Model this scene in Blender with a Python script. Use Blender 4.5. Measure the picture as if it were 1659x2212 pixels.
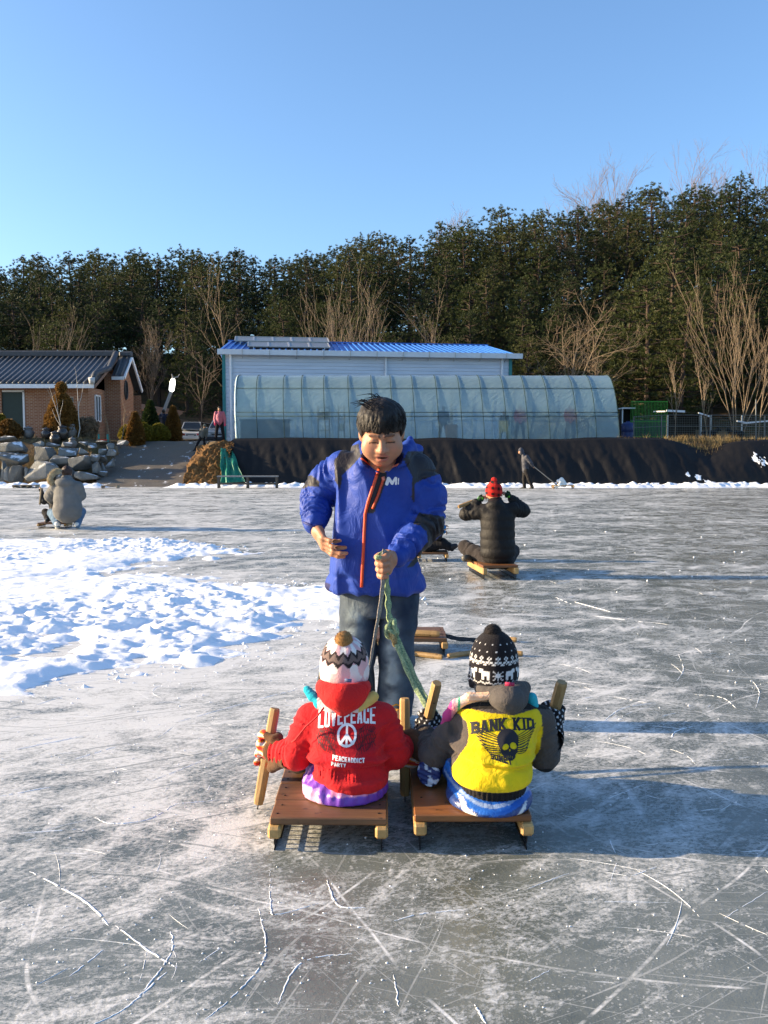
import bpy, bmesh, math, random
import numpy as np
from mathutils import Vector, Matrix
from mathutils.bvhtree import BVHTree

for _o in list(bpy.data.objects):
    bpy.data.objects.remove(_o)
SC = bpy.context.scene
COL = SC.collection
R = math.radians

# ------------------------------------------------------------------ camera
CAM_H, F, CX, CY, PITCH = 1.38, 1917.0, 829.5, 1106.0, math.atan(128 / 1917.0)
cam = bpy.data.cameras.new('camera')
cam.sensor_fit = 'VERTICAL'
cam.sensor_height = 24.0
cam.lens = 24.0 * F / 2212.0
cam.clip_start = 0.05
cam.clip_end = 2000
camo = bpy.data.objects.new('camera', cam)
COL.objects.link(camo)
camo.location = (0, 0, CAM_H)
camo.rotation_euler = (math.pi / 2 - PITCH, 0, 0)
SC.camera = camo

# ------------------------------------------------------------------ sky and sun
SUN_EL, SUN_AZ = R(14.5), R(-87)          # azimuth clockwise from +Y (the view direction)
world = bpy.data.worlds.new('World')
SC.world = world
world.use_nodes = True
wn = world.node_tree
for n in list(wn.nodes):
    wn.nodes.remove(n)
sky = wn.nodes.new('ShaderNodeTexSky')
sky.sky_type = 'NISHITA'
sky.sun_disc = False
sky.sun_elevation = SUN_EL
sky.sun_rotation = SUN_AZ
sky.altitude = 0
sky.air_density = 1.0
sky.dust_density = 1.3
sky.ozone_density = 4.0
bg = wn.nodes.new('ShaderNodeBackground')
bg.inputs['Strength'].default_value = 0.128
wo = wn.nodes.new('ShaderNodeOutputWorld')
wn.links.new(sky.outputs[0], bg.inputs[0])
wn.links.new(bg.outputs[0], wo.inputs[0])
sun = bpy.data.lights.new('sun', 'SUN')
sun.energy = 5.0
sun.angle = R(0.55)
sun.color = (1.0, 0.77, 0.48)
suno = bpy.data.objects.new('sun', sun)
COL.objects.link(suno)
to_sun = Vector((math.sin(SUN_AZ) * math.cos(SUN_EL), math.cos(SUN_AZ) * math.cos(SUN_EL), math.sin(SUN_EL)))
suno.rotation_euler = to_sun.to_track_quat('Z', 'Y').to_euler()
suno.location = to_sun * 60
SC.view_settings.view_transform = 'Standard'
SC.view_settings.look = 'None'
SC.view_settings.gamma = 1
SC.view_settings.use_curve_mapping = False
SC.view_settings.exposure = 1.40
SC.cycles.max_bounces = 8
SC.cycles.transparent_max_bounces = 12
SC.cycles.use_denoising = True

# ------------------------------------------------------------------ helpers
_c, _s = math.cos(PITCH), math.sin(PITCH)
def A(x, y, Y):
    """point of the photograph (1659 x 2212) at world depth Y"""
    u, v = (x - CX) / F, (CY - y) / F
    k = Y / (_c + v * _s)
    return Vector((u * k, Y, CAM_H + k * (v * _c - _s)))
def G(x, y, z=0.0):
    """point of the photograph on the level plane at height z"""
    u, v = (x - CX) / F, (CY - y) / F
    k = (z - CAM_H) / (v * _c - _s)
    return Vector((u * k, k * (_c + v * _s), z))

def lin(c):
    c = [x / 255.0 for x in c]
    return tuple(x / 12.92 if x <= 0.04045 else ((x + 0.055) / 1.055) ** 2.4 for x in c)

def hash3(ix, iy, iz, seed=0):
    n = (ix.astype(np.int64) * 374761393 + iy.astype(np.int64) * 668265263 + iz.astype(np.int64) * 2147483647 + seed * 974634777) & 0xffffffff
    n = ((n ^ (n >> 13)) * 1274126177) & 0xffffffff
    n = n ^ (n >> 16)
    return (n & 0xffff).astype(np.float32) / 65535.0
def vnoise(x, y, z=None, seed=0):
    """value noise, -1..1"""
    x = np.asarray(x, np.float32); y = np.asarray(y, np.float32)
    z = np.zeros_like(x) if z is None else np.asarray(z, np.float32)
    x, y, z = np.broadcast_arrays(x, y, z)
    ix, iy, iz = np.floor(x), np.floor(y), np.floor(z)
    fx, fy, fz = x - ix, y - iy, z - iz
    ix, iy, iz = ix.astype(np.int64), iy.astype(np.int64), iz.astype(np.int64)
    sx, sy, sz = fx * fx * (3 - 2 * fx), fy * fy * (3 - 2 * fy), fz * fz * (3 - 2 * fz)
    def L(a, b, t): return a + (b - a) * t
    def h(a, b, c): return hash3(ix + a, iy + b, iz + c, seed)
    r0 = L(L(h(0,0,0), h(1,0,0), sx), L(h(0,1,0), h(1,1,0), sx), sy)
    if np.any(fz):
        r1 = L(L(h(0,0,1), h(1,0,1), sx), L(h(0,1,1), h(1,1,1), sx), sy)
        r0 = L(r0, r1, sz)
    return r0 * 2 - 1
def fbm(x, y, z=None, o=4, seed=0, gain=.5):
    t, a, f = 0, 1.0, 1.0
    for i in range(o):
        t = t + a * vnoise(x * f + 13.7 * i, y * f - 7.3 * i, None if z is None else z * f + 3.1 * i, seed + i)
        a *= gain; f *= 2.03
    return t
def sstep(a, b, x):
    t = np.clip((x - a) / (b - a), 0, 1)
    return t * t * (3 - 2 * t)

# ---- objects
def tag(o, label=None, cat=None, group=None, kind=None):
    if label: o['label'] = label
    if cat: o['category'] = cat
    if group: o['group'] = group
    if kind: o['kind'] = kind
    return o
def thing(name, label, cat, loc=(0, 0, 0), rotz=0, group=None):
    o = bpy.data.objects.new(name, None)
    COL.objects.link(o)
    o.empty_display_size = 0.1
    o.location = loc
    o.rotation_euler = (0, 0, rotz)
    return tag(o, label, cat, group)
def meshobj(name, V, Fc, mat, parent=None, smooth=False, world=True, col=None, attrs=None, mats=None, mi=None):
    me = bpy.data.meshes.new(name)
    V = np.asarray(V, np.float32).reshape(-1, 3)
    if parent is not None and world:
        p = parent
        off = np.zeros(3, np.float32)
        while p is not None:
            off += np.array(p.location, np.float32); p = p.parent
        V = V - off
    if isinstance(Fc, np.ndarray) and Fc.ndim == 2:
        n, k = Fc.shape
        me.vertices.add(len(V)); me.vertices.foreach_set('co', V.ravel())
        me.loops.add(n * k); me.loops.foreach_set('vertex_index', Fc.astype(np.int32).ravel())
        me.polygons.add(n); me.polygons.foreach_set('loop_start', np.arange(0, n * k, k, dtype=np.int32))
        me.update(calc_edges=True)
        me.validate()
    else:
        me.from_pydata(V.tolist(), [], [list(map(int, f)) for f in Fc])
    if smooth:
        me.polygons.foreach_set('use_smooth', np.ones(len(me.polygons), bool))
    if mats:
        for m in mats: me.materials.append(m)
        if mi is not None: me.polygons.foreach_set('material_index', np.asarray(mi, np.int32))
    else:
        me.materials.append(mat)
    if col is not None:
        ca = me.color_attributes.new('Col', 'FLOAT_COLOR', 'POINT')
        c4 = np.ones((len(V), 4), np.float32); c4[:, :3] = col
        ca.data.foreach_set('color', c4.ravel())
    for k, v in (attrs or {}).items():
        at = me.attributes.new(k, 'FLOAT', 'POINT'); at.data.foreach_set('value', np.asarray(v, np.float32))
    o = bpy.data.objects.new(name, me)
    COL.objects.link(o)
    if parent is not None: o.parent = parent
    return o
def copy_tree(o, parent=None, **kw):
    c = o.copy(); COL.objects.link(c); c.parent = parent
    for ch in list(o.children): copy_tree(ch, c)
    return c

class MB:
    def __init__(s): s.v, s.f = [], []
    def poly(s, pts, faces):
        n = len(s.v); s.v += [tuple(p) for p in pts]; s.f += [tuple(i + n for i in f) for f in faces]; return s
    def box(s, c, d, rot=None, bev=0.0):
        """centre c, full size d, optional Matrix rot; chamfered edges when bev"""
        hx, hy, hz = d[0] / 2, d[1] / 2, d[2] / 2
        M = rot if rot is not None else Matrix.Identity(3)
        c = Vector(c)
        if bev <= 0:
            P = [c + M @ Vector((x * hx, y * hy, z * hz)) for z in (-1, 1) for y in (-1, 1) for x in (-1, 1)]
            return s.poly(P, [(0,2,3,1), (4,5,7,6), (0,1,5,4), (2,6,7,3), (0,4,6,2), (1,3,7,5)])
        b = min(bev, hx * .9, hy * .9, hz * .9)
        bm = bmesh.new()
        bmesh.ops.create_cube(bm, size=1)
        for v in bm.verts: v.co = Vector((v.co.x * d[0], v.co.y * d[1], v.co.z * d[2]))
        bmesh.ops.bevel(bm, geom=bm.edges[:], offset=b, segments=1, affect='EDGES', profile=.5)
        bm.verts.index_update()
        s.poly([c + M @ v.co for v in bm.verts], [[v.index for v in f.verts] for f in bm.faces])
        bm.free(); return s
    def beam(s, a, b, w, h, up=(0, 0, 1), bev=0.0):
        a, b = Vector(a), Vector(b)
        d = b - a; L = d.length; x = d.normalized(); u = Vector(up)
        if abs(x.dot(u)) > .98: u = Vector((0, 1, 0))
        y = u.cross(x).normalized(); z = x.cross(y)
        return s.box((a + b) / 2, (L, w, h), Matrix((x, y, z)).transposed(), bev)
    def tube(s, pts, rad, n=8, cap=True, sq=1.0):
        pts = [Vector(p) for p in pts]
        if not hasattr(rad, '__len__'): rad = [rad] * len(pts)
        base = len(s.v); up = None
        for i, p in enumerate(pts):
            t = (pts[min(i + 1, len(pts) - 1)] - pts[max(i - 1, 0)]).normalized()
            if up is None:
                up = Vector((0, 0, 1)) if abs(t.z) < .9 else Vector((0, 1, 0))
            x = up.cross(t)
            if x.length < 1e-5: x = Vector((1, 0, 0)).cross(t)
            x.normalize(); y = t.cross(x); up = y
            for j in range(n):
                a = 2 * math.pi * j / n
                s.v.append(tuple(p + x * (math.cos(a) * rad[i]) + y * (math.sin(a) * rad[i] * sq)))
        for i in range(len(pts) - 1):
            for j in range(n):
                a = base + i * n + j; b = base + i * n + (j + 1) % n
                s.f.append((a, b, b + n, a + n))
        if cap:
            s.f.append(tuple(base + j for j in range(n))[::-1])
            e = base + (len(pts) - 1) * n
            s.f.append(tuple(e + j for j in range(n)))
        return s
    def lathe(s, prof, c=(0, 0, 0), n=16, sx=1, sy=1):
        base = len(s.v); c = Vector(c)
        for r, z in prof:
            for j in range(n):
                a = 2 * math.pi * j / n
                s.v.append((c.x + r * math.cos(a) * sx, c.y + r * math.sin(a) * sy, c.z + z))
        for i in range(len(prof) - 1):
            for j in range(n):
                a = base + i * n + j; b = base + i * n + (j + 1) % n
                s.f.append((a, b, b + n, a + n))
        s.f.append(tuple(base + j for j in range(n))[::-1])
        e = base + (len(prof) - 1) * n
        s.f.append(tuple(e + j for j in range(n)))
        return s
    def ext(s, prof, a, b, closed=True):
        """extrude a polygon profile (list of vectors) by the offset vector b - a"""
        a, b = Vector(a), Vector(b); n = len(prof)
        P = [a + Vector(p) for p in prof] + [b + Vector(p) for p in prof]
        Fs = [(i, (i + 1) % n, (i + 1) % n + n, i + n) for i in range(n)]
        Fs += [tuple(range(n))[::-1], tuple(range(n, 2 * n))]
        return s.poly(P, Fs)
    def build(s, name, mat, parent=None, smooth=False, world=True):
        o = meshobj(name, s.v, s.f, mat, parent, smooth, world)
        return o
def recalc(o):
    bm = bmesh.new(); bm.from_mesh(o.data)
    bmesh.ops.recalc_face_normals(bm, faces=bm.faces[:]); bm.to_mesh(o.data); bm.free(); return o
def grid(nx, ny):
    i, j = np.meshgrid(np.arange(nx - 1), np.arange(ny - 1), indexing='ij')
    a = (i * ny + j).ravel()
    return np.stack([a, a + ny, a + ny + 1, a + 1], 1)

# ---- materials
class NT:
    def __init__(s, name):
        s.m = bpy.data.materials.new(name); s.m.use_nodes = True
        s.t = s.m.node_tree
        s.b = s.t.nodes['Principled BSDF']; s.out = s.t.nodes['Material Output']
    def n(s, typ, inp=None, **kw):
        nd = s.t.nodes.new(typ)
        for k, v in kw.items(): setattr(nd, k, v)
        for k, v in (inp or {}).items(): s.set(nd.inputs[k], v)
        return nd
    def set(s, sock, v):
        if isinstance(v, bpy.types.NodeSocket): s.t.links.new(v, sock)
        elif isinstance(v, bpy.types.Node): s.t.links.new(v.outputs[0], sock)
        else:
            if isinstance(v, (tuple, list)) and len(v) == 3 and sock.type == 'RGBA': v = (*v, 1)
            sock.default_value = v
    def co(s, kind='Object'): return s.n('ShaderNodeTexCoord').outputs[kind]
    def map(s, vec, sc=(1, 1, 1), rot=(0, 0, 0), loc=(0, 0, 0)):
        # turn first, then stretch
        return s.n('ShaderNodeMapping', {'Vector': vec, 'Scale': tuple(1 / q if q else 1e6 for q in sc), 'Rotation': rot, 'Location': loc}, vector_type='TEXTURE').outputs[0]
    def noise(s, vec, scale, detail=4, rough=.55, dist=0):
        return s.n('ShaderNodeTexNoise', {'Vector': vec, 'Scale': scale, 'Detail': detail, 'Roughness': rough, 'Distortion': dist}).outputs[0]
    def ramp(s, fac, stops):
        r = s.n('ShaderNodeValToRGB', {'Fac': fac}); e = r.color_ramp.elements
        while len(e) < len(stops): e.new(.5)
        for i, (p, c) in enumerate(stops):
            e[i].position = p; e[i].color = (c, c, c, 1) if not hasattr(c, '__len__') else (*c, 1)
        return r.outputs[0]
    def rng(s, v, a, b, c=0, d=1):
        return s.n('ShaderNodeMapRange', {'Value': v, 'From Min': a, 'From Max': b, 'To Min': c, 'To Max': d}).outputs[0]
    def mix(s, f, a, b, mode='MIX'):
        nd = s.n('ShaderNodeMix', data_type='RGBA', blend_type=mode)
        s.set(nd.inputs[0], f); s.set(nd.inputs[6], a); s.set(nd.inputs[7], b)
        return nd.outputs[2]
    def math(s, op, a, b=0.0, c=0.0):
        nd = s.n('ShaderNodeMath', operation=op)
        s.set(nd.inputs[0], a); s.set(nd.inputs[1], b); s.set(nd.inputs[2], c); return nd.outputs[0]
    def bump(s, h, strength=.5, dist=.01, normal=None):
        i = {'Height': h, 'Strength': strength, 'Distance': dist}
        if normal is not None: i['Normal'] = normal
        return s.n('ShaderNodeBump', i).outputs[0]
    def fin(s, **kw):
        names = {'color': 'Base Color', 'rough': 'Roughness', 'normal': 'Normal', 'metal': 'Metallic', 'spec': 'Specular IOR Level',
                 'sheen': 'Sheen Weight', 'sheen_rough': 'Sheen Roughness', 'trans': 'Transmission Weight', 'coat': 'Coat Weight', 'sss': 'Subsurface Weight',
                 'emit': 'Emission Color', 'emit_s': 'Emission Strength', 'alpha': 'Alpha', 'ior': 'IOR'}
        for k, v in kw.items(): s.set(s.b.inputs[names[k]], v)
        return s.m
MATS = {}
def mat(name, color, rough=.6, var=.12, scale=6, bump=0.0, bscale=40, metal=0, spec=.4, **kw):
    """plain material with colour mottling and fine relief"""
    if name in MATS: return MATS[name]
    t = NT(name); co = t.co()
    nz = t.noise(co, scale, 5, .6)
    a = tuple(max(0, c * (1 - var)) for c in color); b = tuple(min(1, c * (1 + var)) for c in color)
    f = {'color': t.ramp(nz, [(.3, a), (.7, b)]), 'rough': t.rng(nz, .2, .8, rough * .88, min(1, rough * 1.12)), 'metal': metal, 'spec': spec}
    if bump: f['normal'] = t.bump(t.noise(co, bscale, 6, .65), bump, .01)
    f.update(kw)
    MATS[name] = t.fin(**f); return MATS[name]
def wood(name, a, b, along='x', rough=.6):
    if name in MATS: return MATS[name]
    t = NT(name); co = t.co()
    sc = {'x': (1.2, 14, 14), 'y': (14, 1.2, 14), 'z': (14, 14, 1.2)}[along]
    rnd = t.n('ShaderNodeObjectInfo').outputs['Random']
    v = t.n('ShaderNodeVectorMath', {0: co, 1: t.math('MULTIPLY', rnd, 17.0)}, operation='ADD').outputs[0]
    nz = t.noise(t.map(v, sc), 3, 6, .65, 1.2)
    nz2 = t.noise(v, 4, 3)
    c = t.ramp(nz, [(.28, a), (.72, b)])
    c = t.mix(t.rng(nz2, .35, .7, 0, .55), c, tuple(x * .55 for x in a))
    dots = t.rng(t.noise(v, 30, 1), .71, .75)
    c = t.mix(t.math('MULTIPLY', dots, .7), c, (.02, .012, .008))
    c = t.mix(1.0, c, t.rng(rnd, 0, 1, .8, 1.15), 'MULTIPLY')
    MATS[name] = t.fin(color=c, rough=rough, normal=t.bump(nz, .35, .004)); return MATS[name]
# ================================================================== setting: ice, snow, banks
BANK = 1.9
YB = 36.2           # foot of the far bank
def ice_material():
    t = NT('lake_ice'); co = t.co()
    warp = t.n('ShaderNodeTexNoise', {'Vector': co, 'Scale': .55, 'Detail': 2}).outputs['Color']
    wc = t.n('ShaderNodeVectorMath', {0: co, 1: t.n('ShaderNodeVectorMath', {0: warp, 1: (.6, .6, 0)}, operation='MULTIPLY').outputs[0]}, operation='ADD').outputs[0]
    big = t.noise(t.map(wc, (.7, 1.0, 1), (0, 0, .25)), .8, 4, .6)
    med = t.noise(t.map(wc, (.9, 1.15, 1), (0, 0, .4)), 3.4, 6, .72)
    fine = t.noise(t.map(co, (1, 1.25, 1), (0, 0, .3)), 46, 4, .85)
    base = t.ramp(t.noise(wc, 2.1, 5, .62), [(.3, (.092, .104, .091)), (.5, (.155, .168, .149)), (.72, (.235, .246, .222))])
    sx = t.n('ShaderNodeSeparateXYZ', {0: co})
    trend = t.math('ADD', t.math('MULTIPLY', sx.outputs[0], -.020), t.math('MULTIPLY', sx.outputs[1], .010))
    near = t.n('ShaderNodeMapRange', {'Value': trend, 'From Min': -.04, 'From Max': .2, 'To Min': -.065, 'To Max': .045}).outputs[0]
    # snow dust that drifted off the heap on the left
    dv = t.n('ShaderNodeVectorMath', {0: t.map(wc, (.27, .25, 0), (0, 0, .2), (-2.2, 6.4, 0))}, operation='LENGTH').outputs['Value']
    near = t.math('ADD', near, t.rng(dv, 1.25, .2, 0, .18))
    def sc(ang, sy, sxx, dx, det=5): return t.noise(t.map(wc, (sxx, sy, 1), (0, 0, ang), (dx, dx, dx)), 1.0, det, .68)
    # scuffing: soft blotches, broken up by fine grain and by streaks in the directions of travel
    st1, st2, st3, st4 = sc(.30, 9, 1.0, 0), sc(-.42, 14, 1.3, 3), sc(.85, 13, 1.2, 7), sc(1.4, 10, 1.4, 13)
    streak = t.math('MAXIMUM', t.math('MAXIMUM', st1, st2), t.math('MAXIMUM', st3, st4))
    frost = t.math('ADD', t.math('MULTIPLY', big, .38), t.math('MULTIPLY', med, .58))
    frost = t.math('ADD', t.math('ADD', frost, near), t.math('MULTIPLY', t.math('SUBTRACT', streak, .60), .62))
    fm = t.rng(t.math('ADD', frost, t.math('MULTIPLY', t.math('SUBTRACT', fine, .5), .60)), .415, .58)
    # sharp scratches
    scr = None
    for ang, sy, sxx, th, dx in ((.1, 46, .45, .64, 20.), (-.3, 60, .7, .645, 23.), (.6, 52, .5, .65, 27.), (1.2, 44, .6, .66, 31.), (-1.0, 50, .5, .66, 37.)):
        l = t.rng(sc(ang, sy, sxx, dx, 2), th, th + .03)
        scr = l if scr is None else t.math('MAXIMUM', scr, l)
    gate = t.rng(t.noise(t.map(co, (1, 1, 1), (0, 0, 0), (5, 9, 2)), 1.4, 3, .6), .36, .62)
    scr = t.math('MULTIPLY', scr, t.math('MULTIPLY_ADD', gate, .7, .25))
    blades = None
    for ang, dx in ((.5, 2.), (-.75, 5.), (1.35, 9.)):
        w = t.n('ShaderNodeTexWave', {'Vector': t.map(wc, (1, 1, 1), (0, 0, ang), (dx, dx, 0)), 'Scale': .38, 'Distortion': 6.5, 'Detail': 2.0, 'Detail Scale': .35}, wave_type='BANDS').outputs[0]
        l = t.rng(w, .9994, .99995)
        blades = l if blades is None else t.math('MAXIMUM', blades, l)
    blades = t.math('MULTIPLY', blades, t.rng(med, .42, .58))
    # grains of snow and trapped bubbles
    vor = t.n('ShaderNodeTexVoronoi', {'Vector': co, 'Scale': 60.0}, feature='F1').outputs['Distance']
    sp = t.math('MULTIPLY', t.math('LESS_THAN', vor, .20), t.rng(med, .42, .60))
    vor2 = t.n('ShaderNodeTexVoronoi', {'Vector': co, 'Scale': 15.0}, feature='F1').outputs['Distance']
    sp2 = t.math('MULTIPLY', t.rng(t.math('ADD', vor2, t.math('MULTIPLY', fine, .25)), .30, .22), t.rng(big, .50, .60))
    white = t.math('MAXIMUM', t.math('MULTIPLY', fm, .70), t.math('MULTIPLY', scr, .38))
    white = t.math('MAXIMUM', white, t.math('MULTIPLY', blades, .85))
    white = t.math('MAXIMUM', white, t.math('MULTIPLY', sp, .62))
    white = t.math('MAXIMUM', white, t.math('MULTIPLY', sp2, .5))
    dl = t.math('MAXIMUM', t.rng(sc(-.15, 48, .55, 41., 2), .62, .65), t.rng(sc(.42, 44, .6, 47., 2), .62, .65))
    white = t.math('MULTIPLY', white, t.math('MULTIPLY_ADD', dl, -.62, 1.0))
    c = t.mix(white, base, (.82, .815, .80))
    h = t.math('ADD', t.math('MULTIPLY', med, .7), t.math('MULTIPLY', fine, .5))
    rg = t.rng(white, 0, .5, .20, .75)
    return t.fin(color=c, rough=rg, normal=t.bump(h, .5, .008), spec=.5)
ICE = ice_material()
xs = np.array([-140., 140.]); ys = np.array([-40., 37.5])
V = [(x, y, 0) for x in xs for y in ys]
tag(meshobj('ice', V, [(0, 2, 3, 1)], ICE), 'grey scratched ice of the frozen pond', kind='structure')

def snow_material():
    t = NT('snow'); co = t.co()
    nz = t.noise(co, 26, 6, .7)
    c = t.ramp(t.noise(co, 2.5, 4), [(.3, (.84, .86, .89)), (.7, (.90, .91, .93))])
    return t.fin(color=c, rough=.72, normal=t.bump(nz, .5, .012), spec=.3, sss=0.0)
SNOW = snow_material()

# ---- trampled snow heaped on the ice, left of the man
def snow_field():
    x = np.arange(-9.6, 0.9, .026, dtype=np.float32); y = np.concatenate([np.arange(4.0, 9, .022), np.arange(9, 15.2, .034)]).astype(np.float32)
    X, Y = np.meshgrid(x, y, indexing='ij')
    # two heaps: a far one and a nearer one that runs up to the man
    def blob(cx, cy, rx, ry, rot):
        c, s = math.cos(rot), math.sin(rot)
        dx, dy = X - cx, Y - cy
        return 1 - ((dx * c + dy * s) / rx) ** 2 - ((-dx * s + dy * c) / ry) ** 2
    e = .35 * fbm(X * .8, Y * .8, o=3, seed=3)
    m1 = blob(-5.2, 12.2, 3.4, 1.75, .02) + e
    m2 = blob(-3.6, 8.2, 3.1, 2.2, -.12) + e
    m3 = blob(-3.3, 6.1, 2.5, 1.15, .15) + e * 1.5
    m4 = blob(-5.4, 9.9, 2.9, 3.0, 0) + e
    m5 = blob(-1.0, 8.2, 1.2, 1.1, 0) - .15 + e * 1.6
    m = np.maximum.reduce([m1, m2, m3 * .55 - .05, m4, m5 * .6])
    m = m + .30 * fbm(X * 3.2, Y * 4.0, o=4, seed=33) * sstep(.9, .1, m)
    cover = sstep(-.55, .5, m)
    lump = .5 * fbm(X * 1.5, Y * 1.9, o=2, seed=11)
    r = 1 - np.abs(fbm(X * 2.3, Y * 2.9, o=4, seed=21, gain=.55))
    clod = np.maximum(0, vnoise(X * 7, Y * 7.6, seed=40)) ** 2 + .6 * np.maximum(0, vnoise(X * 15, Y * 15, seed=41)) ** 2
    prints = np.minimum(0, vnoise(X * 3.6, Y * 3.0, seed=55) + .35)
    h = .030 + .060 * lump + .045 * (r - .55) + .050 * clod + .045 * prints + .05 * np.maximum(0, vnoise(X * 24, Y * 24, seed=44)) ** 2 + .016 * fbm(X * 11, Y * 13, o=3, seed=8)
    rough = .30 + .70 * sstep(-.35, .45, fbm(X * .55, Y * .7, o=2, seed=91))
    h = .02 + (h - .02) * rough + .02 * (1 - rough)
    Z = -.050 + cover * (.058 + .66 * h) - (1 - cover) * .012 + .03 * sstep(.2, 1, m)
    edge = (cover < .55)
    Z = np.where(edge, Z + .035 * clod * sstep(-.5, .1, m), Z)
    f = grid(len(x), len(y))
    zq = Z.ravel()[f].max(1)
    f = f[zq > -.012]
    return meshobj('snow', np.stack([X, Y, Z], -1).reshape(-1, 3), f, SNOW, smooth=True)
tag(snow_field(), 'trampled white snow heaped on the ice left of the person in the blue jacket', kind='stuff')

# ---- shaved snow ridges and curls on the ice
def shavings():
    rnd = random.Random(5); m = MB(); marks = []
    def ridge(pts, w, h):
        pts = [Vector((p[0], p[1], 0)) for p in pts]
        n = len(pts); base = len(m.v)
        for i, p in enumerate(pts):
            t = (pts[min(i + 1, n - 1)] - pts[max(i - 1, 0)]).normalized(); s = Vector((-t.y, t.x, 0))
            e = math.sin(math.pi * (i + .35) / (n - .3)) ** .5 * (1 + .18 * rnd.uniform(-1, 1))
            ww = w * .27 * e; hh = h * .20 * e * rnd.uniform(.6, 1.1)
            for k, (a, b) in enumerate(((-1, -.003), (-.45, .75), (.1, 1), (.6, .6), (1, -.003))):
                m.v.append(tuple(p + s * (a * ww) + Vector((0, 0, b * hh if b > 0 else -.004))))
        for i in range(n - 1):
            if rnd.random() < .16: continue
            for k in range(4):
                a = base + i * 5 + k; m.f.append((a, a + 1, a + 6, a + 5))
    def curve(px, n=14):
        P = [G(*p) for p in px]; out = []
        for i in range(n * (len(P) - 1) + 1):
            t = i / n; k = min(int(t), len(P) - 2); u = t - k
            p0, p1, p2, p3 = P[max(k - 1, 0)], P[k], P[k + 1], P[min(k + 2, len(P) - 1)]
            q = .5 * ((2 * p1) + (p2 - p0) * u + (2 * p0 - 5 * p1 + 4 * p2 - p3) * u * u + (3 * p1 - p0 - 3 * p2 + p3) * u ** 3)
            out.append(q + Vector((rnd.gauss(0, .0012), rnd.gauss(0, .0012), 0)))
        return out
    # the marks that can be made out in the foreground
    for px, w, h in (
        ([(205, 1765), (240, 1779), (320, 1770), (378, 1737)], .012, .012), ([(378, 1737), (470, 1728)], .012, .010), ([(470, 1728), (560, 1722)], .008, .006),
        ([(366, 2005), (372, 2050), (330, 2115), (268, 2180), (150, 2235)], .011, .010),
        ([(557, 1960), (575, 2040), (560, 2090), (500, 2155), (440, 2205)], .011, .010),
        ([(583, 1880), (585, 1960), (600, 1975), (690, 1950)], .009, .009), ([(705, 1900), (730, 1955), (790, 1960)], .014, .012),
        ([(60, 1880), (180, 1945), (235, 2000)], .02, .014), ([(250, 2000), (330, 2060), (380, 2090)], .016, .010),
        ([(225, 2050), (150, 2110)], .010, .007), ([(270, 2180), (360, 2100)], .014, .009), ([(850, 1990), (905, 1975), (1000, 1965)], .011, .008),
        ([(1140, 1920), (1230, 1885)], .007, .005), ([(600, 2170), (650, 2080), (760, 2060)], .012, .008), ([(850, 2105), (862, 2175)], .009, .008),
        ([(1545, 1995), (1659, 1925)], .006, .004), ([(1140, 2120), (1190, 2095)], .006, .005), ([(1025, 2170), (1050, 2212)], .016, .010),
        ([(1300, 1560), (1345, 1530), (1415, 1518)], .013, .009), ([(1395, 1518), (1325, 1505)], .010, .008), ([(1450, 1595), (1460, 1580), (1500, 1568)], .016, .012),
        ([(1500, 1500), (1560, 1507), (1590, 1530)], .014, .010), ([(1625, 1470), (1640, 1495), (1632, 1530)], .012, .010), ([(1465, 1412), (1476, 1445), (1462, 1470)], .012, .009),
        ([(1240, 1300), (1320, 1322)], .03, .018), ([(1280, 1330), (1400, 1345)], .03, .014), ([(1200, 1290), (1235, 1305)], .03, .014),
        ([(320, 1690), (420, 1650), (520, 1610)], .010, .007), ([(160, 1640), (260, 1610)], .016, .009), ([(380, 1560), (560, 1510), (640, 1490)], .02, .010),
        ([(30, 1620), (180, 1590)], .02, .010), ([(0, 1720), (110, 1700)], .018, .010), ([(40, 1800), (180, 1790)], .014, .008),
        ([(1240, 1580), (1420, 1520)], .006, .004), ([(1300, 1730), (1400, 1690)], .006, .004)):
        ridge(curve(px), w, h)
    for _ in range(190):
        Y = 2.2 * (9.5 / 2.2) ** rnd.random(); X = rnd.uniform(-.44, .46) * Y
        if abs(X) < .5 and Y < 4: continue
        a = rnd.choice((rnd.gauss(.25, .25), rnd.gauss(-.3, .4), rnd.gauss(1.3, .5))); L = rnd.uniform(.04, .28) * (1 + Y * .08); cu = rnd.gauss(0, 2.2)
        pts = []; p = Vector((X, Y, 0)); n = 8
        for i in range(n):
            pts.append(p.copy()); p += Vector((math.cos(a), math.sin(a), 0)) * L / n; a += cu * L / n
        ridge(pts, rnd.uniform(.002, .007) * (1 + Y * .12), rnd.uniform(.002, .005) * (1 + Y * .12))
    # crumbs
    for _ in range(1500):
        Y = 2.1 * (16 / 2.1) ** rnd.random(); X = rnd.uniform(-.46, .46) * Y
        if rnd.random() < .45: 
            X = rnd.uniform(-.46, .05) * Y
        r = rnd.uniform(.0014, .0058) * (1 + Y * .07)
        if Y < 4.5: r *= .7
        if Y > 9: r *= rnd.choice((.8, 1, 1.8))
        k = rnd.uniform(.7, 1.4)
        pts = [Vector((X + r * k * math.cos(i * 1.2566 + rnd.random()), Y + r * math.sin(i * 1.2566 + rnd.random()), -.002)) for i in range(5)]
        top = Vector((X + rnd.uniform(-.3, .3) * r, Y, r * rnd.uniform(.5, 1.1)))
        mid = [q * .55 + Vector((X, Y, 0)) * .45 + Vector((0, 0, r * .55)) for q in pts]
        m.poly(pts + mid + [top], [(i, (i + 1) % 5, 5 + (i + 1) % 5, 5 + i) for i in range(5)] + [(5 + i, 5 + (i + 1) % 5, 10) for i in range(5)])
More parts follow.
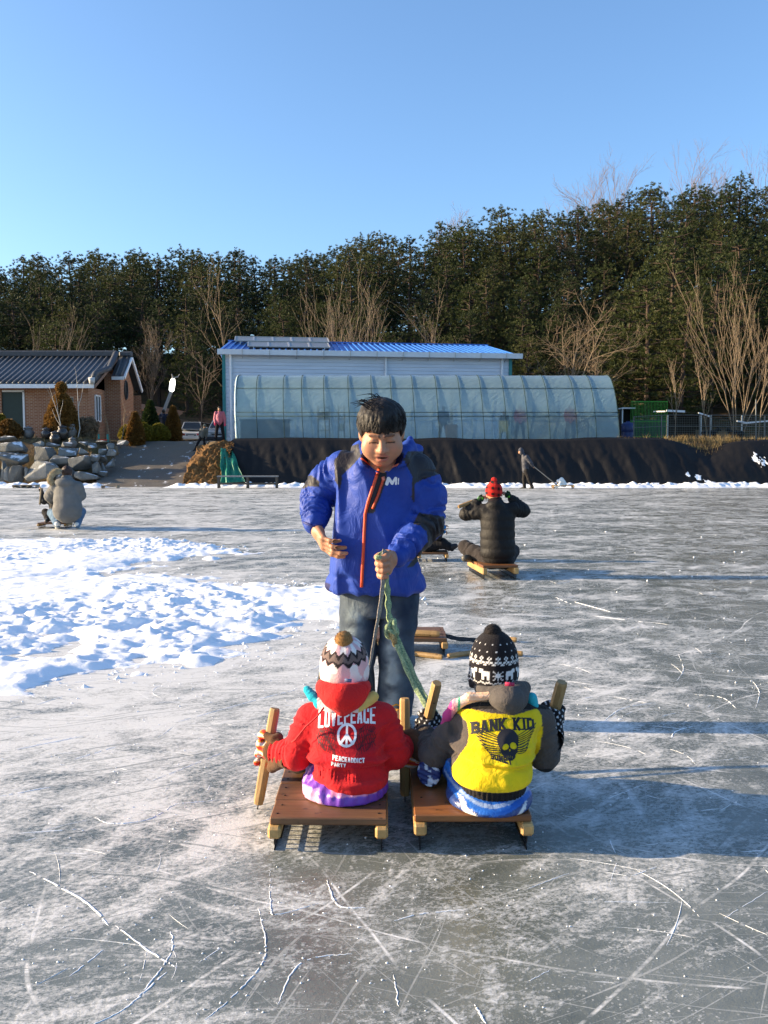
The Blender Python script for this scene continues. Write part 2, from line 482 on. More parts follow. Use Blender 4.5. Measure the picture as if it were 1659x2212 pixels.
    for _ in range(900):       # broken clods along the fringe of the heap
        a = rnd.uniform(0, 6.283); k = rnd.gauss(.98, .09)
        bx = rnd.choice(((-5.2, 12.2, 3.2, 1.6), (-3.6, 8.0, 3.0, 2.3), (-3.3, 6.1, 2.4, 1.1), (-1.2, 8.0, 1.4, 1.2)))
        X, Y = bx[0] + math.cos(a) * bx[2] * k, bx[1] + math.sin(a) * bx[3] * k; r = rnd.uniform(.005, .016) * rnd.choice((1, 1, 1.8))
        pts = [Vector((X + r * math.cos(i * 1.2566 + rnd.random()), Y + r * math.sin(i * 1.2566 + rnd.random()), -.003)) for i in range(5)]
        m.poly(pts + [Vector((X + rnd.uniform(-.4, .4) * r, Y, r * rnd.uniform(.5, 1.1)))], [(i, (i + 1) % 5, 5) for i in range(5)])
    o = m.build('snow_shavings', SNOW, smooth=False)
    return o
tag(shavings(), 'thin white ridges and crumbs of shaved snow scattered on the ice', kind='stuff')

# ---- snow strip pushed up against the far bank
def snow_strip():
    x = np.arange(-24, 24, .06, dtype=np.float32); y = np.arange(34.4, 36.9, .06, dtype=np.float32)
    X, Y = np.meshgrid(x, y, indexing='ij')
    ramp = sstep(-11.6, -11.0, X) * (1 - sstep(-8.9, -8.2, X))
    c = YB - .55 + .25 * fbm(X * .5, Y * 0, o=3, seed=9)
    wid = .62 + .25 * vnoise(X * .4, X * 0, seed=4)
    m = 1 - np.abs(Y - c) / wid
    left = sstep(-14, -12, -X) 
    h = np.maximum(0, m) ** .6 * (.10 + .10 * np.abs(fbm(X * 2.2, Y * 2.2, o=3, seed=2)) + .10 * np.maximum(0, vnoise(X * 5, Y * 5, seed=6)))
    h = h * (1 - .97 * ramp)
    h = np.where(m > 0, h, -.05 + .05 * np.maximum(0, 1 + m))
    f = grid(len(x), len(y)); z = h.ravel()
    f = f[z[f].max(1) > .012]
    return meshobj('snow_strip', np.stack([X, Y, h - .006], -1).reshape(-1, 3), f, SNOW, smooth=True)
tag(snow_strip(), 'strip of cleared snow along the foot of the far bank', kind='stuff')

# ---- ground behind the pond and the wooded hill
SIL_X = [-500, 0, 160, 400, 520, 650, 720, 800, 900, 1000, 1100, 1180, 1290, 1400, 1500, 1600, 1659, 2200]
SIL_Y = [500, 588, 580, 574, 574, 580, 562, 538, 526, 504, 480, 484, 448, 424, 432, 418, 430, 405]  # left end, out of view, is raised so the hill shades the wood
def ridge_z(X, Y0=92.0):
    px = CX + X / Y0 * F
    ys = np.interp(px, SIL_X, SIL_Y)
    return CAM_H + (978 - ys) / F * Y0 - 9.3
def ground_z(X, Y):
    X = np.asarray(X, np.float32); Y = np.asarray(Y, np.float32)
    rz = ridge_z(X)
    t = np.clip((Y - 53) / 39.0, 0, 1)
    hill = (rz - BANK) * (t * t * (3 - 2 * t) * .2 + t * .8)
    hill = np.where(Y > 92, (rz - BANK) * (1 - sstep(92, 160, Y) * .8), hill)
    bump = .18 * fbm(X * .25, Y * .25, o=3, seed=31) * sstep(44, 60, Y)
    # bank edge, ramp and its side slopes
    lf = sstep(-11.2, -12.2, X)
    front = np.clip((Y - (YB + .15 + .75 * lf)) / (1.15 + 1.35 * lf), 0, 1)
    edge = BANK * front ** .8
    rampz = np.clip((Y - 36.0) / 6.3, 0, 1) * BANK
    lft = np.clip((-11.75 - .12 * (Y - 36) - X) * .95, 0, 3)          # rises left of the ramp
    rgt = np.clip((X + 8.05 + .06 * (Y - 36)) * 1.55, 0, 3)
    inr = (X > -30)
    z = np.minimum(edge, rampz + np.maximum(lft, rgt))
    garden = .18 * sstep(-12, -14, X) * sstep(38.5, 40.5, Y)
    return z + hill + bump + garden - .03
def ground():
    x = np.concatenate([np.arange(-160, -26, 6), np.arange(-26, 26, .22), np.arange(26, 161, 6)]).astype(np.float32)
    y = np.concatenate([np.arange(35.6, 44, .16), np.arange(44, 100, 1.2), np.arange(100, 260, 10)]).astype(np.float32)
    X, Y = np.meshgrid(x, y, indexing='ij')
    Z = ground_z(X, Y)
    Z = np.where(Y < YB - .2, -.25, Z)
    t = NT('earth'); co = t.co()
    n1 = t.noise(co, .9, 6, .65); n2 = t.noise(co, 7, 5, .7)
    c = t.ramp(n2, [(.25, (.045, .030, .018)), (.5, (.105, .072, .042)), (.75, (.19, .14, .085))])
    c = t.mix(t.rng(n1, .45, .62), c, (.085, .075, .035))
    geo = t.n('ShaderNodeSeparateXYZ', {0: t.n('ShaderNodeNewGeometry').outputs['Position']})
    lv = t.math('MULTIPLY', t.rng(geo.outputs[2], 3, 6), t.rng(t.noise(co, .3, 3), .35, .6))
    c = t.mix(t.rng(geo.outputs[2], 3.2, 6), c, (.035, .032, .014))
    c = t.mix(t.math('MULTIPLY', lv, .6), c, (.20, .095, .045))
    m = t.fin(color=c, rough=.95, normal=t.bump(n2, .8, .06), spec=.1)
    return meshobj('ground', np.stack([X, Y, Z], -1).reshape(-1, 3), grid(len(x), len(y)), m, smooth=True)
tag(ground(), 'brown earth bank and leaf-littered hillside beyond the pond', kind='structure')

def driveway():
    u = np.linspace(0, 1, 40); v = np.concatenate([np.linspace(35.9, 42.4, 50), np.linspace(42.6, 56, 20)])
    U, Vv = np.meshgrid(u, v, indexing='ij')
    l = -11.75 - .12 * (Vv - 36); r = -8.0 - .06 * (Vv - 36)
    r = r + sstep(40.5, 43.5, Vv) * 2.2
    X = l + (r - l) * U
    X = X + .12 * vnoise(Vv * 1.3, U * 2, seed=7) * (np.abs(U - .5) > .45)
    Z = ground_z(X, Vv)
    base = np.clip((Vv - 36.0) / 6.3, 0, 1) * BANK
    Z = np.maximum(Z, base) + .03 + .015 * fbm(X * 2, Vv * 2, o=2, seed=2)
    Z = np.where(Vv < 36.05, .006, Z)
    t = NT('gravel_drive'); co = t.co()
    n1 = t.noise(co, 34, 5, .7); n2 = t.noise(co, 1.2, 4)
    c = t.ramp(n1, [(.3, (.075, .068, .06)), (.7, (.17, .155, .135))])
    c = t.mix(t.rng(n2, .4, .65, 0, .5), c, (.15, .12, .09))
    sn = t.math('MULTIPLY', t.rng(t.noise(t.map(co, (1, .5, 1)), 2.3, 6, .7), .60, .66), .75)
    c = t.mix(sn, c, (.8, .82, .85))
    m = t.fin(color=c, rough=.9, normal=t.bump(n1, .6, .02), spec=.2)
    return meshobj('driveway', np.stack([X, Vv, Z], -1).reshape(-1, 3), grid(len(u), len(v)), m, smooth=True)
tag(driveway(), 'grey gravel driveway sloping down to the ice', kind='structure')

# ---- dirt slope between the driveway and the black sheeting
def dirt_slope():
    u = np.linspace(0, 1, 90); v = np.linspace(0, 1, 70)
    U, W = np.meshgrid(u, v, indexing='ij')
    # bottom edge runs along the ramp side and the ice, top edge along the bank rim
    bx = np.interp(U, [0, .28, 1], [-8.35, -8.25, -6.15]); by = np.interp(U, [0, .28, 1], [40.2, 36.2, 35.95])
    bz = np.interp(U, [0, .28, 1], [1.25, .04, -.02])
    tx = np.interp(U, [0, .28, 1], [-8.0, -6.95, -6.1]); ty = np.interp(U, [0, .28, 1], [41.0, 37.6, 37.3]); tz = np.interp(U, [0, .28, 1], [1.75, 1.86, 1.93])
    b = .22 * np.sin(np.pi * W)
    n = .10 * fbm(U * 8, W * 8, o=4, seed=61) + .05 * fbm(U * 24, W * 24, o=2, seed=66)
    X = bx + (tx - bx) * W - b * .7 - n; Y = by + (ty - by) * W - b - n; Z = bz + (tz - bz) * W + b * .5 + n * .5
    t = NT('loose_dirt'); co = t.co()
    n1 = t.noise(co, 9, 6, .7)
    c = t.ramp(n1, [(.25, (.05, .026, .012)), (.55, (.16, .088, .036)), (.8, (.33, .22, .11))])
    m = t.fin(color=c, rough=.95, normal=t.bump(n1, .9, .06), spec=.1)
    return meshobj('dirt_slope', np.stack([X, Y, Z], -1).reshape(-1, 3), grid(len(u), len(v)), m, smooth=True)
tag(dirt_slope(), 'brown dirt slope beside the driveway', kind='structure')

# ---- black sheeting that covers the bank
def sheet_surf(X, W):
    notch = .42 * np.exp(-((X - 13.4) / .95) ** 2) + .12 * np.exp(-((X - 17) / 1.2) ** 2)
    zt = BANK + .10 - notch + .04 * vnoise(X * .8, X * 0, seed=1)
    folds = .10 * fbm(X * 1.1 + W * .9, W * .5, o=3, seed=71) + .05 * np.abs(vnoise(X * 3.2 + W * 1.6, W * .7, seed=73)) + .015 * fbm(X * 7, W * 7, o=2, seed=75)
    Y = (YB - .12) + 1.25 * W ** 1.25 - folds * np.sin(np.pi * np.clip(W * .92 + .08, 0, 1)) - .10
    Z = -.02 + (zt + .02) * W ** .85 + .03 * folds
    return np.where(W > .97, Y + .35, Y), Z          # the upper rim is tucked back over the edge
def black_sheet():
    x = np.arange(-6.35, 27, .07); w = np.linspace(0, 1, 46)
    X, W = np.meshgrid(x, w, indexing='ij')
    Y, Z = sheet_surf(X, W)
    t = NT('black_sheeting'); co = t.co()
    n1 = t.noise(co, 5, 5, .6)
    c = t.ramp(t.noise(t.map(co, (1, 1, .35)), 1.4, 5, .65), [(.35, (.006, .006, .007)), (.7, (.014, .0125, .012))])
    dust = t.rng(t.noise(t.map(co, (1.2, 1, .5), (0, .5, 0)), .9, 5, .7), .56, .74, 0, .2)
    c = t.mix(dust, c, (.04, .033, .026))
    m = t.fin(color=c, rough=.62, normal=t.bump(n1, .35, .03), spec=.25)
    o = meshobj('ground_sheet', np.stack([X, Y, Z], -1).reshape(-1, 3), grid(len(x), len(w)), m, smooth=True)
    return o
SHEET = tag(black_sheet(), 'black plastic sheeting draped over the earth bank below the greenhouse', 'sheeting')
# ================================================================== trees
def leaf_mat(name, cols, rough=.6, transl=.25):
    t = NT(name); co = t.co()
    rnd = t.n('ShaderNodeObjectInfo').outputs['Random']
    nz = t.noise(co, 1.1, 3)
    f = t.math('ADD', t.math('MULTIPLY', nz, .6), t.math('MULTIPLY', rnd, .4))
    c = t.ramp(f, [(.2, cols[0]), (.5, cols[1]), (.8, cols[2])])
    t.fin(color=c, rough=rough, spec=.25)
    tr = t.n('ShaderNodeBsdfTranslucent', {'Color': c})
    mx = t.n('ShaderNodeMixShader', {0: transl, 1: t.b.outputs[0], 2: tr.outputs[0]})
    t.t.links.new(mx.outputs[0], t.out.inputs[0])
    return t.m
PINE = leaf_mat('pine_needles', [(.021, .034, .011), (.042, .056, .015), (.075, .078, .022)])
PINE_D = leaf_mat('dark_pine_needles', [(.016, .027, .011), (.031, .043, .014), (.054, .060, .019)])
BROWN_L = leaf_mat('russet_foliage', [(.11, .055, .014), (.19, .10, .024), (.27, .15, .04)])
DGREEN_L = leaf_mat('dark_hedge', [(.020, .035, .010), (.04, .06, .015), (.07, .085, .02)])
YGREEN_L = leaf_mat('yellowing_leaves', [(.09, .085, .012), (.17, .15, .02), (.25, .19, .03)])
BARK = mat('pine_bark', (.055, .036, .025), .9, .35, 9, .8, 18)
TWIG = mat('pale_bark', (.20, .145, .09), .85, .25, 12, .4, 30)
TWIG_D = mat('dark_twig', (.13, .095, .065), .85, .25, 12, .4, 30)
TWIG_R = mat('ridge_twig', (.22, .15, .11), .85, .25, 12, .3, 30)

def tufts(rnd, centers, dirs, n, L, w, spread=.9):
    """n needles-like blades round each centre"""
    V = np.zeros((len(centers) * n * 4, 3), np.float32); k = 0
    for c, d in zip(centers, dirs):
        for _ in range(n):
            v = Vector((rnd.gauss(0, 1), rnd.gauss(0, 1), rnd.gauss(0, 1))).normalized() * spread + d
            v.normalize()
            s = v.cross(Vector((rnd.gauss(0, 1), rnd.gauss(0, 1), rnd.gauss(0, 1)))).normalized() * (w * rnd.uniform(.7, 1.3))
            l = v * (L * rnd.uniform(.6, 1.25)); o = c + v * (.08 * L)
            V[k] = o - s * .5; V[k + 1] = o + l * .6 - s; V[k + 2] = o + l; V[k + 3] = o + l * .55 + s; k += 4
    Fc = np.arange(len(V)).reshape(-1, 4)
    return V, Fc
def pine_mesh(seed, H, Rm, mat_, low=.22, dense=1.0, L=.22, w=.021, round_=.6):
    rnd = random.Random(seed)
    root = bpy.data.objects.new('pine_tree', None)
    tm = MB(); bend = Vector((rnd.gauss(0, .03), rnd.gauss(0, .03), 0))
    pts = [Vector((0, 0, H * t)) + bend * (H * t * t) for t in np.linspace(-.04, .97, 9)]
    tm.tube(pts, [.02 * H * (1 - .85 * t) + .02 for t in np.linspace(0, 1, 9)], 7)
    cs, ds = [], []
    nw = int(17 * dense)
    for i in range(nw):
        t = low + (1 - low) * (i + rnd.random() * .8) / nw
        prof = (math.sin(math.pi * min(1, ((t - low) / (1 - low)) ** .62 * .93 + .07))) ** round_
        r = Rm * max(.12, prof) * rnd.uniform(.75, 1.15)
        z0 = H * t; nb = rnd.randint(5, 7); a0 = rnd.random() * 6.28
        for b in range(nb):
            a = a0 + b * 6.28 / nb + rnd.uniform(-.35, .35); l = r * rnd.uniform(.65, 1.15)
            rise = rnd.uniform(.05, .45) * l
            p0 = Vector((0, 0, z0)) + bend * (H * t * t); p1 = p0 + Vector((math.cos(a) * l, math.sin(a) * l, rise))
            if b % 2 == 0: tm.tube([p0, (p0 + p1) / 2 + Vector((0, 0, -.03 * l)), p1], [.045, .03, .012], 4, False)
            nc = max(3, int(l / .27 * dense))
            for k in range(nc):
                f = 1 - (k / nc) * .72
                q = p0.lerp(p1, f) + Vector((rnd.gauss(0, .17), rnd.gauss(0, .17), rnd.gauss(.05, .15))) * (.6 + .6 * f)
                d = Vector((math.cos(a) * .55, math.sin(a) * .55, .75)).normalized()
                cs.append(q); ds.append(d)
    for k in range(5):
        cs.append(Vector((rnd.gauss(0, .08), rnd.gauss(0, .08), H * (.97 + .02 * k))) + bend * H); ds.append(Vector((0, 0, 1)))
    V, Fc = tufts(rnd, cs, ds, 19, L, w)
    COL.objects.link(root)
    tr = tm.build('trunk', BARK, root)
    cr = meshobj('crown', V, Fc, mat_, root)
    return root
PINES = [pine_mesh(1, 9.6, 2.7, PINE, .16, 1.1, round_=.5), pine_mesh(2, 9.2, 2.6, PINE_D, .14, 1.1, round_=.45), pine_mesh(3, 9.9, 2.8, PINE, .18, 1.1, round_=.4),
         pine_mesh(4, 9.5, 2.6, PINE_D, .2, 1.1, round_=.55), pine_mesh(5, 9.7, 3.0, PINE, .12, 1.15, round_=.4)]
rnd = random.Random(77)
used = set()
def place_pine(k, x, y, s, label, group, z=None):
    o = PINES[k]
    if k in used: o = copy_tree(o)
    used.add(k)
    zz = float(ground_z(x, y)) if z is None else z
    o.location = (x, y, zz - .1); o.scale = (s * rnd.uniform(.92, 1.12),) * 2 + (s,)
    o.rotation_euler = (0, 0, rnd.uniform(0, 6.28))
    tag(o, label, 'tree', group)
row = 0
yy = 57.0
while yy < 96:
    half = yy * .445 + 4
    xx = -half - 20 + (row % 2) * 2.1  # rows run on with extra unseen pines at left, added to shade the wood
    while xx < half + 2:
        x = xx + rnd.uniform(-1, 1); y = yy + rnd.uniform(-1.2, 1.2)
        px = CX + x / y * F
        skip = (yy < 63 and px < 700 and rnd.random() < .35) or rnd.random() < .02
        if not skip:
            if yy > 88: lab, grp = 'green pine standing on the skyline of the wooded ridge', 'pines along the ridge'
            elif px < 700: lab, grp = 'dark shaded pine in the wood behind the brick house', 'pines behind the brick house'
            elif px < 1200: lab, grp = 'dark green pine in the wood behind the blue-roofed shed', 'pines behind the blue-roofed shed'
            else: lab, grp = 'olive green pine on the sunlit slope at the right', 'pines on the sunlit slope'
            place_pine(rnd.randrange(5), x, y, rnd.uniform(.92, 1.07) * (.62 + .38 * min(1, max(0, (y - 57) / 22))), lab, grp)
        xx += 3.1 + (yy - 57) * .022
    yy += 4.4 if yy > 66 else 4.0
    row += 1
for px, y, s, k in ((1395, 53, 1.02, 4), (1465, 51, .86, 0), (1345, 55, .80, 2), (1530, 56, 1.05, 4), (1440, 58, 1.2, 2), (1600, 60, 1.15, 4)):
    place_pine(k, (px - CX) / F * y, y, s, 'large olive pine low down behind the right end of the greenhouse', 'large pines by the greenhouse')

# ---- bare trees
def bare_tree(name, label, base, H, spread, seed, m, lean=0, trunk=.11, multi=1, up=.62, group=None, twigs=1.0, start=.22, gens=3, r0=None):
    rnd = random.Random(seed)
    root = thing(name, label, 'tree', base, 0, group)
    tm, cm = MB(), MB()
    def grow(p, d, L, r, g, mb):
        n = 5; pts = [p.copy()]; q = p.copy(); dd = d.copy()
        for i in range(n):
            dd = (dd + Vector((rnd.gauss(0, .10), rnd.gauss(0, .10), .05 * up + rnd.gauss(0, .06)))).normalized()
            q = q + dd * (L / n); pts.append(q.copy())
        mb.tube(pts, [.72 * r * (1 - .78 * i / n) + .003 for i in range(n + 1)], 6 if g == 0 else 4, False)
        if g >= gens: return
        nb = int({0: 9, 1: 6, 2: 4}.get(g, 3) * twigs + rnd.random())
        for b in range(nb):
            f = start + (1 - start) * (b + rnd.random()) / nb if g == 0 else .25 + .75 * (b + rnd.random()) / nb
            f = min(f, .98); k = min(int(f * n), n - 1); s = pts[k].lerp(pts[k + 1], f * n - k)
            ax = dd.cross(Vector((rnd.gauss(0, 1), rnd.gauss(0, 1), rnd.gauss(0, .4)))).normalized()
            ang = rnd.uniform(.45, .95) * spread
            nd = (Matrix.Rotation(ang, 3, ax) @ dd); nd.z += .25 * up; nd.normalize()
            grow(s, nd, L * rnd.uniform(.38, .62) * (1.1 - .35 * f), max(.006, r * rnd.uniform(.38, .55) * (1.1 - .6 * f)), g + 1, cm)
    for i in range(multi):
        a = rnd.random() * 6.28
        d = Vector((lean + (.30 * math.cos(a) if multi > 1 else 0), (.30 * math.sin(a) if multi > 1 else 0), 1)).normalized()
        grow(Vector((0, 0, -.05)) + (Vector((math.cos(a), math.sin(a), 0)) * .1 if multi > 1 else Vector()), d, H * rnd.uniform(.85, 1), (r0 or trunk) * (1 if multi == 1 else .7), 0, tm)
    tm.build('trunk', m, root, True, False); cm.build('crown', m, root, True, False)
    return root
def BT(px, Y, top, label, **kw):
    x = (px - CX) / F * Y; z = float(ground_z(x, Y)) - .05
    H = A(px, top, Y).z - z
    H *= kw.pop('hs', .82)
    return bare_tree('bare_tree', label, (x, Y, z), H, kw.pop('spread', .8), kw.pop('seed'), kw.pop('m', TWIG), **kw)
BT(745, 52, 600, 'wide bare tree of many pale stems behind the middle of the blue roof', seed=3, multi=8, spread=.55, trunk=.055, twigs=.9, gens=2)
BT(500, 54, 590, 'tall sparse bare tree behind the solar panels', seed=5, spread=.85, trunk=.075, up=.8, twigs=1.1, gens=2)
BT(928, 52, 610, 'slender bare tree behind the right half of the blue roof', seed=9, spread=.75, trunk=.07, twigs=1.1, gens=2)
BT(110, 52, 660, 'forked bare tree rising behind the tiled roof', seed=14, multi=3, spread=.6, trunk=.09, twigs=.7, m=TWIG_D, gens=2)
BT(330, 57, 690, 'dim bare tree in the shade right of the tiled roof', seed=15, spread=.8, trunk=.10, twigs=1.4, m=TWIG_D)
BT(440, 50, 740, 'drooping dark bare tree between the brick house and the blue-roofed shed', seed=19, spread=1.1, trunk=.05, twigs=.9, m=TWIG_D, gens=2)
BT(1205, 49, 630, 'gnarled bare tree directly behind the right end of the greenhouse', seed=23, multi=2, spread=1.3, trunk=.13, twigs=.95, up=.35)
BT(1262, 50, 690, 'pale twin-stemmed bare tree beside the gnarled one behind the greenhouse', seed=24, multi=2, spread=1.0, trunk=.09, twigs=.8, up=.5)
BT(1590, 46, 585, 'tall fan-shaped bare tree of pale upright stems at the right edge', seed=31, multi=5, spread=.5, trunk=.06, twigs=1.0, up=1.2, gens=2)
for i, (px, top, sd, lab) in enumerate(((1455, 780, 41, 'bare sapling nearest the green railing'), (1525, 770, 42, 'bare sapling in front of the low white-roofed pen'), (1580, 690, 43, 'forked bare sapling in front of the black animals'), (1635, 745, 44, 'bare sapling at the right edge of the pen'))):
    BT(px, 40.0 + .3 * i, top, lab, seed=sd, spread=.62, trunk=.04, up=1.0, group='saplings along the bank', start=.3, twigs=.9, gens=2, hs=.9)
for i, (px, y, top, sd) in enumerate(((1195, 93, 400, 51), (1310, 94, 372, 52), (1345, 95, 385, 56), (1490, 95, 372, 53), (1575, 96, 365, 54), (1645, 94, 370, 55), (960, 93, 470, 57))):
    BT(px, y, top, ('bare grey-brown tree showing its crown above the pines on the ridge'), seed=sd, spread=.75, trunk=.12, m=TWIG_R, group='bare trees on the ridge', twigs=1.2, hs=.90, start=.4)
for i, (px, y, top, sd) in enumerate(((1400, 88, 470, 61), (1290, 84, 500, 62), (1210, 80, 520, 63), (1530, 86, 450, 64))):
    BT(px, y, top, 'bare brownish tree among the pines high on the slope', seed=sd, spread=.8, trunk=.12, m=TWIG_D, group='bare trees on the slope', twigs=1.3, hs=.85, start=.3)
# ================================================================== buildings
WHITE = mat('white_paint', (.72, .73, .74), .5, .06, 5)
GUTTER = mat('white_gutter', (.62, .66, .72), .4, .06, 3)
TEAL = mat('teal_trim', (.02, .17, .18), .45, .1, 3)
BLUE_ROOF = mat('blue_roof', (.035, .16, .52), .38, .1, 2, spec=.5)
GLASS_D = mat('dark_glass', (.02, .025, .03), .12, .2, 2, spec=.6)
STEEL = mat('galvanised_steel', (.42, .43, .44), .4, .12, 8, metal=.6)
DARKM = mat('dark_metal', (.035, .035, .04), .5, .2, 8)

# ---- metal shed with the blue roof
def blue_shed():
    aL = A(486, 952, 45.0); Lx, Ly = -8.02, 45.0
    ang = math.atan2(2.1, 15.3)
    root = thing('metal_shed', 'long white metal-sided shed with a blue ribbed roof', 'shed', (Lx, Ly, BANK - .05), ang)
    L, D, H = 14.75, 7.0, 4.66
    sid = NT('white_siding'); co = sid.co()
    sid.fin(color=sid.ramp(sid.noise(sid.map(co, (.3, .3, 2)), 2, 4), [(.3, (.50, .55, .64)), (.7, (.60, .64, .72))]), rough=.42, spec=.4)
    # siding: real horizontal laps
    m = MB(); n = 26; prof = []
    for i in range(n):
        z0, z1 = H * i / n, H * (i + 1) / n
        prof += [(-.028, z0), (-.002, z1 - .02)]
    for i in range(len(prof) - 1):
        (y0, z0), (y1, z1) = prof[i], prof[i + 1]
        m.poly([(0, y0, z0), (L, y0, z0), (L, y1, z1), (0, y1, z1)], [(0, 1, 2, 3)])
    m.poly([(0, .01, 0), (L, .01, 0), (L, D, 0), (0, D, 0), (0, .01, H), (L, .01, H), (L, D, H), (0, D, H), (0, D / 2, H + .75), (L, D / 2, H + .75)],
           [(1, 2, 6, 9, 5), (2, 3, 7, 6), (3, 0, 4, 8, 7)])
    m.build('wall', sid.m, root, world=False)
    for x in (-.03, L + .03):
        MB().box((x, -.02, H / 2), (.16, .14, H)).build('corner_trim', TEAL, root, world=False)
    for x in (.32, L * .555, L - .42):
        MB().tube([(x, -.10, 0), (x, -.10, H - .05)], .07, 8).build('downpipe', GUTTER, root, world=False)
    ov = .28
    ey, ez, ry, rz = -ov, H - .02, D / 2, H + .86
    rf = MB().poly([(-ov, ey, ez), (L + ov, ey, ez), (L + ov - .62, ry, rz), (-ov + .4, ry, rz)], [(0, 1, 2, 3)]) \
        .poly([(-ov + .4, ry, rz), (L + ov - .62, ry, rz), (L + ov, D + ov, ez), (-ov, D + ov, ez)], [(0, 1, 2, 3)]) \
        .poly([(L + ov, ey, ez), (L + ov, D + ov, ez), (L + ov - .62, ry, rz)], [(0, 1, 2)]).poly([(-ov, D + ov, ez), (-ov, ey, ez), (-ov + .4, ry, rz)], [(0, 1, 2)]) \
        .build('roof', BLUE_ROOF, root, world=False)
    nr = 48
    for i in range(nr):
        t = (i + .5) / nr; x0 = -ov + t * (L + 2 * ov); x1 = -ov + .4 + t * (L + 2 * ov - 1.02)
        a = Vector((x0, ey, ez + .03)); b = Vector((x1, ry, rz + .03))
        MB().beam(a, b, .09, .075, (0, 0, 1), .02).build('roof_rib', BLUE_ROOF, rf, world=False)
    MB().beam((-ov + .35, ry, rz + .05), (L + ov - .57, ry, rz + .05), .3, .05).build('ridge_cap', BLUE_ROOF, rf, world=False)
    g = MB().ext([(0, 0, 0), (0, -.16, 0), (0, -.19, .26), (0, 0, .26)], (-ov - .05, ey - .004, ez - .22), (L + ov + .3, ey - .004, ez - .22)).build('gutter', GUTTER, root, world=False)
    for i in range(11):
        x = .9 + i * (L - 1.2) / 10
        MB().beam((x, ey - .21, ez + .05), (x, ey - .19, ez - .24), .035, .02).beam((x, ey - .19, ez - .24), (x, -.02, ez - .36), .03, .02).build('gutter_bracket', STEEL, g, world=False)
    # solar panels: two rows lying on the roof
    sp = NT('solar_cell'); co = sp.co()
    br = sp.n('ShaderNodeTexBrick', {'Vector': co, 'Scale': 6.0, 'Mortar Size': .012, 'Color1': (.10, .10, .10, 1), 'Color2': (.12, .115, .11, 1), 'Mortar': (.25, .25, .25, 1)}).outputs[0]
    sp.fin(color=br, rough=.3, spec=.5)
    def on_roof(x, u, h): # u along the slope from eave to ridge
        return Vector((x, ey + (ry - ey) * u, ez + (rz - ez) * u + h))
    r2 = thing('solar_array', 'grey solar panels lying on the left end of the blue roof', 'solar panels', root.location, ang)
    for rowi, (u0, u1, h, x0, n, w) in enumerate(((.12, .52, .16, 1.15, 4, 1.05), (.58, .98, .24, .45, 5, 1.0))):
        for i in range(n):
            xa = x0 + i * w; a, b = on_roof(xa + .02, u0, h), on_roof(xa + w - .02, u0, h); c, d = on_roof(xa + w - .02, u1, h + .05), on_roof(xa + .02, u1, h + .05)
            up = Vector((0, -.1, .05))
            p = MB().poly([a, b, c, d] + [q - Vector((0, 0, .05)) for q in (a, b, c, d)], [(0, 1, 2, 3), (4, 7, 6, 5), (0, 4, 5, 1), (1, 5, 6, 2), (2, 6, 7, 3), (3, 7, 4, 0)]).build('panel', sp.m, r2, world=False)
            fm = MB()
            for q, r in ((a, b), (b, c), (c, d), (d, a)): fm.beam(q + Vector((0, 0, .008)), r + Vector((0, 0, .008)), .05, .03)
            fm.build('panel_frame', STEEL, p, world=False)
        for x in (x0 + .3, x0 + n * w - .3):
            MB().beam(on_roof(x, u0, h - .02), on_roof(x, u0, -.01), .04, .04).build('strut', STEEL, r2, world=False)
            MB().beam(on_roof(x, u1, h + .02), on_roof(x, u1, -.01), .04, .04).build('strut', STEEL, r2, world=False)
blue_shed()

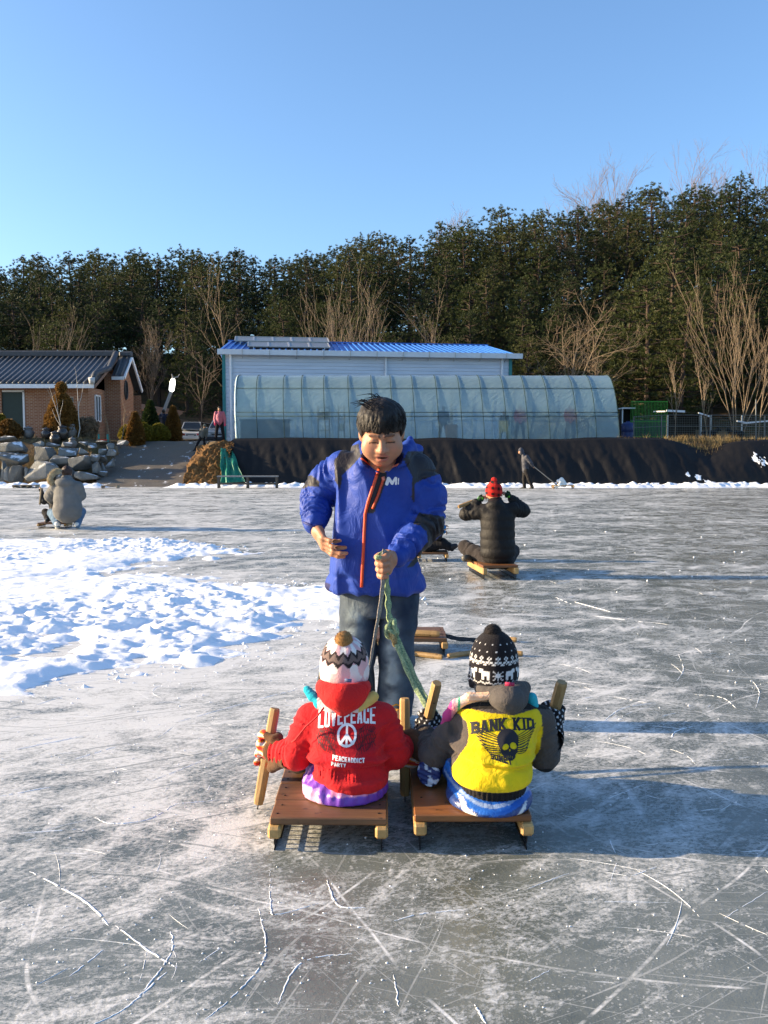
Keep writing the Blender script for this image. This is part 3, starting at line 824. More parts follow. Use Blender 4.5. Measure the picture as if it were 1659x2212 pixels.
# ---- greenhouse tunnel of clear film on steel hoops
def greenhouse():
    Y0 = 38.05; X0, X1 = A(513, 952, Y0).x, A(1339, 950, Y0).x
    W, Hh = 5.4, 2.98
    root = thing('greenhouse', 'tunnel greenhouse of translucent film over steel hoops', 'greenhouse', (X0, Y0, BANK))
    L = X1 - X0
    def arch(t):  # t 0 (front foot) .. 1 (back foot)
        # straight side walls up to 1.45 m, then a rounded roof
        a = math.pi * t
        y = W / 2 - math.cos(a) * W / 2 * (1 if 1 else 0)
        k = abs(math.cos(a)) ** 2.3
        z = Hh * (1 - k) ** .74
        return y, z
    t = NT('greenhouse_film'); co = t.co()
    nz = t.noise(t.map(co, (1, 1, 1.0), (0, .7, 0)), 1.6, 6, .65)
    hz = t.n('ShaderNodeSeparateXYZ', {0: co}).outputs[2]
    tint = t.ramp(nz, [(.3, (.33, .51, .58)), (.7, (.43, .61, .67))])
    wr = t.noise(t.map(co, (3.2, 3.2, .9), (0, .9, .3)), 2.2, 5, .65)
    dif = t.n('ShaderNodeBsdfDiffuse', {'Color': tint})
    trl = t.n('ShaderNodeBsdfTranslucent', {'Color': tint})
    m1 = t.n('ShaderNodeMixShader', {0: .5, 1: dif.outputs[0], 2: trl.outputs[0]})
    tra = t.n('ShaderNodeBsdfTransparent', {'Color': (.88, .97, 1.0, 1)})
    clear = t.math('MULTIPLY', t.rng(hz, 1.55, 1.1, .22, .58), t.rng(nz, .2, .8, .75, 1.2))
    m2 = t.n('ShaderNodeMixShader', {0: clear, 1: m1.outputs[0], 2: tra.outputs[0]})
    bm_ = t.bump(wr, .5, .05)
    gl = t.n('ShaderNodeBsdfGlossy', {'Roughness': .28, 'Color': (1, 1, 1, 1), 'Normal': bm_})
    fr = t.n('ShaderNodeFresnel', {'IOR': 1.4, 'Normal': bm_})
    m3 = t.n('ShaderNodeMixShader', {0: t.math('MULTIPLY', fr, .9), 1: m2.outputs[0], 2: gl.outputs[0]})
    for s in (dif, trl): t.set(s.inputs['Normal'], bm_)
    t.t.links.new(m3.outputs[0], t.out.inputs[0])
    FILM = t.m
    nx, nt = 150, 46
    xs = np.linspace(0, L, nx); ts = np.linspace(0.0, 1.0, nt)
    bays = 17
    V = []
    for x in xs:
        for tt in ts:
            y, z = arch(tt)
            sag = .007 * abs(math.sin(math.pi * x / L * bays)) * math.sin(math.pi * tt)
            dx = -.22 * (y / W) * (1 - x / L) * 0
            n = .012 * math.sin(x * 5 + tt * 31) * (1 if z < 1.4 else .3)
            V.append((x - .28 * min(1, z / Hh) * (1 - x / L) , y + sag * (.7 if tt < .5 else -.7) + n, max(0, z - sag)))
    meshobj('film', V, grid(nx, nt), FILM, root, True, False)
    for end, x in (('left', 0), ('right', L)):
        P = [(x - (.28 * min(1, arch(q)[1] / Hh) if x == 0 else 0), arch(q)[0], arch(q)[1]) for q in ts]
        P.append((x, W / 2, 0.0)); c = len(P) - 1
        meshobj('end_film', P, [(i, i + 1, c) for i in range(nt - 1)], FILM, root, False, False)
    HOOP = mat('hoop_steel', (.02, .045, .05), .7, .2, 6, spec=.1)
    for i in range(bays + 1):
        x = L * i / bays + random.Random(i).uniform(-.12, .12) * (0 < i < bays)
        pts = []
        for tt in np.linspace(0, 1, 34):
            y, z = arch(tt)
            pts.append((x - .28 * min(1, z / Hh) * (1 - x / L) + (.02 if i == 0 else -.02 if i == bays else 0), y + (-.014 if tt < .5 else .014), z * 1.006 + .004 + (-.05 if tt in (0., 1.) else 0)))
        MB().tube(pts, .0125, 6).build('hoop', HOOP, root, True, False)
    for tt in (.085, .105, .30, .5, .70, .895, .915):
        y, z = arch(tt)
        if tt < .2: z = 1.22 if tt < .09 else 1.05
        if tt > .8: z = 1.05 if tt < .9 else 1.22
        ty = None
        best = min(np.linspace(0, 1, 400), key=lambda q: abs(arch(q)[1] - z) + (10 if (q > .5) != (tt > .5) else 0))
        y = arch(best)[0]
        ins = .03 if tt < .5 else -.03
        MB().tube([(-.28 * min(1, z / Hh) + .02, y - ins, z), (L - .02, y - ins, z)], .013, 6).build('purlin', HOOP, root, True, False)
    MB().tube([(.04, -.02, .02), (L, -.02, .02)], .035, 6).build('foot_rail', mat('foot_rail', (.02, .03, .03), .7), root, True, False)
    # white batten at the left end
    pts = [( -.02 - .28 * min(1, arch(q)[1] / Hh), arch(q)[0] - .02, arch(q)[1]) for q in np.linspace(0.01, .45, 16)]
    MB().tube(pts, [.05, .045, .04, .05, .03, .045, .05, .035, .05, .04, .035, .05, .04, .04, .03, .03], 6).build('end_batten', mat('bleached_cloth', (.55, .66, .62), .8, .1), root, True, False)
    return X0, X1, Y0
GX0, GX1, GY0 = greenhouse()

# ---- brick house with a tiled roof
def brick_house():
    Y0 = 44.6; z0 = BANK + .1
    xr = A(192, 900, Y0).x
    root = thing('brick_house', 'single-storey red brick house with a dark tiled gable roof', 'house', (xr, Y0, z0))
    t = NT('brick_wall'); co = t.co()
    sw = t.n('ShaderNodeSeparateXYZ', {0: co})
    uv = t.n('ShaderNodeCombineXYZ', {0: t.math('ADD', sw.outputs[0], sw.outputs[1]), 1: sw.outputs[2], 2: 0.0})
    br = t.n('ShaderNodeTexBrick', {'Vector': uv, 'Scale': 1.0, 'Brick Width': .22, 'Row Height': .075, 'Mortar Size': .009, 'Color1': (.25, .095, .045, 1), 'Color2': (.33, .145, .07, 1), 'Mortar': (.46, .37, .28, 1)})
    c = t.mix(t.rng(t.noise(co, 1.5, 4), .3, .7, 0, .35), br.outputs[0], (.21, .08, .04))
    BRICK = t.fin(color=c, rough=.85, normal=t.bump(br.outputs[1], -.5, .01), spec=.2)
    He = A(100, 836, Y0).z - z0           # wall head
    L, D = 9.5, 6.6
    def wall(poly, th, name='wall'):
        m = MB().poly(poly, [tuple(range(len(poly)))]); return m
    m = MB()
    # front wall with openings: door (left) and window
    ops = [(-4.35, -3.2, 0.05, He - .18), (-1.72, -.75, .95, 2.18)]
    xsplit = sorted({-L, 0.0} | {o[0] for o in ops} | {o[1] for o in ops})
    for a, b in zip(xsplit[:-1], xsplit[1:]):
        op = next((o for o in ops if abs(o[0] - a) < 1e-6), None)
        if op is None: m.poly([(a, 0, 0), (b, 0, 0), (b, 0, He), (a, 0, He)], [(0, 1, 2, 3)])
        else:
            m.poly([(a, 0, 0), (b, 0, 0), (b, 0, op[2]), (a, 0, op[2])], [(0, 1, 2, 3)])
            m.poly([(a, 0, op[3]), (b, 0, op[3]), (b, 0, He), (a, 0, He)], [(0, 1, 2, 3)])
            for (p, q) in (((a, op[2]), (a, op[3])), ((b, op[3]), (b, op[2])), ((a, op[3]), (b, op[3])), ((b, op[2]), (a, op[2]))):
                m.poly([(p[0], 0, p[1]), (q[0], 0, q[1]), (q[0], .16, q[1]), (p[0], .16, p[1])], [(0, 1, 2, 3)])
    rise = 1.62
    m.poly([(0, 0, 0), (0, 2.6, 0), (0, 2.6, He + rise * 2.6 / (D / 2) * .98), (0, 0, He)], [(0, 1, 2, 3)])       # gable, in front of the wing
    m.poly([(0, 2.6, 0), (.84, 2.6, 0), (.84, 2.6, He + .75), (0, 2.6, He + .98)], [(0, 1, 2, 3)])                # wing, front
    m.poly([(.84, 2.6, 0), (.84, 5.0, 0), (.84, 5.0, He + .3), (.84, 3.7, He + rise - .05), (.84, 2.6, He + .75)], [(0, 1, 2, 3, 4)])
    m.poly([(0, 0, He), (0, D / 2, He + rise), (0, D, He)], [(0, 1, 2)]).poly([(-L, D, 0), (.84, D, 0), (.84, D, He), (-L, D, He)], [(3, 2, 1, 0)]).poly([(-L, 0, 0), (-L, D, 0), (-L, D, He), (-L, D / 2, He + rise), (-L, 0, He)], [(4, 3, 2, 1, 0)])
    recalc(m.build('wall', BRICK, root, world=False))
    # window and door
    def window(x0, x1, za, zb, y=.12, face='front', cross=True):
        w = MB()
        for a, b in (((x0, y, za), (x1, y, za)), ((x0, y, zb), (x1, y, zb)), ((x0, y, za), (x0, y, zb)), ((x1, y, za), (x1, y, zb))): w.beam(a, b, .07, .08, (0, 1, 0))
        if cross: w.beam(((x0 + x1) / 2, y, za), ((x0 + x1) / 2, y, zb), .05, .06, (0, 1, 0))
        o = w.build('window', WHITE, root, world=False)
        MB().box(((x0 + x1) / 2, y + .03, (za + zb) / 2), (x1 - x0, .02, zb - za)).build('pane', GLASS_D, o, world=False)
        MB().box(((x0 + x1) / 2, -.03, za - .05), (x1 - x0 + .16, .16, .06)).build('sill', WHITE, o, world=False)
    window(-1.72, -.75, .95, 2.18)
    d = MB().box((-3.78, .10, (He - .13) / 2 + .02), (1.13, .06, He - .24)).build('door', mat('dark_green_door', (.012, .028, .022), .4), root, world=False)
    MB().beam((-3.24, .02, .05), (-3.24, .02, He - .2), .09, .1, (0, 1, 0)).beam((-4.3, .02, He - .2), (-3.2, .02, He - .2), .09, .1, (0, 1, 0)).build('door_frame', WHITE, d, world=False)
    # window in the gable wall
    g = MB()
    for a, b in (((.03, .95, 1.0), (.03, 1.75, 1.0)), ((.03, .95, 2.3), (.03, 1.75, 2.3)), ((.03, .95, 1.0), (.03, .95, 2.3)), ((.03, 1.75, 1.0), (.03, 1.75, 2.3)), ((.03, 1.35, 1.0), (.03, 1.35, 2.3))): g.beam(a, b, .08, .07, (1, 0, 0))
    g = g.build('window', WHITE, root, world=False)
    MB().box((.012, 1.35, 1.65), (.02, .8, 1.3)).build('pane', GLASS_D, g, world=False)
    # oval window of the wing
    ov = MB(); P = [(.875, 3.55 + .30 * math.cos(a), 2.75 + .50 * math.sin(a)) for a in np.linspace(0, 6.2832, 17)]
    ov.tube(P, .035, 6, False); ov = ov.build('oval_window', DARKM, root, True, False)
    MB().poly([(.856, p[1], p[2]) for p in P[:-1]], [tuple(range(16))]).build('pane', GLASS_D, ov, world=False)
    # roof
    TILE = mat('roof_tile', (.075, .078, .085), .5, .25, 5, .4, 30, spec=.5)
    RIDGE = mat('ridge_tile', (.055, .058, .065), .55, .3, 7, .5, 25)
    ey, ez = -.62, He + .10; ry, rz = D / 2, He + rise + .22
    x0, x1 = -L - .5, .48
    rf = MB().poly([(x0, ey, ez), (x1, ey, ez), (x1, ry, rz), (x0, ry, rz)], [(0, 1, 2, 3)]).poly([(x0, ry, rz), (x1, ry, rz), (x1, D + .5, ez), (x0, D + .5, ez)], [(0, 1, 2, 3)]).build('roof', TILE, root, world=False)
    n = 36
    for i in range(n):
        x = x0 + .12 + i * (x1 - x0 - .3) / (n - 1)
        P = []
        for k in range(8):
            u = k / 7
            P.append((x, ey + (ry - ey) * u, ez + (rz - ez) * u + .035 - .05 * math.sin(math.pi * u)))
        MB().tube(P, .072, 6).build('tile_row', TILE, rf, True, False)
    MB().box(((x0 + x1) / 2, ry, rz + .16), (x1 - x0, .3, .34), bev=.06).build('ridge', RIDGE, rf, world=False)
    MB().tube([(x1 - .05, ey - .05, ez + .12), (x1 - .03, ey * .4, ez + .55), (x1 + .02, ry * .55, (ez + rz) / 2 + .12), (x1 - .05, ry, rz + .2)], [.15, .15, .15, .16], 8).build('verge_ridge', RIDGE, rf, True, False)
    MB().tube([(x1 - .05, ey - .1, ez + .02), (x1 - .05, ey - .16, ez + .30)], [.13, .17], 8).build('ridge_end', mat('plaster', (.5, .5, .5), .8), rf, True, False)
    MB().box(((x0 + x1) / 2, ey + .02, ez - .1), (x1 - x0, .06, .2)).build('eave_board', WHITE, rf, world=False)
    MB().beam((x1 - .02, ey + .1, ez - .12), (x1 - .02, ry, rz - .12), .1, .16).build('verge_board', mat('brown_board', (.18, .11, .08), .7), rf, world=False)
    # wing roof, seen just past the gable
    ya, za, yb, zb = 3.7, rz + .05, 5.5, He + .22
    wr = MB().poly([(.5, 2.2, He + .72), (1.12, 2.2, He + .72), (1.15, ya, za), (.5, ya, za)], [(0, 1, 2, 3)]).poly([(.5, ya, za), (1.15, ya, za), (1.18, yb, zb), (.5, yb, zb)], [(0, 1, 2, 3)]).build('wing_roof', TILE, root, world=False)
    for i in range(2):
        x = .70 + i * .28
        MB().tube([(x, 2.22, He + .75), (x, ya, za + .03)], .07, 6).build('tile_row', TILE, wr, True, False)
    MB().box((.85, ya, za + .14), (.7, .3, .28), bev=.06).build('ridge', RIDGE, wr, world=False)
    MB().box((.82, 2.2, He + .62), (.62, .07, .17)).build('eave_board', WHITE, wr, world=False)
    MB().beam((1.17, ya, za - .08), (1.2, yb, zb - .08), .08, .18).build('verge_board', WHITE, wr, world=False)
    MB().beam((1.16, 2.25, He + .64), (1.16, ya, za - .08), .08, .14).build('verge_board', WHITE, wr, world=False)
brick_house()

# ---- low building with an orange roof farther back
def back_house():
    Y0 = 56.0; a = A(283, 868, Y0); b = A(362, 897, Y0)
    root = thing('low_house', 'low building with an orange tiled roof half hidden behind the conical shrubs', 'house', (a.x, Y0, BANK))
    zt = a.z - BANK; W = b.x - a.x + .6
    MB().box((W / 2, 2.6, (zt - 1.0) / 2), (W - .6, 4.6, zt - 1.0)).build('wall', mat('ochre_wall', (.36, .22, .13), .85), root, world=False)
    MB().poly([(-.8, -.2, zt - .1), (W, -.2, zt - 1.0), (W, 2.4, zt - .5), (-.8, 2.4, zt + .15)], [(0, 1, 2, 3)]).poly([(-.8, -.2, zt - .2), (W, -.2, zt - 1.1), (W, -.2, zt - 1.0), (-.8, -.2, zt - .1)], [(0, 1, 2, 3)]).build('roof', mat('orange_tile', (.40, .17, .075), .7, .2, 4, .4, 12), root, world=False)
    MB().box((W - .9, -.16, zt - 1.06), (1.8, .05, .16)).build('eave_board', WHITE, root, world=False)
back_house()
# ================================================================== figures: smooth solid modelling
class Solid:
    """signed distances of blended round shapes on a grid, turned into one continuous mesh"""
    def __init__(s, lo, hi, vox):
        s.lo = np.array(lo, np.float32); s.vox = vox
        s.n = np.ceil((np.array(hi) - s.lo) / vox).astype(int) + 1
        s.d = np.full(s.n, .5, np.float32)
    def sub(s, lo, hi):
        a = np.clip(np.floor((np.array(lo) - s.lo) / s.vox).astype(int), 0, s.n - 1)
        b = np.clip(np.ceil((np.array(hi) - s.lo) / s.vox).astype(int) + 1, 0, s.n)
        if np.any(b - a < 2): return None, None
        sl = tuple(slice(i, j) for i, j in zip(a, b))
        ax = [s.lo[k] + s.vox * np.arange(a[k], b[k], dtype=np.float32) for k in range(3)]
        return sl, (ax[0][:, None, None], ax[1][None, :, None], ax[2][None, None, :])
    def put(s, sl, dn, k, mode):
        o = s.d[sl]
        if mode == 'add':
            if k <= 0: s.d[sl] = np.minimum(o, dn)
            else:
                h = np.clip(.5 + .5 * (o - dn) / k, 0, 1)
                s.d[sl] = o * (1 - h) + dn * h - k * h * (1 - h)
        else:
            if k <= 0: s.d[sl] = np.maximum(o, -dn)
            else:
                h = np.clip(.5 - .5 * (o + dn) / k, 0, 1)
                s.d[sl] = o * (1 - h) + (-dn) * h + k * h * (1 - h)
    def cap(s, a, b, ra, rb=None, k=.02, flat=None, mode='add', fold=None):
        """round tapered bar from a to b; flat=(axis, factor) squeezes across an axis; fold(t, P) adds relief"""
        rb = ra if rb is None else rb
        a = np.array(a, np.float32); b = np.array(b, np.float32); r = max(ra, rb) * (1 if flat is None else max(1, 1 / flat[1])) + k + 3 * s.vox + .01
        sl, P = s.sub(np.minimum(a, b) - r, np.maximum(a, b) + r)
        if sl is None: return s
        ba = b - a; L2 = float(ba @ ba) + 1e-9
        p = [P[i] - a[i] for i in range(3)]
        t = np.clip((p[0] * ba[0] + p[1] * ba[1] + p[2] * ba[2]) / L2, 0, 1)
        q = [p[i] - t * ba[i] for i in range(3)]
        if flat is not None:
            ax = np.array(flat[0], np.float32); ax /= np.linalg.norm(ax)
            dt = q[0] * ax[0] + q[1] * ax[1] + q[2] * ax[2]
            q = [q[i] + (flat[1] - 1) * dt * ax[i] for i in range(3)]
        d = np.sqrt(q[0] ** 2 + q[1] ** 2 + q[2] ** 2) - (ra + (rb - ra) * t)
        if flat is not None and flat[1] > 1: d = d / (flat[1] ** .5)
        if fold is not None: d = d - fold(t, P)
        s.put(sl, d, k, mode); return s
    def chain(s, pts, rad, k=.02, **kw):
        for i in range(len(pts) - 1): s.cap(pts[i], pts[i + 1], rad[i], rad[i + 1], k, **kw)
        return s
    def ell(s, c, r, rot=None, k=.02, mode='add', fold=None):
        c = np.array(c, np.float32); r = np.array(r, np.float32)
        e = float(r.max()) + k + 3 * s.vox
        sl, P = s.sub(c - e, c + e)
        if sl is None: return s
        p = [P[i] - c[i] for i in range(3)]
        if rot is not None:
            M = np.array(rot.to_3x3() if hasattr(rot, 'to_3x3') else rot).T.astype(np.float32)
            p = [M[i, 0] * p[0] + M[i, 1] * p[1] + M[i, 2] * p[2] for i in range(3)]
        k0 = np.sqrt((p[0] / r[0]) ** 2 + (p[1] / r[1]) ** 2 + (p[2] / r[2]) ** 2)
        k1 = np.sqrt((p[0] / r[0] ** 2) ** 2 + (p[1] / r[1] ** 2) ** 2 + (p[2] / r[2] ** 2) ** 2) + 1e-6
        d = k0 * (k0 - 1) / k1
        if fold is not None: d = d - fold(None, P)
        s.put(sl, d, k, mode); return s
    def cut(s, f, k=.006):
        """keep only where f(X, Y, Z) <= 0"""
        ax = [s.lo[i] + s.vox * np.arange(s.n[i], dtype=np.float32) for i in range(3)]
        d = f(ax[0][:, None, None], ax[1][None, :, None], ax[2][None, None, :]) + np.zeros(s.n, np.float32)
        h = np.clip(.5 - .5 * (s.d - d) / k, 0, 1)
        s.d = s.d * (1 - h) + d * h + k * h * (1 - h); return s
    def relief(s, f):
        ax = [s.lo[i] + s.vox * np.arange(s.n[i], dtype=np.float32) for i in range(3)]
        near = np.abs(s.d) < 4 * s.vox + .03
        idx = np.nonzero(near)
        s.d[idx] -= f(ax[0][idx[0]], ax[1][idx[1]], ax[2][idx[2]]); return s
    def mesh(s, smooth=1):
        d = s.d; ins = d < 0
        nx, ny, nz = d.shape
        c = ins[:-1, :-1, :-1].astype(np.int8)
        tot = np.zeros((nx - 1, ny - 1, nz - 1), np.int8)
        for i in (0, 1):
            for j in (0, 1):
                for k in (0, 1): tot += ins[i:nx - 1 + i, j:ny - 1 + j, k:nz - 1 + k]
        act = (tot > 0) & (tot < 8)
        I = np.stack(np.nonzero(act), 1)
        idm = np.full(act.shape, -1, np.int32); idm[act] = np.arange(len(I))
        S = np.zeros((len(I), 3), np.float32); C = np.zeros(len(I), np.float32)
        cr = [(i, j, k) for i in (0, 1) for j in (0, 1) for k in (0, 1)]
        for a in cr:
            for ax in range(3):
                if a[ax]: continue
                b = list(a); b[ax] = 1
                da = d[I[:, 0] + a[0], I[:, 1] + a[1], I[:, 2] + a[2]]; db = d[I[:, 0] + b[0], I[:, 1] + b[1], I[:, 2] + b[2]]
                x = (da < 0) != (db < 0)
                t = np.where(x, da / np.where(da == db, 1, da - db), 0)
                pos = np.zeros((len(I), 3), np.float32) + np.array(a, np.float32)
                pos[:, ax] = t
                S += pos * x[:, None]; C += x
        V = s.lo + s.vox * (I + S / C[:, None])
        Q = []
        for ax in range(3):
            o = [k for k in range(3) if k != ax]
            sl0 = [slice(None)] * 3; sl1 = [slice(None)] * 3
            sl0[ax] = slice(0, -1); sl1[ax] = slice(1, None)
            x = ins[tuple(sl0)] != ins[tuple(sl1)]
            E = np.stack(np.nonzero(x), 1)
            ok = (E[:, o[0]] > 0) & (E[:, o[1]] > 0) & (E[:, o[0]] < s.n[o[0]] - 1) & (E[:, o[1]] < s.n[o[1]] - 1)
            E = E[ok]
            flip = ins[E[:, 0], E[:, 1], E[:, 2]]
            def cell(da, db):
                e = E.copy(); e[:, o[0]] -= da; e[:, o[1]] -= db
                return idm[e[:, 0], e[:, 1], e[:, 2]]
            q = np.stack([cell(1, 1), cell(0, 1), cell(0, 0), cell(1, 0)], 1)
            if ax == 1: flip = ~flip
            q[~flip] = q[~flip][:, ::-1]
            Q.append(q)
        Q = np.concatenate(Q); Q = Q[(Q >= 0).all(1)]
        for _ in range(smooth):
            acc = np.zeros_like(V); cnt = np.zeros(len(V), np.float32)
            for a in range(4):
                for b in ((a + 1) % 4, (a + 3) % 4):
                    for cix in range(3): acc[:, cix] += np.bincount(Q[:, a], V[Q[:, b], cix], len(V))
                    cnt += np.bincount(Q[:, a], minlength=len(V))
            V = V * .5 + .5 * acc / np.maximum(cnt, 1)[:, None]
        return V.astype(np.float32), Q
def blob(name, solid, m, parent, col=None, smooth=1, extra=None):
    V, Q = solid.mesh(smooth)
    if extra is not None:
        v2, q2 = extra
        Q = np.concatenate([Q, q2 + len(V)]); V = np.concatenate([V, v2])
    c = None
    if col is not None: c = col(V)
    return meshobj(name, V, Q, m, parent, True, True, c)
def merge(*ms):
    Vs, Qs, n = [], [], 0
    for V, Q in ms: Vs.append(V); Qs.append(Q + n); n += len(V)
    return np.concatenate(Vs), np.concatenate(Qs)

# ---- cloth materials (colour regions come from the mesh itself)
def cloth(name, rough=.75, wave=0.0, wscale=18, fine=0.0, fscale=260, sheen=0.0, spec=.25, var=.10, coat=0.0, mscale=1.0):
    if name in MATS: return MATS[name]
    t = NT(name); co = t.co()
    c = t.n('ShaderNodeVertexColor', layer_name='Col').outputs[0]
    nz = t.noise(co, 9 * mscale, 5, .6)
    c = t.mix(1.0, c, t.rng(nz, .25, .75, 1 - var, 1 + var), 'MULTIPLY')
    nrm = None
    if wave: nrm = t.bump(t.noise(t.map(co, (1, 1, .7)), wscale, 4, .55, .8), wave, .02)
    if fine: nrm = t.bump(t.noise(co, fscale, 3, .7), fine, .003, nrm) if nrm is not None else t.bump(t.noise(co, fscale, 3, .7), fine, .003)
    kw = {'color': c, 'rough': rough, 'spec': spec, 'sheen': sheen, 'coat': coat}
    if nrm is not None: kw['normal'] = nrm
    MATS[name] = t.fin(**kw); return MATS[name]
SHELL = cloth('jacket_shell', .55, .8, 11, .15, 300, .0, .22)
FLEECE = cloth('sweatshirt_fleece', .88, .55, 24, .5, 320, .06, .12, .14)
SATIN = cloth('puffed_nylon', .36, .4, 20, .0, 300, .02, .45)
DENIM = cloth('denim', .85, .6, 16, .6, 420, .02, .12, .25)
KNIT = cloth('knitted_wool', .95, 0, 10, 1.0, 170, .08, .08, .10)
HIDE = cloth('leather_shoe', .5, .2, 20, .2, 200, 0, .4)
def skin_mat():
    t = NT('skin'); co = t.co()
    c = t.n('ShaderNodeVertexColor', layer_name='Col').outputs[0]
    c = t.mix(t.rng(t.noise(co, 22, 3), .3, .7, 0, .25), c, (.42, .17, .10))
    t.b.inputs['Subsurface Radius'].default_value = (.012, .005, .003)
    t.b.inputs['Subsurface Scale'].default_value = .6
    return t.fin(color=c, rough=.5, spec=.35, sss=.12, normal=t.bump(t.noise(co, 160, 3), .12, .002))
SKIN_M = skin_mat()
SKIN = (.40, .20, .115)
def hair_mat():
    t = NT('black_hair'); co = t.co()
    nz = t.noise(t.map(co, (60, 60, 9)), 1.2, 4, .6)
    return t.fin(color=t.ramp(nz, [(.3, (.006, .005, .005)), (.75, (.022, .017, .014))]), rough=.58, spec=.3, normal=t.bump(nz, .9, .006))
HAIR = hair_mat()

def flat_col(c): return lambda V: np.tile(np.array(c, np.float32), (len(V), 1))
def N3(P, s, seed=0): return vnoise(P[0] * s, P[1] * s, P[2] * s, seed) if not isinstance(P, np.ndarray) else vnoise(P[:, 0] * s, P[:, 1] * s, P[:, 2] * s, seed)
def rings(amp, freq, seed=0, a0=0., a1=1., tw=2.0):
    """sleeve creases: uneven rings that run askew round the limb"""
    def f(t, P):
        ph = tw * N3(P, 9, seed) + 1.5 * N3(P, 21, seed + 1)
        w = sstep(a0 - .15, a0 + .1, t) * (1 - sstep(a1 - .1, a1 + .15, t))
        return amp * w * np.sin(freq * t * 6.283 + ph * 2.2)
    return f
def creases(amp, s, seed, stretch=(1, 1, 1)):
    def f(t, P):
        x, y, z = (P[i] * stretch[i] for i in range(3))
        n = vnoise(x * s, y * s, z * s, seed)
        return amp * (1 - 2 * np.abs(n)) + .4 * amp * vnoise(x * s * 2.3, y * s * 2.3, z * s * 2.3, seed + 5)
    return f
V3 = lambda v: np.array(v, np.float32)

def hand(S, wrist, pdir, palm_n, thumb_side, size=1.0, curl=.5, fist=False, spread=.16, k=.006, gap=.35):
    """palm, four unequal jointed fingers and a thumb from the side of the palm"""
    w = Vector(wrist); d = Vector(pdir).normalized(); n = Vector(palm_n); n = (n - d * n.dot(d)).normalized(); s = d.cross(n).normalized() * thumb_side
    u = size
    for o in (-.024, -.008, .010, .026):
        S.cap(w + d * .015 * u + s * o * .75 * u, w + d * .082 * u + s * o * u, .0155 * u, .0145 * u, .010 * u)
    S.cap(w - d * .05 * u, w + d * .02 * u, .026 * u, .025 * u, .015 * u)
    segs = [(.044, .027, .022), (.048, .031, .023), (.045, .029, .022), (.035, .022, .019)]
    offs = [.029, .0098, -.0098, -.028]
    for i, (L, o) in enumerate(zip(segs, offs)):
        p = w + d * ((.090 if i in (1, 2) else .084) * u) + s * o * u
        a = (.15 + curl * .5) * (1 + .12 * i); fd = (d + s * (o / .03) * spread).normalized()
        r = (.0098, .010, .0096, .0084)[i] * u
        for j, l in enumerate(L):
            fd2 = (Matrix.Rotation(-a, 3, s * thumb_side) @ fd) if True else fd
            # turn towards the palm normal
            fd2 = (fd * math.cos(a) + n * math.sin(a)).normalized()
            n2 = (n * math.cos(a) - fd * math.sin(a)).normalized()
            q = p + fd2 * l * u
            S.cap(p, q, r, r * .92, k * u); p = q; r *= .92; fd = fd2
            # carry the palm normal with the finger
            nn = n2
            n_old = n; n = nn
            a = curl * (1.25 if fist else .8)
        n = Vector(palm_n); n = (n - d * n.dot(d)).normalized()
    p = w + d * .028 * u + s * .026 * u + n * .006 * u
    td = (d * .62 + s * .72 + n * .35).normalized() if not fist else (d * .72 + s * .30 + n * .65).normalized()
    q = p + td * .040 * u; S.cap(p, q, .0145 * u, .012 * u, .012 * u)
    td2 = (td + d * .45 + n * (.25 if not fist else .5) - s * (.25 if not fist else .75)).normalized()
    q2 = q + td2 * .031 * u; S.cap(q, q2, .0115 * u, .0105 * u, .006 * u)
    S.cap(q2, q2 + (td2 + (d * .2)).normalized() * .024 * u, .0105 * u, .0085 * u, .005 * u)

def project(pts2d, origin, ux, uy, bvh, direction, off=.002):
    """lay points of a flat drawing onto a surface"""
    out = []; dv = Vector(direction).normalized()
    for x, y in pts2d:
        o = Vector(origin) + Vector(ux) * x + Vector(uy) * y
        h = bvh.ray_cast(o - dv * .6, dv, 1.5)
        out.append(None if h[0] is None else h[0] - dv * off)
    return out
def print_mask(name, mask, cell, origin, ux, uy, obj, direction, m, off=.0022):
    """flat print: the inked cells of mask[row, col] (row 0 at the bottom, centred), laid on obj as thin film"""
    me = obj.data; mw = np.array(obj.matrix_basis)
    par = obj.parent; o3 = Vector((0, 0, 0))
    p = obj
    while p is not None: o3 += p.location; p = p.parent
    bvh = BVHTree.FromPolygons([v.co + o3 for v in me.vertices], [p.vertices[:] for p in me.polygons])
    ny, nx = mask.shape
    need = np.zeros((ny + 1, nx + 1), bool)
    for a in (0, 1):
        for b in (0, 1): need[a:ny + a, b:nx + b] |= mask
    idx = np.full(need.shape, -1, int); V = []
    J = np.stack(np.nonzero(need), 1)
    pts = project([((c - nx / 2) * cell, (r - ny / 2) * cell) for r, c in J], origin, ux, uy, bvh, direction, off)
    for (r, c), q in zip(J, pts):
        if q is not None: idx[r, c] = len(V); V.append(q)
    Fs = []
    for r, c in np.stack(np.nonzero(mask), 1):
        f = (idx[r, c], idx[r, c + 1], idx[r + 1, c + 1], idx[r + 1, c])
        if min(f) < 0: continue
        z = [V[i] for i in f]
        if max((z[i] - z[(i + 1) % 4]).length for i in range(4)) > cell * 4: continue
        Fs.append(f)
    return meshobj(name, [tuple(v) for v in V], Fs, m, obj, True)

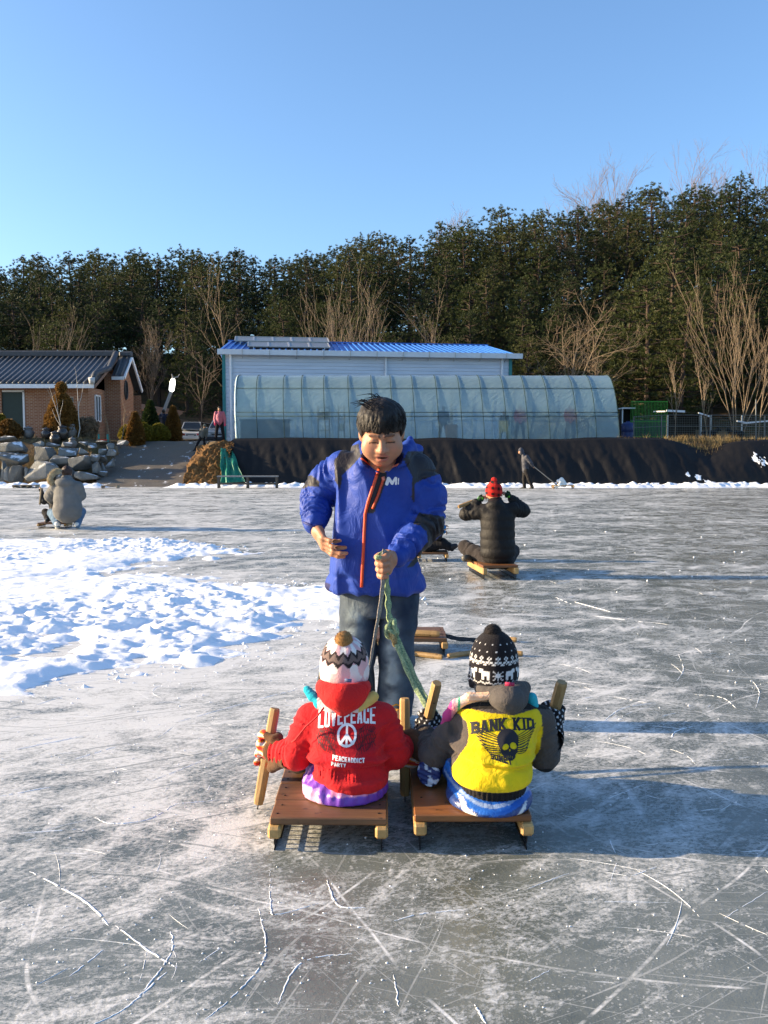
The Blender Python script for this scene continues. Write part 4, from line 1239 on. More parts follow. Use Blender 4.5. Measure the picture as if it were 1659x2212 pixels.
# ---- drawing of flat prints as 2-D masks
class Ink:
    def __init__(s, w, h, cell):
        s.cell = cell; s.nx, s.ny = int(w / cell), int(h / cell)
        x = (np.arange(s.nx) + .5 - s.nx / 2) * cell; y = (np.arange(s.ny) + .5 - s.ny / 2) * cell
        s.X, s.Y = np.meshgrid(x, y); s.m = np.zeros(s.X.shape, bool)
    def line(s, a, b, w, on=True, f=None):
        X, Y = (s.X, s.Y) if f is None else f(s.X, s.Y)
        ax, ay = a; bx, by = b; dx, dy = bx - ax, by - ay; L = dx * dx + dy * dy + 1e-12
        t = np.clip(((X - ax) * dx + (Y - ay) * dy) / L, 0, 1)
        s.m[np.hypot(X - ax - t * dx, Y - ay - t * dy) < w / 2] = on; return s
    def bar(s, a, b, w, on=True, f=None):
        """square-ended stroke"""
        X, Y = (s.X, s.Y) if f is None else f(s.X, s.Y)
        ax, ay = a; bx, by = b; dx, dy = bx - ax, by - ay; L = math.hypot(dx, dy) + 1e-9; dx /= L; dy /= L
        t = (X - ax) * dx + (Y - ay) * dy; n = np.abs(-(X - ax) * dy + (Y - ay) * dx)
        s.m[(t >= 0) & (t <= L) & (n < w / 2)] = on; return s
    def path(s, pts, w, on=True, f=None):
        for a, b in zip(pts[:-1], pts[1:]): s.line(a, b, w, on, f)
        return s
    def disc(s, c, rx, ry=None, on=True, rot=0):
        ry = ry or rx; dx, dy = s.X - c[0], s.Y - c[1]; k, q = math.cos(rot), math.sin(rot)
        s.m[((dx * k + dy * q) / rx) ** 2 + ((-dx * q + dy * k) / ry) ** 2 < 1] = on; return s
    def ring(s, c, r0, r1, a0=-4, a1=4, on=True, f=None, sx=1, sy=1):
        X, Y = (s.X, s.Y) if f is None else f(s.X, s.Y)
        dx, dy = (X - c[0]) / sx, (Y - c[1]) / sy; r = np.hypot(dx, dy); a = np.arctan2(dy, dx)
        s.m[(r > r0) & (r < r1) & (a >= a0) & (a <= a1)] = on; return s
def letters(ink, text, h, w, gap, stroke, f, serif=0.0, x0=None):
    """bold capitals drawn from strokes in a local frame (u across, v up), mapped by f"""
    n = sum((.55 if ch in 'I ' else 1.0) for ch in text)
    tot = n * w + (len(text) - 1) * gap; u = -tot / 2 if x0 is None else x0
    S = stroke; e = S / 2
    for ch in text:
        cw = w * (.55 if ch in 'I ' else 1.0); L, Rr, B, T, M = u + e, u + cw - e, 0, h, h / 2
        def bar(a, b, ww=S): ink.bar(a, b, ww, True, f)
        def ser(x, y):
            if serif: ink.bar((x - e - serif, y + (serif * .5 if y == 0 else -serif * .5)), (x + e + serif, y + (serif * .5 if y == 0 else -serif * .5)), serif, True, f)
        if ch in 'LEPBDKNMRF': bar((L, B), (L, T)); ser(L, B); ser(L, T)
        if ch == 'L': bar((L, B + e), (Rr + e, B + e))
        if ch in 'EF':
            bar((L, T - e), (Rr + e, T - e)); bar((L, M), (Rr, M))
            if ch == 'E': bar((L, B + e), (Rr + e, B + e))
        if ch == 'P' or ch == 'R':
            bar((L, T - e), (Rr - e * .6, T - e)); bar((L, M - e * .4), (Rr - e * .6, M - e * .4)); bar((Rr, M - e * .4), (Rr, T - e))
            if ch == 'R': bar((L + e, M), (Rr, B))
        if ch == 'B':
            for q in (T - e, M, B + e): bar((L, q), (Rr - e * .5, q))
            bar((Rr, M + e * .4), (Rr, T - e * .8)); bar((Rr, B + e * .8), (Rr, M - e * .4))
        if ch == 'D':
            for q in (T - e, B + e): bar((L, q), (Rr - e, q))
            bar((Rr, B + e), (Rr, T - e))
        if ch in 'O':
            bar((L, B + e * .8), (L, T - e * .8)); bar((Rr, B + e * .8), (Rr, T - e * .8)); bar((L - e * .2, T - e), (Rr + e * .2, T - e)); bar((L - e * .2, B + e), (Rr + e * .2, B + e))
        if ch == 'C':
            bar((L, B + e * .8), (L, T - e * .8)); bar((L, T - e), (Rr + e, T - e)); bar((L, B + e), (Rr + e, B + e)); bar((Rr, T - h * .3), (Rr, T - e)); bar((Rr, B + e), (Rr, B + h * .3))
        if ch == 'S':
            for q in (T - e, M, B + e): bar((L, q), (Rr + e * .6, q))
            bar((L, M), (L, T - e)); bar((Rr, B + e), (Rr, M))
        if ch == 'V': bar((L, T), ((L + Rr) / 2, B)); bar((Rr, T), ((L + Rr) / 2, B))
        if ch == 'A':
            bar((L, B), ((L + Rr) / 2 - e * .3, T), S * .95); bar((Rr, B), ((L + Rr) / 2 + e * .3, T), S * .95); bar((L + e, B + h * .28), (Rr - e, B + h * .28), S * .7); ser(L, B); ser(Rr, B)
        if ch == 'N': bar((Rr, B), (Rr, T)); bar((L, T), (Rr, B)); ser(Rr, T)
        if ch == 'K': bar((L, M - e), (Rr, T)); bar((L + S * .6, M), (Rr, B)); ser(Rr, B); ser(Rr, T)
        if ch == 'I': bar(((L + Rr) / 2, B), ((L + Rr) / 2, T)); ser((L + Rr) / 2, B); ser((L + Rr) / 2, T)
        if ch == 'M': bar((Rr, B), (Rr, T)); bar((L, T), ((L + Rr) / 2, B + h * .2)); bar((Rr, T), ((L + Rr) / 2, B + h * .2))
        if ch == 'T': bar((L - e, T - e), (Rr + e, T - e)); bar(((L + Rr) / 2, B), ((L + Rr) / 2, T))
        if ch == 'Y': bar(((L + Rr) / 2, B), ((L + Rr) / 2, M)); bar((L, T), ((L + Rr) / 2, M - e)); bar((Rr, T), ((L + Rr) / 2, M - e))
        u += cw + gap
def _loft(s, rows, k=.02, p=2.0, mode='add', fold=None, rnd=.02):
    """upright body of elliptical slices; rows = (z, cx, cy, half width, half depth)"""
    R_ = np.array(sorted(rows), np.float32)
    z0, z1 = R_[0, 0], R_[-1, 0]; m = k + 4 * s.vox + .02
    lo = (R_[:, 1].min() - R_[:, 3].max() - m, R_[:, 2].min() - R_[:, 4].max() - m, z0 - m)
    hi = (R_[:, 1].max() + R_[:, 3].max() + m, R_[:, 2].max() + R_[:, 4].max() + m, z1 + m)
    sl, P = s.sub(lo, hi)
    if sl is None: return s
    z = P[2]; zz = np.linspace(z0, z1, 200)
    def sm(c):
        v = np.interp(zz, R_[:, 0], R_[:, c]); ker = np.hanning(25); ker /= ker.sum()
        return np.interp(z, zz, np.convolve(np.pad(v, 12, mode='edge'), ker, 'valid'))
    cx, cy, a, b = (sm(i).astype(np.float32) for i in (1, 2, 3, 4))
    x, y = np.abs((P[0] - cx) / a), np.abs((P[1] - cy) / b)
    q = (x ** p + y ** p) ** (1 / p)
    d = (q - 1) * np.minimum(a, b) * (.55 + .45 * np.minimum(1, np.maximum(a, b) / np.minimum(a, b) * .5))
    e = np.maximum(z - z1, z0 - z) + 0 * d
    r = rnd
    d = np.minimum(np.maximum(d + r, e + r), 0) + np.sqrt(np.maximum(d + r, 0) ** 2 + np.maximum(e + r, 0) ** 2) - r
    if fold is not None: d = d - fold(None, P)
    s.put(sl, d.astype(np.float32), k, mode); return s
Solid.loft = _loft
def inpoly(x, y, poly):
    r = np.zeros(x.shape, bool); n = len(poly)
    for i in range(n):
        x0, y0 = poly[i]; x1, y1 = poly[(i + 1) % n]
        c = ((y0 > y) != (y1 > y)) & (x < (x1 - x0) * (y - y0) / (y1 - y0 + 1e-9) + x0)
        r ^= c
    return r
def front(V):
    """drawing coordinates of the garment's front panel (seen square on from the camera's side)"""
    V = np.asarray(V); Yv = V[:, 1]; w = Yv * _c - (V[:, 2] - CAM_H) * _s
    return CX + F * V[:, 0] / w, CY - F * (Yv * _s + (V[:, 2] - CAM_H) * _c) / w
def bvh_of(o):
    o3 = Vector((0, 0, 0)); p = o
    while p is not None: o3 += p.location; p = p.parent
    return BVHTree.FromPolygons([v.co + o3 for v in o.data.vertices], [q.vertices[:] for q in o.data.polygons])
def fist(S, c, axis, to_wrist, rp=.02, s=1.0, rf=.0105, k=.005, flip=1):
    """hand closed round a bar through c: four fingers, thumb, back of the hand"""
    c = Vector(c); ax = Vector(axis).normalized(); e1 = Vector(to_wrist); e1 = (e1 - ax * e1.dot(ax)).normalized(); e2 = ax.cross(e1) * flip
    r = rp + rf * .95
    for i in range(4):
        o = c + ax * ((1.5 - i) * 2.05 * rf * s); rr = rf * s * (1, 1.04, 1, .88)[i]
        pts = [o + (e1 * math.cos(a) + e2 * math.sin(a)) * r for a in np.linspace(.15 * math.pi, (1.32, 1.4, 1.36, 1.25)[i] * math.pi, 6)]
        S.chain([o + e1 * (r + .012 * s)] + pts, [rr * 1.05] + [rr] * 5 + [rr * .9], k)
        S.cap(o + e1 * (r + .008 * s) + e2 * .004, o * .35 + c * .65 + e1 * (r + .05 * s), rr * 1.35, rr * 1.7, .012)
    S.cap(c + e1 * (r + .045 * s), c + e1 * (r + .085 * s), .024 * s, .026 * s, .012)
    tb = c + ax * 2.2 * rf * s + e1 * (r + .022 * s)
    S.chain([tb, tb + ax * .014 * s - e2 * .012 * s - e1 * .012 * s, c + ax * 3.4 * rf * s - e2 * (r * .75) - e1 * .006, c + ax * 3.2 * rf * s - e2 * r * .35 - e1 * r * .75], [.0135 * s, .0125 * s, .0115 * s, .009 * s], .006)

# ================================================================== ice sleds and picks
WOOD_B = wood('worn_brown_board', (.115, .052, .022), (.235, .115, .048), 'x', .55)
WOOD_R = wood('varnished_board', (.15, .055, .018), (.30, .12, .036), 'x', .4)
WOOD_Y = wood('yellow_timber', (.36, .20, .065), (.56, .35, .13), 'y', .6)
WOOD_P = wood('pick_timber', (.33, .19, .065), (.52, .33, .13), 'z', .55)
IRON = mat('black_iron', (.02, .02, .022), .45, .2, 20, metal=.6)
def sled(label, x0, x1, y0, y1, zt, boards=3, board_mat=None, rail_mat=None, rotz=0, group=None, gap=.004, overhang=.02, th=.026, rail=.042, rail_w=.045, name='ice_sled', crooked=0):
    cx, cy = (x0 + x1) / 2, (y0 + y1) / 2; W, L = x1 - x0, y1 - y0
    root = thing(name, label, 'sled', (cx, cy, 0), rotz, group)
    rnd = random.Random(int(abs(x0 * 1000 + y0 * 77)))
    bl = L / boards
    for i in range(boards):
        w = bl - gap
        o = MB().box((rnd.uniform(-.003, .003), -L / 2 + bl * (i + .5), zt - th / 2 - rnd.uniform(0, .002)), (W + rnd.uniform(-.006, .006), w, th), Matrix.Rotation(rnd.uniform(-.004, .004) + (crooked if i == 0 else 0), 3, 'Z'), .004).build('board', board_mat or WOOD_B, root, world=False)
        for sx in (-1, 1):
            for k in (-.25, .22):
                MB().lathe([(.0045, 0), (.0045, .0012), (.002, .0022)], (sx * (W / 2 - .028) + rnd.uniform(-.006, .006), -L / 2 + bl * (i + .5) + k * w, zt - .0005), 6).build('nail', IRON, o, world=False)
    zr = zt - th
    for sx in (-1, 1):
        x = sx * (W / 2 - rail_w / 2 - .002) + (sx * .006)
        r = MB().box((x, -.008, zr - rail / 2 - .0005), (rail_w, L + 2 * overhang - .016, rail), None, .008).build('runner_rail', rail_mat or WOOD_Y, root, world=False)
        zb = zr - rail
        b = MB(); t = .004
        b.box((x, 0, zb - .0045), (t, L, .007)).box((x, 0, .0045), (t, L, .009)).box((x, 0, zb * .5), (t, L, .005))
        n = int(L / .035)
        for k in range(n + 1):
            y = -L / 2 + L * k / n
            b.box((x, y, zb * .72), (t, .008, zb * .42)); b.box((x, y + .0175 if k < n else y, zb * .28), (t, .008, zb * .42))
        b.box((x + sx * -.012, 0, zb - .003), (.028, L, .004))
        b.build('blade', IRON, r, world=False)
    return root
def pick(label, top, bottom, r=.019, spike=.035, group=None, m=None, n=8, name='ice_pick'):
    top, bottom = Vector(top), Vector(bottom); d = (bottom - top).normalized()
    root = thing(name, label, 'ice pick', bottom, 0, group)
    L = (bottom - top).length
    pts = [top, top + d * .01, top + d * L * .35, top + d * L * .65, bottom - d * .02, bottom]
    MB().tube(pts, [r * .86, r * .98, r, r * 1.04, r * .98, r * .82], n).build('handle', m or WOOD_P, root)
    MB().tube([bottom - d * .01, bottom + d * spike * .75, bottom + d * spike], [.0028, .0024, .0006], 6).build('spike', IRON, root)
    return root
# ================================================================== the man in the blue jacket
def make_man():
    base = A(820, 1560, 4.45); base.z = 0
    root = thing('person', 'person standing in a blue and grey jacket and jeans, holding the tow ropes', 'person', base)
    P = {}
    sR, eR, wR = A(728, 1010, 4.44), A(684, 1072, 4.54), A(680, 1136, 4.38)
    sL, eL, wL = A(912, 1016, 4.42), A(924, 1128, 4.38), A(856, 1205, 4.14)
    hipR, hipL = A(776, 1290, 4.5), A(862, 1290, 4.5)
    knR, knL = A(772, 1425, 4.46), A(858, 1425, 4.46)
    anR, anL = A(772, 1535, 4.52), A(852, 1533, 4.50)
    # ---- head frame
    u = 1.21; tilt = R(22)
    f = Vector((.02, -math.cos(tilt), -math.sin(tilt))).normalized(); X = Vector((1, 0.02, .03)).normalized(); up = X.cross(f); up = up if up.z > 0 else -up; up.normalize()
    eye = A(825, 951, 4.15)
    O = eye - f * (.083 * u)
    def H(x, z, y): return O + X * (x * u) + up * (z * u) + f * (y * u)     # right, up, forward
    rot = Matrix((X, f, up)).transposed()
    # ---- body: one continuous skin surface; head and hands at finer grain
    B = Solid((-.62, 3.85, 0.0), (.52, 4.95, 1.62), .014)
    B.loft([(.62, -.02, 4.50, .16, .11), (.80, -.02, 4.50, .17, .13), (1.0, -.01, 4.46, .17, .13), (1.20, 0, 4.42, .16, .10), (1.30, 0, 4.40, .09, .08)], .03)
    B.chain([sR, eR, wR], [.055, .045, .03], .03).chain([sL, eL, wL], [.055, .045, .03], .03)
    for h, k_, a in ((hipR, knR, anR), (hipL, knL, anL)): B.chain([h, k_, a], [.08, .06, .04], .03).cap(a, a + Vector((0, -.13, -.04)), .035, .03, .02)
    B.cap(A(828, 1000, 4.42), H(0, -.06, -.02), .06, .065, .03)
    body = B.mesh(0)
    S = Solid(np.array(O) - .24, np.array(O) + .24, .0042)
    S.ell(H(0, .035, -.012), (.078 * u, .096 * u, .092 * u), rot, .02)             # skull
    S.ell(H(0, -.025, .012), (.074 * u, .080 * u, .082 * u), rot, .03)             # face mass
    S.ell(H(0, -.060, .030), (.066 * u, .058 * u, .055 * u), rot, .03)             # jaw
    S.ell(H(0, -.098, .052), (.030 * u, .024 * u, .020 * u), rot, .03)             # chin
    for sx in (-1, 1):
        S.ell(H(sx * .045, -.040, .054), (.034 * u, .030 * u, .038 * u), rot, .03) # cheeks
        S.ell(H(sx * .031, .002, .094), (.022 * u, .012 * u, .013 * u), rot, .012, mode='sub')   # eye sockets
        S.ell(H(sx * .031, -.001, .078), (.020 * u, .0125 * u, .0105 * u), rot, .005)            # closed lids
        S.cap(H(sx * .012, .018, .091), H(sx * .045, .021, .080), .008 * u, .007 * u, .014)      # brow ridge
        S.ell(H(sx * .079, -.005, -.005), (.012 * u, .020 * u, .032 * u), rot, .008)             # ears
        S.ell(H(sx * .0135, -.040, .092), (.0115 * u, .012 * u, .0095 * u), rot, .007)           # nostril wings
        S.ell(H(sx * .008, -.0465, .099), (.004 * u, .006 * u, .0035 * u), rot, .003, mode='sub')
    S.cap(H(0, .006, .086), H(0, -.032, .103), .008 * u, .0125 * u, .013)
    S.ell(H(0, -.037, .107), (.0145 * u, .012 * u, .0115 * u), rot, .009)
    S.ell(H(0, -.060, .087), (.026 * u, .014 * u, .010 * u), rot, .010)            # upper lip
    S.ell(H(0, -.079, .083), (.022 * u, .014 * u, .010 * u), rot, .008)            # lower lip
    S.ell(H(0.001, -.0695, .098), (.019 * u, .016 * u, .0042 * u), rot, .003, mode='sub')          # parted mouth
    S.cap(H(0, -.05, -.01), H(0, -.16, -.035), .058 * u, .062 * u, .03)
    head = S.mesh(1)
    hr = Solid(np.array(wR) - .16, np.array(wR) + .2, .0042)
    dR = (A(703, 1180, 4.26) - wR).normalized()
    hand(hr, wR + dR * .03, dR, Vector((.30, .70, .55)), -1, 1.25, .48, spread=.10)
    hl = Solid(np.array(wL) - .22, np.array(wL) + .18, .0042)
    knob = A(829, 1222, 4.04)
    fist(hl, knob, (A(826, 1196, 4.03) - A(832, 1250, 4.06)), A(858, 1207, 4.16) - knob, .015, 1.22, .0118, .005, flip=1)
    V, Q = merge(body, head, hr.mesh(1), hl.mesh(1))
    def skin(V):
        c = np.tile(np.array(SKIN, np.float32), (len(V), 1))
        p = V - np.array(O, np.float32)
        lx, lz, ly = (p @ np.array(X)) / u, (p @ np.array(up)) / u, (p @ np.array(f)) / u
        facez = ly > .045
        def tint(m, col, w=1.0): 
            c[:] = c * (1 - (m * w)[:, None]) + np.array(col, np.float32) * (m * w)[:, None]
        tint(facez * np.exp(-((np.abs(lx) - .045) / .018) ** 2 - ((lz + .035) / .02) ** 2), (.50, .20, .14), .45)
        tint(facez * np.exp(-(lx / .016) ** 2 - ((lz + .037) / .014) ** 2), (.52, .22, .15), .5)
        lips = facez * ((np.abs(lx) < .025 * np.sqrt(np.maximum(0, 1 - ((lz + .0695) / .018) ** 2))))
        tint(lips * 1.0, (.38, .115, .09), .75)
        tint((facez & (np.abs(lz + .0690) < .0048 * (1 - (lx / .022) ** 2)) & (np.abs(lx) < .021)) * 1.0, (.035, .01, .01), .95)
        tint((facez & (np.abs(lz + .0655) < .002) & (np.abs(lx) < .011)) * 1.0, (.5, .45, .4), .8)
        for sx in (-1, 1):
            tint((facez & (np.abs(lx * sx - .031) < .019) & (np.abs(lz + .0075 - .15 * 0 + 9 * (lx * sx - .031) ** 2) < .0030)) * 1.0, (.03, .018, .014), .95)
            tint((facez & (np.abs(lx * sx - .030) < .022) & (np.abs(lz - .021 + 6 * (lx * sx - .028) ** 2) < .0052)) * 1.0, (.03, .02, .016), .8)
            tint((facez & (np.hypot(lx * sx - .0075, lz + .047) < .0055)) * 1.0, (.10, .03, .025), .8)
        return c
    b = meshobj('body', V, Q, SKIN_M, root, True, True, skin(V))
    # ---- hair: a full mop with a fringe, made of locks over a cap
    hs = Solid(np.array(O) - .27, np.array(O) + .27, .005)
    hs.ell(H(0, .036, -.014), (.097 * u, .110 * u, .092 * u), rot, .01)
    Oa, Xa, Ua, Fa = (np.array(v, np.float32) for v in (O, X, up, f))
    def hcut(x, y, z):
        px, py, pz = x - Oa[0], y - Oa[1], z - Oa[2]
        lx = (px * Xa[0] + py * Xa[1] + pz * Xa[2]) / u; lz = (px * Ua[0] + py * Ua[1] + pz * Ua[2]) / u; ly = (px * Fa[0] + py * Fa[1] + pz * Fa[2]) / u + .014
        a = np.arctan2(lx, ly); n = vnoise(a * 9 + 3, a * 0 + .5, None, 5) * .011 + np.abs(vnoise(a * 24, a * 0, None, 9)) * .014
        line = .024 - .050 * sstep(.75, 1.2, np.abs(a)) - .035 * sstep(1.6, 2.3, np.abs(a)) + n
        return (line - lz) * u * .7
    hs.cut(hcut, .004)
    hs.relief(lambda x, y, z: .0035 * vnoise(np.arctan2(x - O.x, -(y - O.y)) * 16 + 2 * vnoise(x * 20, y * 20, z * 20, 4), z * 14, x * 5, 7))
    rnd_ = random.Random(4)
    for i in range(110):            # loose locks over crown, fringe and sides
        a = rnd_.uniform(0, 6.28); t0 = rnd_.uniform(.1, .9)
        def pt(tt, rr): return H(math.sin(a) * math.sin(tt) * .096 * rr, .036 + math.cos(tt) * .092 * rr, -.014 + math.cos(a) * math.sin(tt) * .110 * rr)
        e1 = t0 + rnd_.uniform(.4, .8)
        if math.cos(a) > .2 and e1 > 1.45: e1 = 1.42
        hs.chain([pt(t0, .975), pt((t0 + e1) / 2, .995), pt(e1, 1.0 + rnd_.uniform(0, .03))], [.008 * u, .007 * u, .002 * u], .006)
    hv = hs.mesh(1)
    ws = MB()
    for i in range(26):            # wind-blown wisps on top
        a = rnd_.uniform(-2.2, 1.2); x = rnd_.uniform(-.05, .03); z = .119 + rnd_.uniform(-.012, .006); y = rnd_.uniform(-.06, .05)
        ws.tube([H(x, z, y), H(x - .015 - rnd_.random() * .02, z + .014 + .010 * rnd_.random(), y), H(x - .045 - .03 * rnd_.random(), z + .010 + .014 * rnd_.random(), y + .01)], [.0022, .0018, .0006], 4, False)
    for i in range(520):           # single strands lying over the mop and hanging as a ragged fringe
        a = rnd_.gauss(0, 1.0) if i % 2 else rnd_.uniform(-3.1, 3.1); t0 = rnd_.uniform(.05, .9); e1 = t0 + rnd_.uniform(.5, 1.0)
        lim = 1.50 + rnd_.uniform(-.10, .13) if abs(a) < .95 else 1.75
        e1 = min(e1, lim); aa = a + rnd_.uniform(-.25, .25)
        def sp(tt, an, rr): return H(math.sin(an) * math.sin(tt) * .096 * rr, .036 + math.cos(tt) * .092 * rr, -.014 + math.cos(an) * math.sin(tt) * .110 * rr)
        ws.tube([sp(t0, a, 1.0), sp(t0 + (e1 - t0) * .35, a * .7 + aa * .3, 1.022), sp(t0 + (e1 - t0) * .7, (a + aa) / 2, 1.026), sp(e1, aa, 1.015 + rnd_.uniform(0, .04))], [.0012, .0022, .0020, .0006], 3, False)
    wv = np.array(ws.v, np.float32); wq = np.array(ws.f)
    hv = merge(hv, (wv, wq))
    meshobj('hair', hv[0], hv[1], HAIR, root, True)
    # ---- jacket
    J = Solid((-.62, 3.92, .62), (.46, 4.88, 1.56), .0068)
    def xs(px, Y): return (px - CX) / F * Y
    tor = []
    for y, l, r, cy, dp, Y in ((1272, 716, 912, 4.48, .165, 4.46), (1255, 717, 911, 4.48, .172, 4.46), (1200, 719, 905, 4.46, .185, 4.44), (1150, 722, 905, 4.45, .185, 4.43), (1100, 732, 912, 4.44, .175, 4.42), (1060, 738, 918, 4.43, .16, 4.42), (1025, 735, 926, 4.42, .145, 4.41), (1002, 748, 918, 4.42, .125, 4.40), (985, 770, 895, 4.42, .105, 4.40), (972, 785, 880, 4.42, .09, 4.40)):
        c = (l + r) / 2; tor.append((A(c, y, Y).z, xs(c, Y), cy, (r - l) / 2 / F * Y, dp))
    def bodyfold(t, P):
        n1 = vnoise(P[0] * 5 + 1.5 * P[2], P[1] * 5, P[2] * 2.2, 3); n2 = vnoise(P[0] * 11, P[1] * 9, P[2] * 5 + P[0] * 4, 8)
        hem = np.exp(-((P[2] - A(820, 1240, 4.45).z) / .012) ** 2)
        return .018 * (1 - 2.2 * np.abs(n1)) + .012 * (1 - 2.4 * np.abs(n2)) - .004 * hem
    J.loft(tor, .03, 2.3, fold=bodyfold, rnd=.012)
    J.chain([sR + Vector((.03, 0, -.005)), (sR + eR) / 2, eR], [.092, .086, .076], .035, fold=rings(.011, 3.2, 11, .2, 1))
    J.chain([eR, (eR + wR) / 2, wR + Vector((0, 0, .012))], [.076, .072, .056], .02, fold=rings(.012, 3.2, 17, 0, .9))
    J.chain([sL + Vector((-.03, 0, -.005)), (sL + eL) / 2 + Vector((.01, 0, 0)), eL], [.094, .090, .082], .035, fold=rings(.010, 2.6, 23, .25, 1))
    J.chain([eL, (eL + wL) / 2, wL + (eL - wL) * .02], [.082, .074, .052], .02, fold=rings(.012, 3.4, 29, 0, .85))
    # hood folded down behind the neck, stand-up collar
    J.ell(A(876, 980, 4.50), (.095, .08, .045), Matrix.Rotation(R(-18), 3, 'Y'), .03)
    J.ell(A(800, 972, 4.52), (.10, .085, .06), None, .03)
    J.chain([A(790, 992, 4.36), A(779, 972, 4.38), A(783, 952, 4.42)], [.026, .022, .016], .02); J.chain([A(866, 996, 4.34), A(884, 968, 4.40), A(886, 948, 4.47)], [.03, .026, .016], .035)
    nk = H(0, -.13, .005)
    J.chain([A(782, 965, 4.41), A(789, 993, 4.27), A(817, 1014, 4.20)], [.026, .026, .018], .018)
    J.chain([A(884, 962, 4.40), A(872, 994, 4.27), A(833, 1014, 4.20)], [.028, .028, .018], .018)
    J.ell(H(0, -.075, .03), (.080 * u, .085 * u, .075 * u), rot, .012, mode='sub')
    BLUE, GREY, NAVY = (.018, .050, .29), (.030, .028, .032), (.014, .014, .075)
    pl = [(738, 971), (774, 958), (780, 985), (756, 1011), (740, 1027), (735, 1056), (724, 1040), (722, 995)]
    pr = [(872, 992), (880, 975), (918, 975), (952, 1018), (950, 1024), (913, 1036), (896, 1045), (894, 1085), (888, 1075), (891, 1030), (882, 1013)]
    el = [(640, 1052), (652, 1030), (672, 1026), (690, 1040), (689, 1052), (668, 1050), (655, 1056)]
    er = [(892, 1132), (905, 1107), (960, 1116), (960, 1150), (944, 1162), (925, 1176), (922, 1150), (908, 1136)]
    ef = [(922, 1172), (944, 1160), (930, 1190), (890, 1225), (877, 1228), (900, 1200)]
    pk = [(812, 1022), (834, 1018), (836, 1036), (808, 1108), (790, 1108)]
    ga = [(886, 1060), (893, 1070), (896, 1105), (884, 1130), (882, 1100)]
    def jcol(V):
        x, y = front(V); c = np.tile(np.array(BLUE, np.float32), (len(V), 1))
        for poly in (pl, pr, el, er, ef): c[inpoly(x, y, poly)] = GREY
        c[inpoly(x, y, pk) & (V[:, 1] < 4.42)] = GREY
        c[inpoly(x, y, [(700, 1258), (715, 1262), (700, 1300)])] = NAVY
        d = np.linalg.norm((V - np.array(H(0, -.075, .03))) / (.085 * u), axis=1)
        c[(d < 1.03) & (y < 1004)] = NAVY
        return c
    jv = J.mesh(1)
    jac = meshobj('jacket', jv[0], jv[1], SHELL, root, True, True, jcol(jv[0]))
    bv = bvh_of(jac)
    def on(px, py, off=.004):
        o = Vector((0, 0, CAM_H)); d = (A(px, py, 4.0) - o).normalized(); h = bv.ray_cast(o, d, 9)
        return (h[0] - d * off) if h[0] is not None else None
    ORANGE = mat('orange_zip', (.62, .075, .022), .5, .06)
    def zipper(name, pts, r, m, n=22):
        P_ = []
        for i in range(n + 1):
            t = i / n * (len(pts) - 1); k_ = min(int(t), len(pts) - 2); w = t - k_
            a, b2 = pts[k_], pts[k_ + 1]; q = on(a[0] + (b2[0] - a[0]) * w, a[1] + (b2[1] - a[1]) * w)
            if q is not None: P_.append(q)
        if len(P_) > 2: return MB().tube(P_, r, 6).build(name, m, jac, True)
    zipper('front_zip', [(818, 1014), (807, 1048), (795, 1085), (789, 1110), (786, 1170), (781, 1268)], .0085, ORANGE, 40)
    zipper('pocket_zip', [(828, 1036), (817, 1068), (805, 1099)], .0065, ORANGE)
    zipper('collar_piping', [(780, 990), (797, 1003), (816, 1013)], .0038, ORANGE)
    zipper('collar_piping', [(823, 1010), (842, 1010), (861, 1003)], .0055, mat('salmon_piping', (.66, .20, .14), .5))
    zipper('zip_pull', [(827, 1030), (829, 1038)], .009, mat('salmon_piping', (.66, .2, .14)), 4)
    zipper('cuff', [(655, 1128), (675, 1136), (697, 1133)], .006, mat('navy_cuff', (.012, .02, .15), .6))
    ink = Ink(.085, .06, .0011)      # chest emblem: a slanted M-like mark
    for a, b2, w in (((-.030, -.014), (-.022, .012), .016), ((-.020, .012), (-.004, -.012), .014), ((-.004, -.012), (.012, .014), .012), ((.016, .014), (.014, -.015), .009), ((.027, .012), (.025, -.015), .005)): ink.line(a, b2, w)
    c0 = on(849, 1039)
    print_mask('chest_emblem', ink.m, ink.cell, c0, (1, 0, 0), (0, 0, 1), jac, (0, 1, 0), mat('white_print', (.78, .78, .80), .6, .03), .002)
    # ---- jeans
    T = Solid((-.36, 4.2, .02), (.34, 4.78, .86), .0075)
    T.loft([(A(818, 1330, 4.5).z, -.03, 4.50, .175, .12), (.70, -.03, 4.5, .195, .14), (.82, -.03, 4.5, .185, .13)], .03)
    def leg(h, k_, a, sd):
        def fl(t, P):
            w = .35 + .65 * sstep(.35, 1, t)
            return .015 * w * (1 - 2 * np.abs(vnoise(P[0] * 7 + P[2] * 4, P[1] * 7, P[2] * 9, sd))) + .004 * vnoise(P[0] * 20, P[1] * 20, P[2] * 16, sd + 3)
        T.cap(h, k_, .100, .084, .012, fold=fl); T.cap(k_, a + Vector((0, 0, .005)), .082, .084, .012, fold=lambda t, P: fl(.5 + .5 * t, P))
    leg(hipR, knR, anR, 5); leg(hipL, knL, anL, 9)
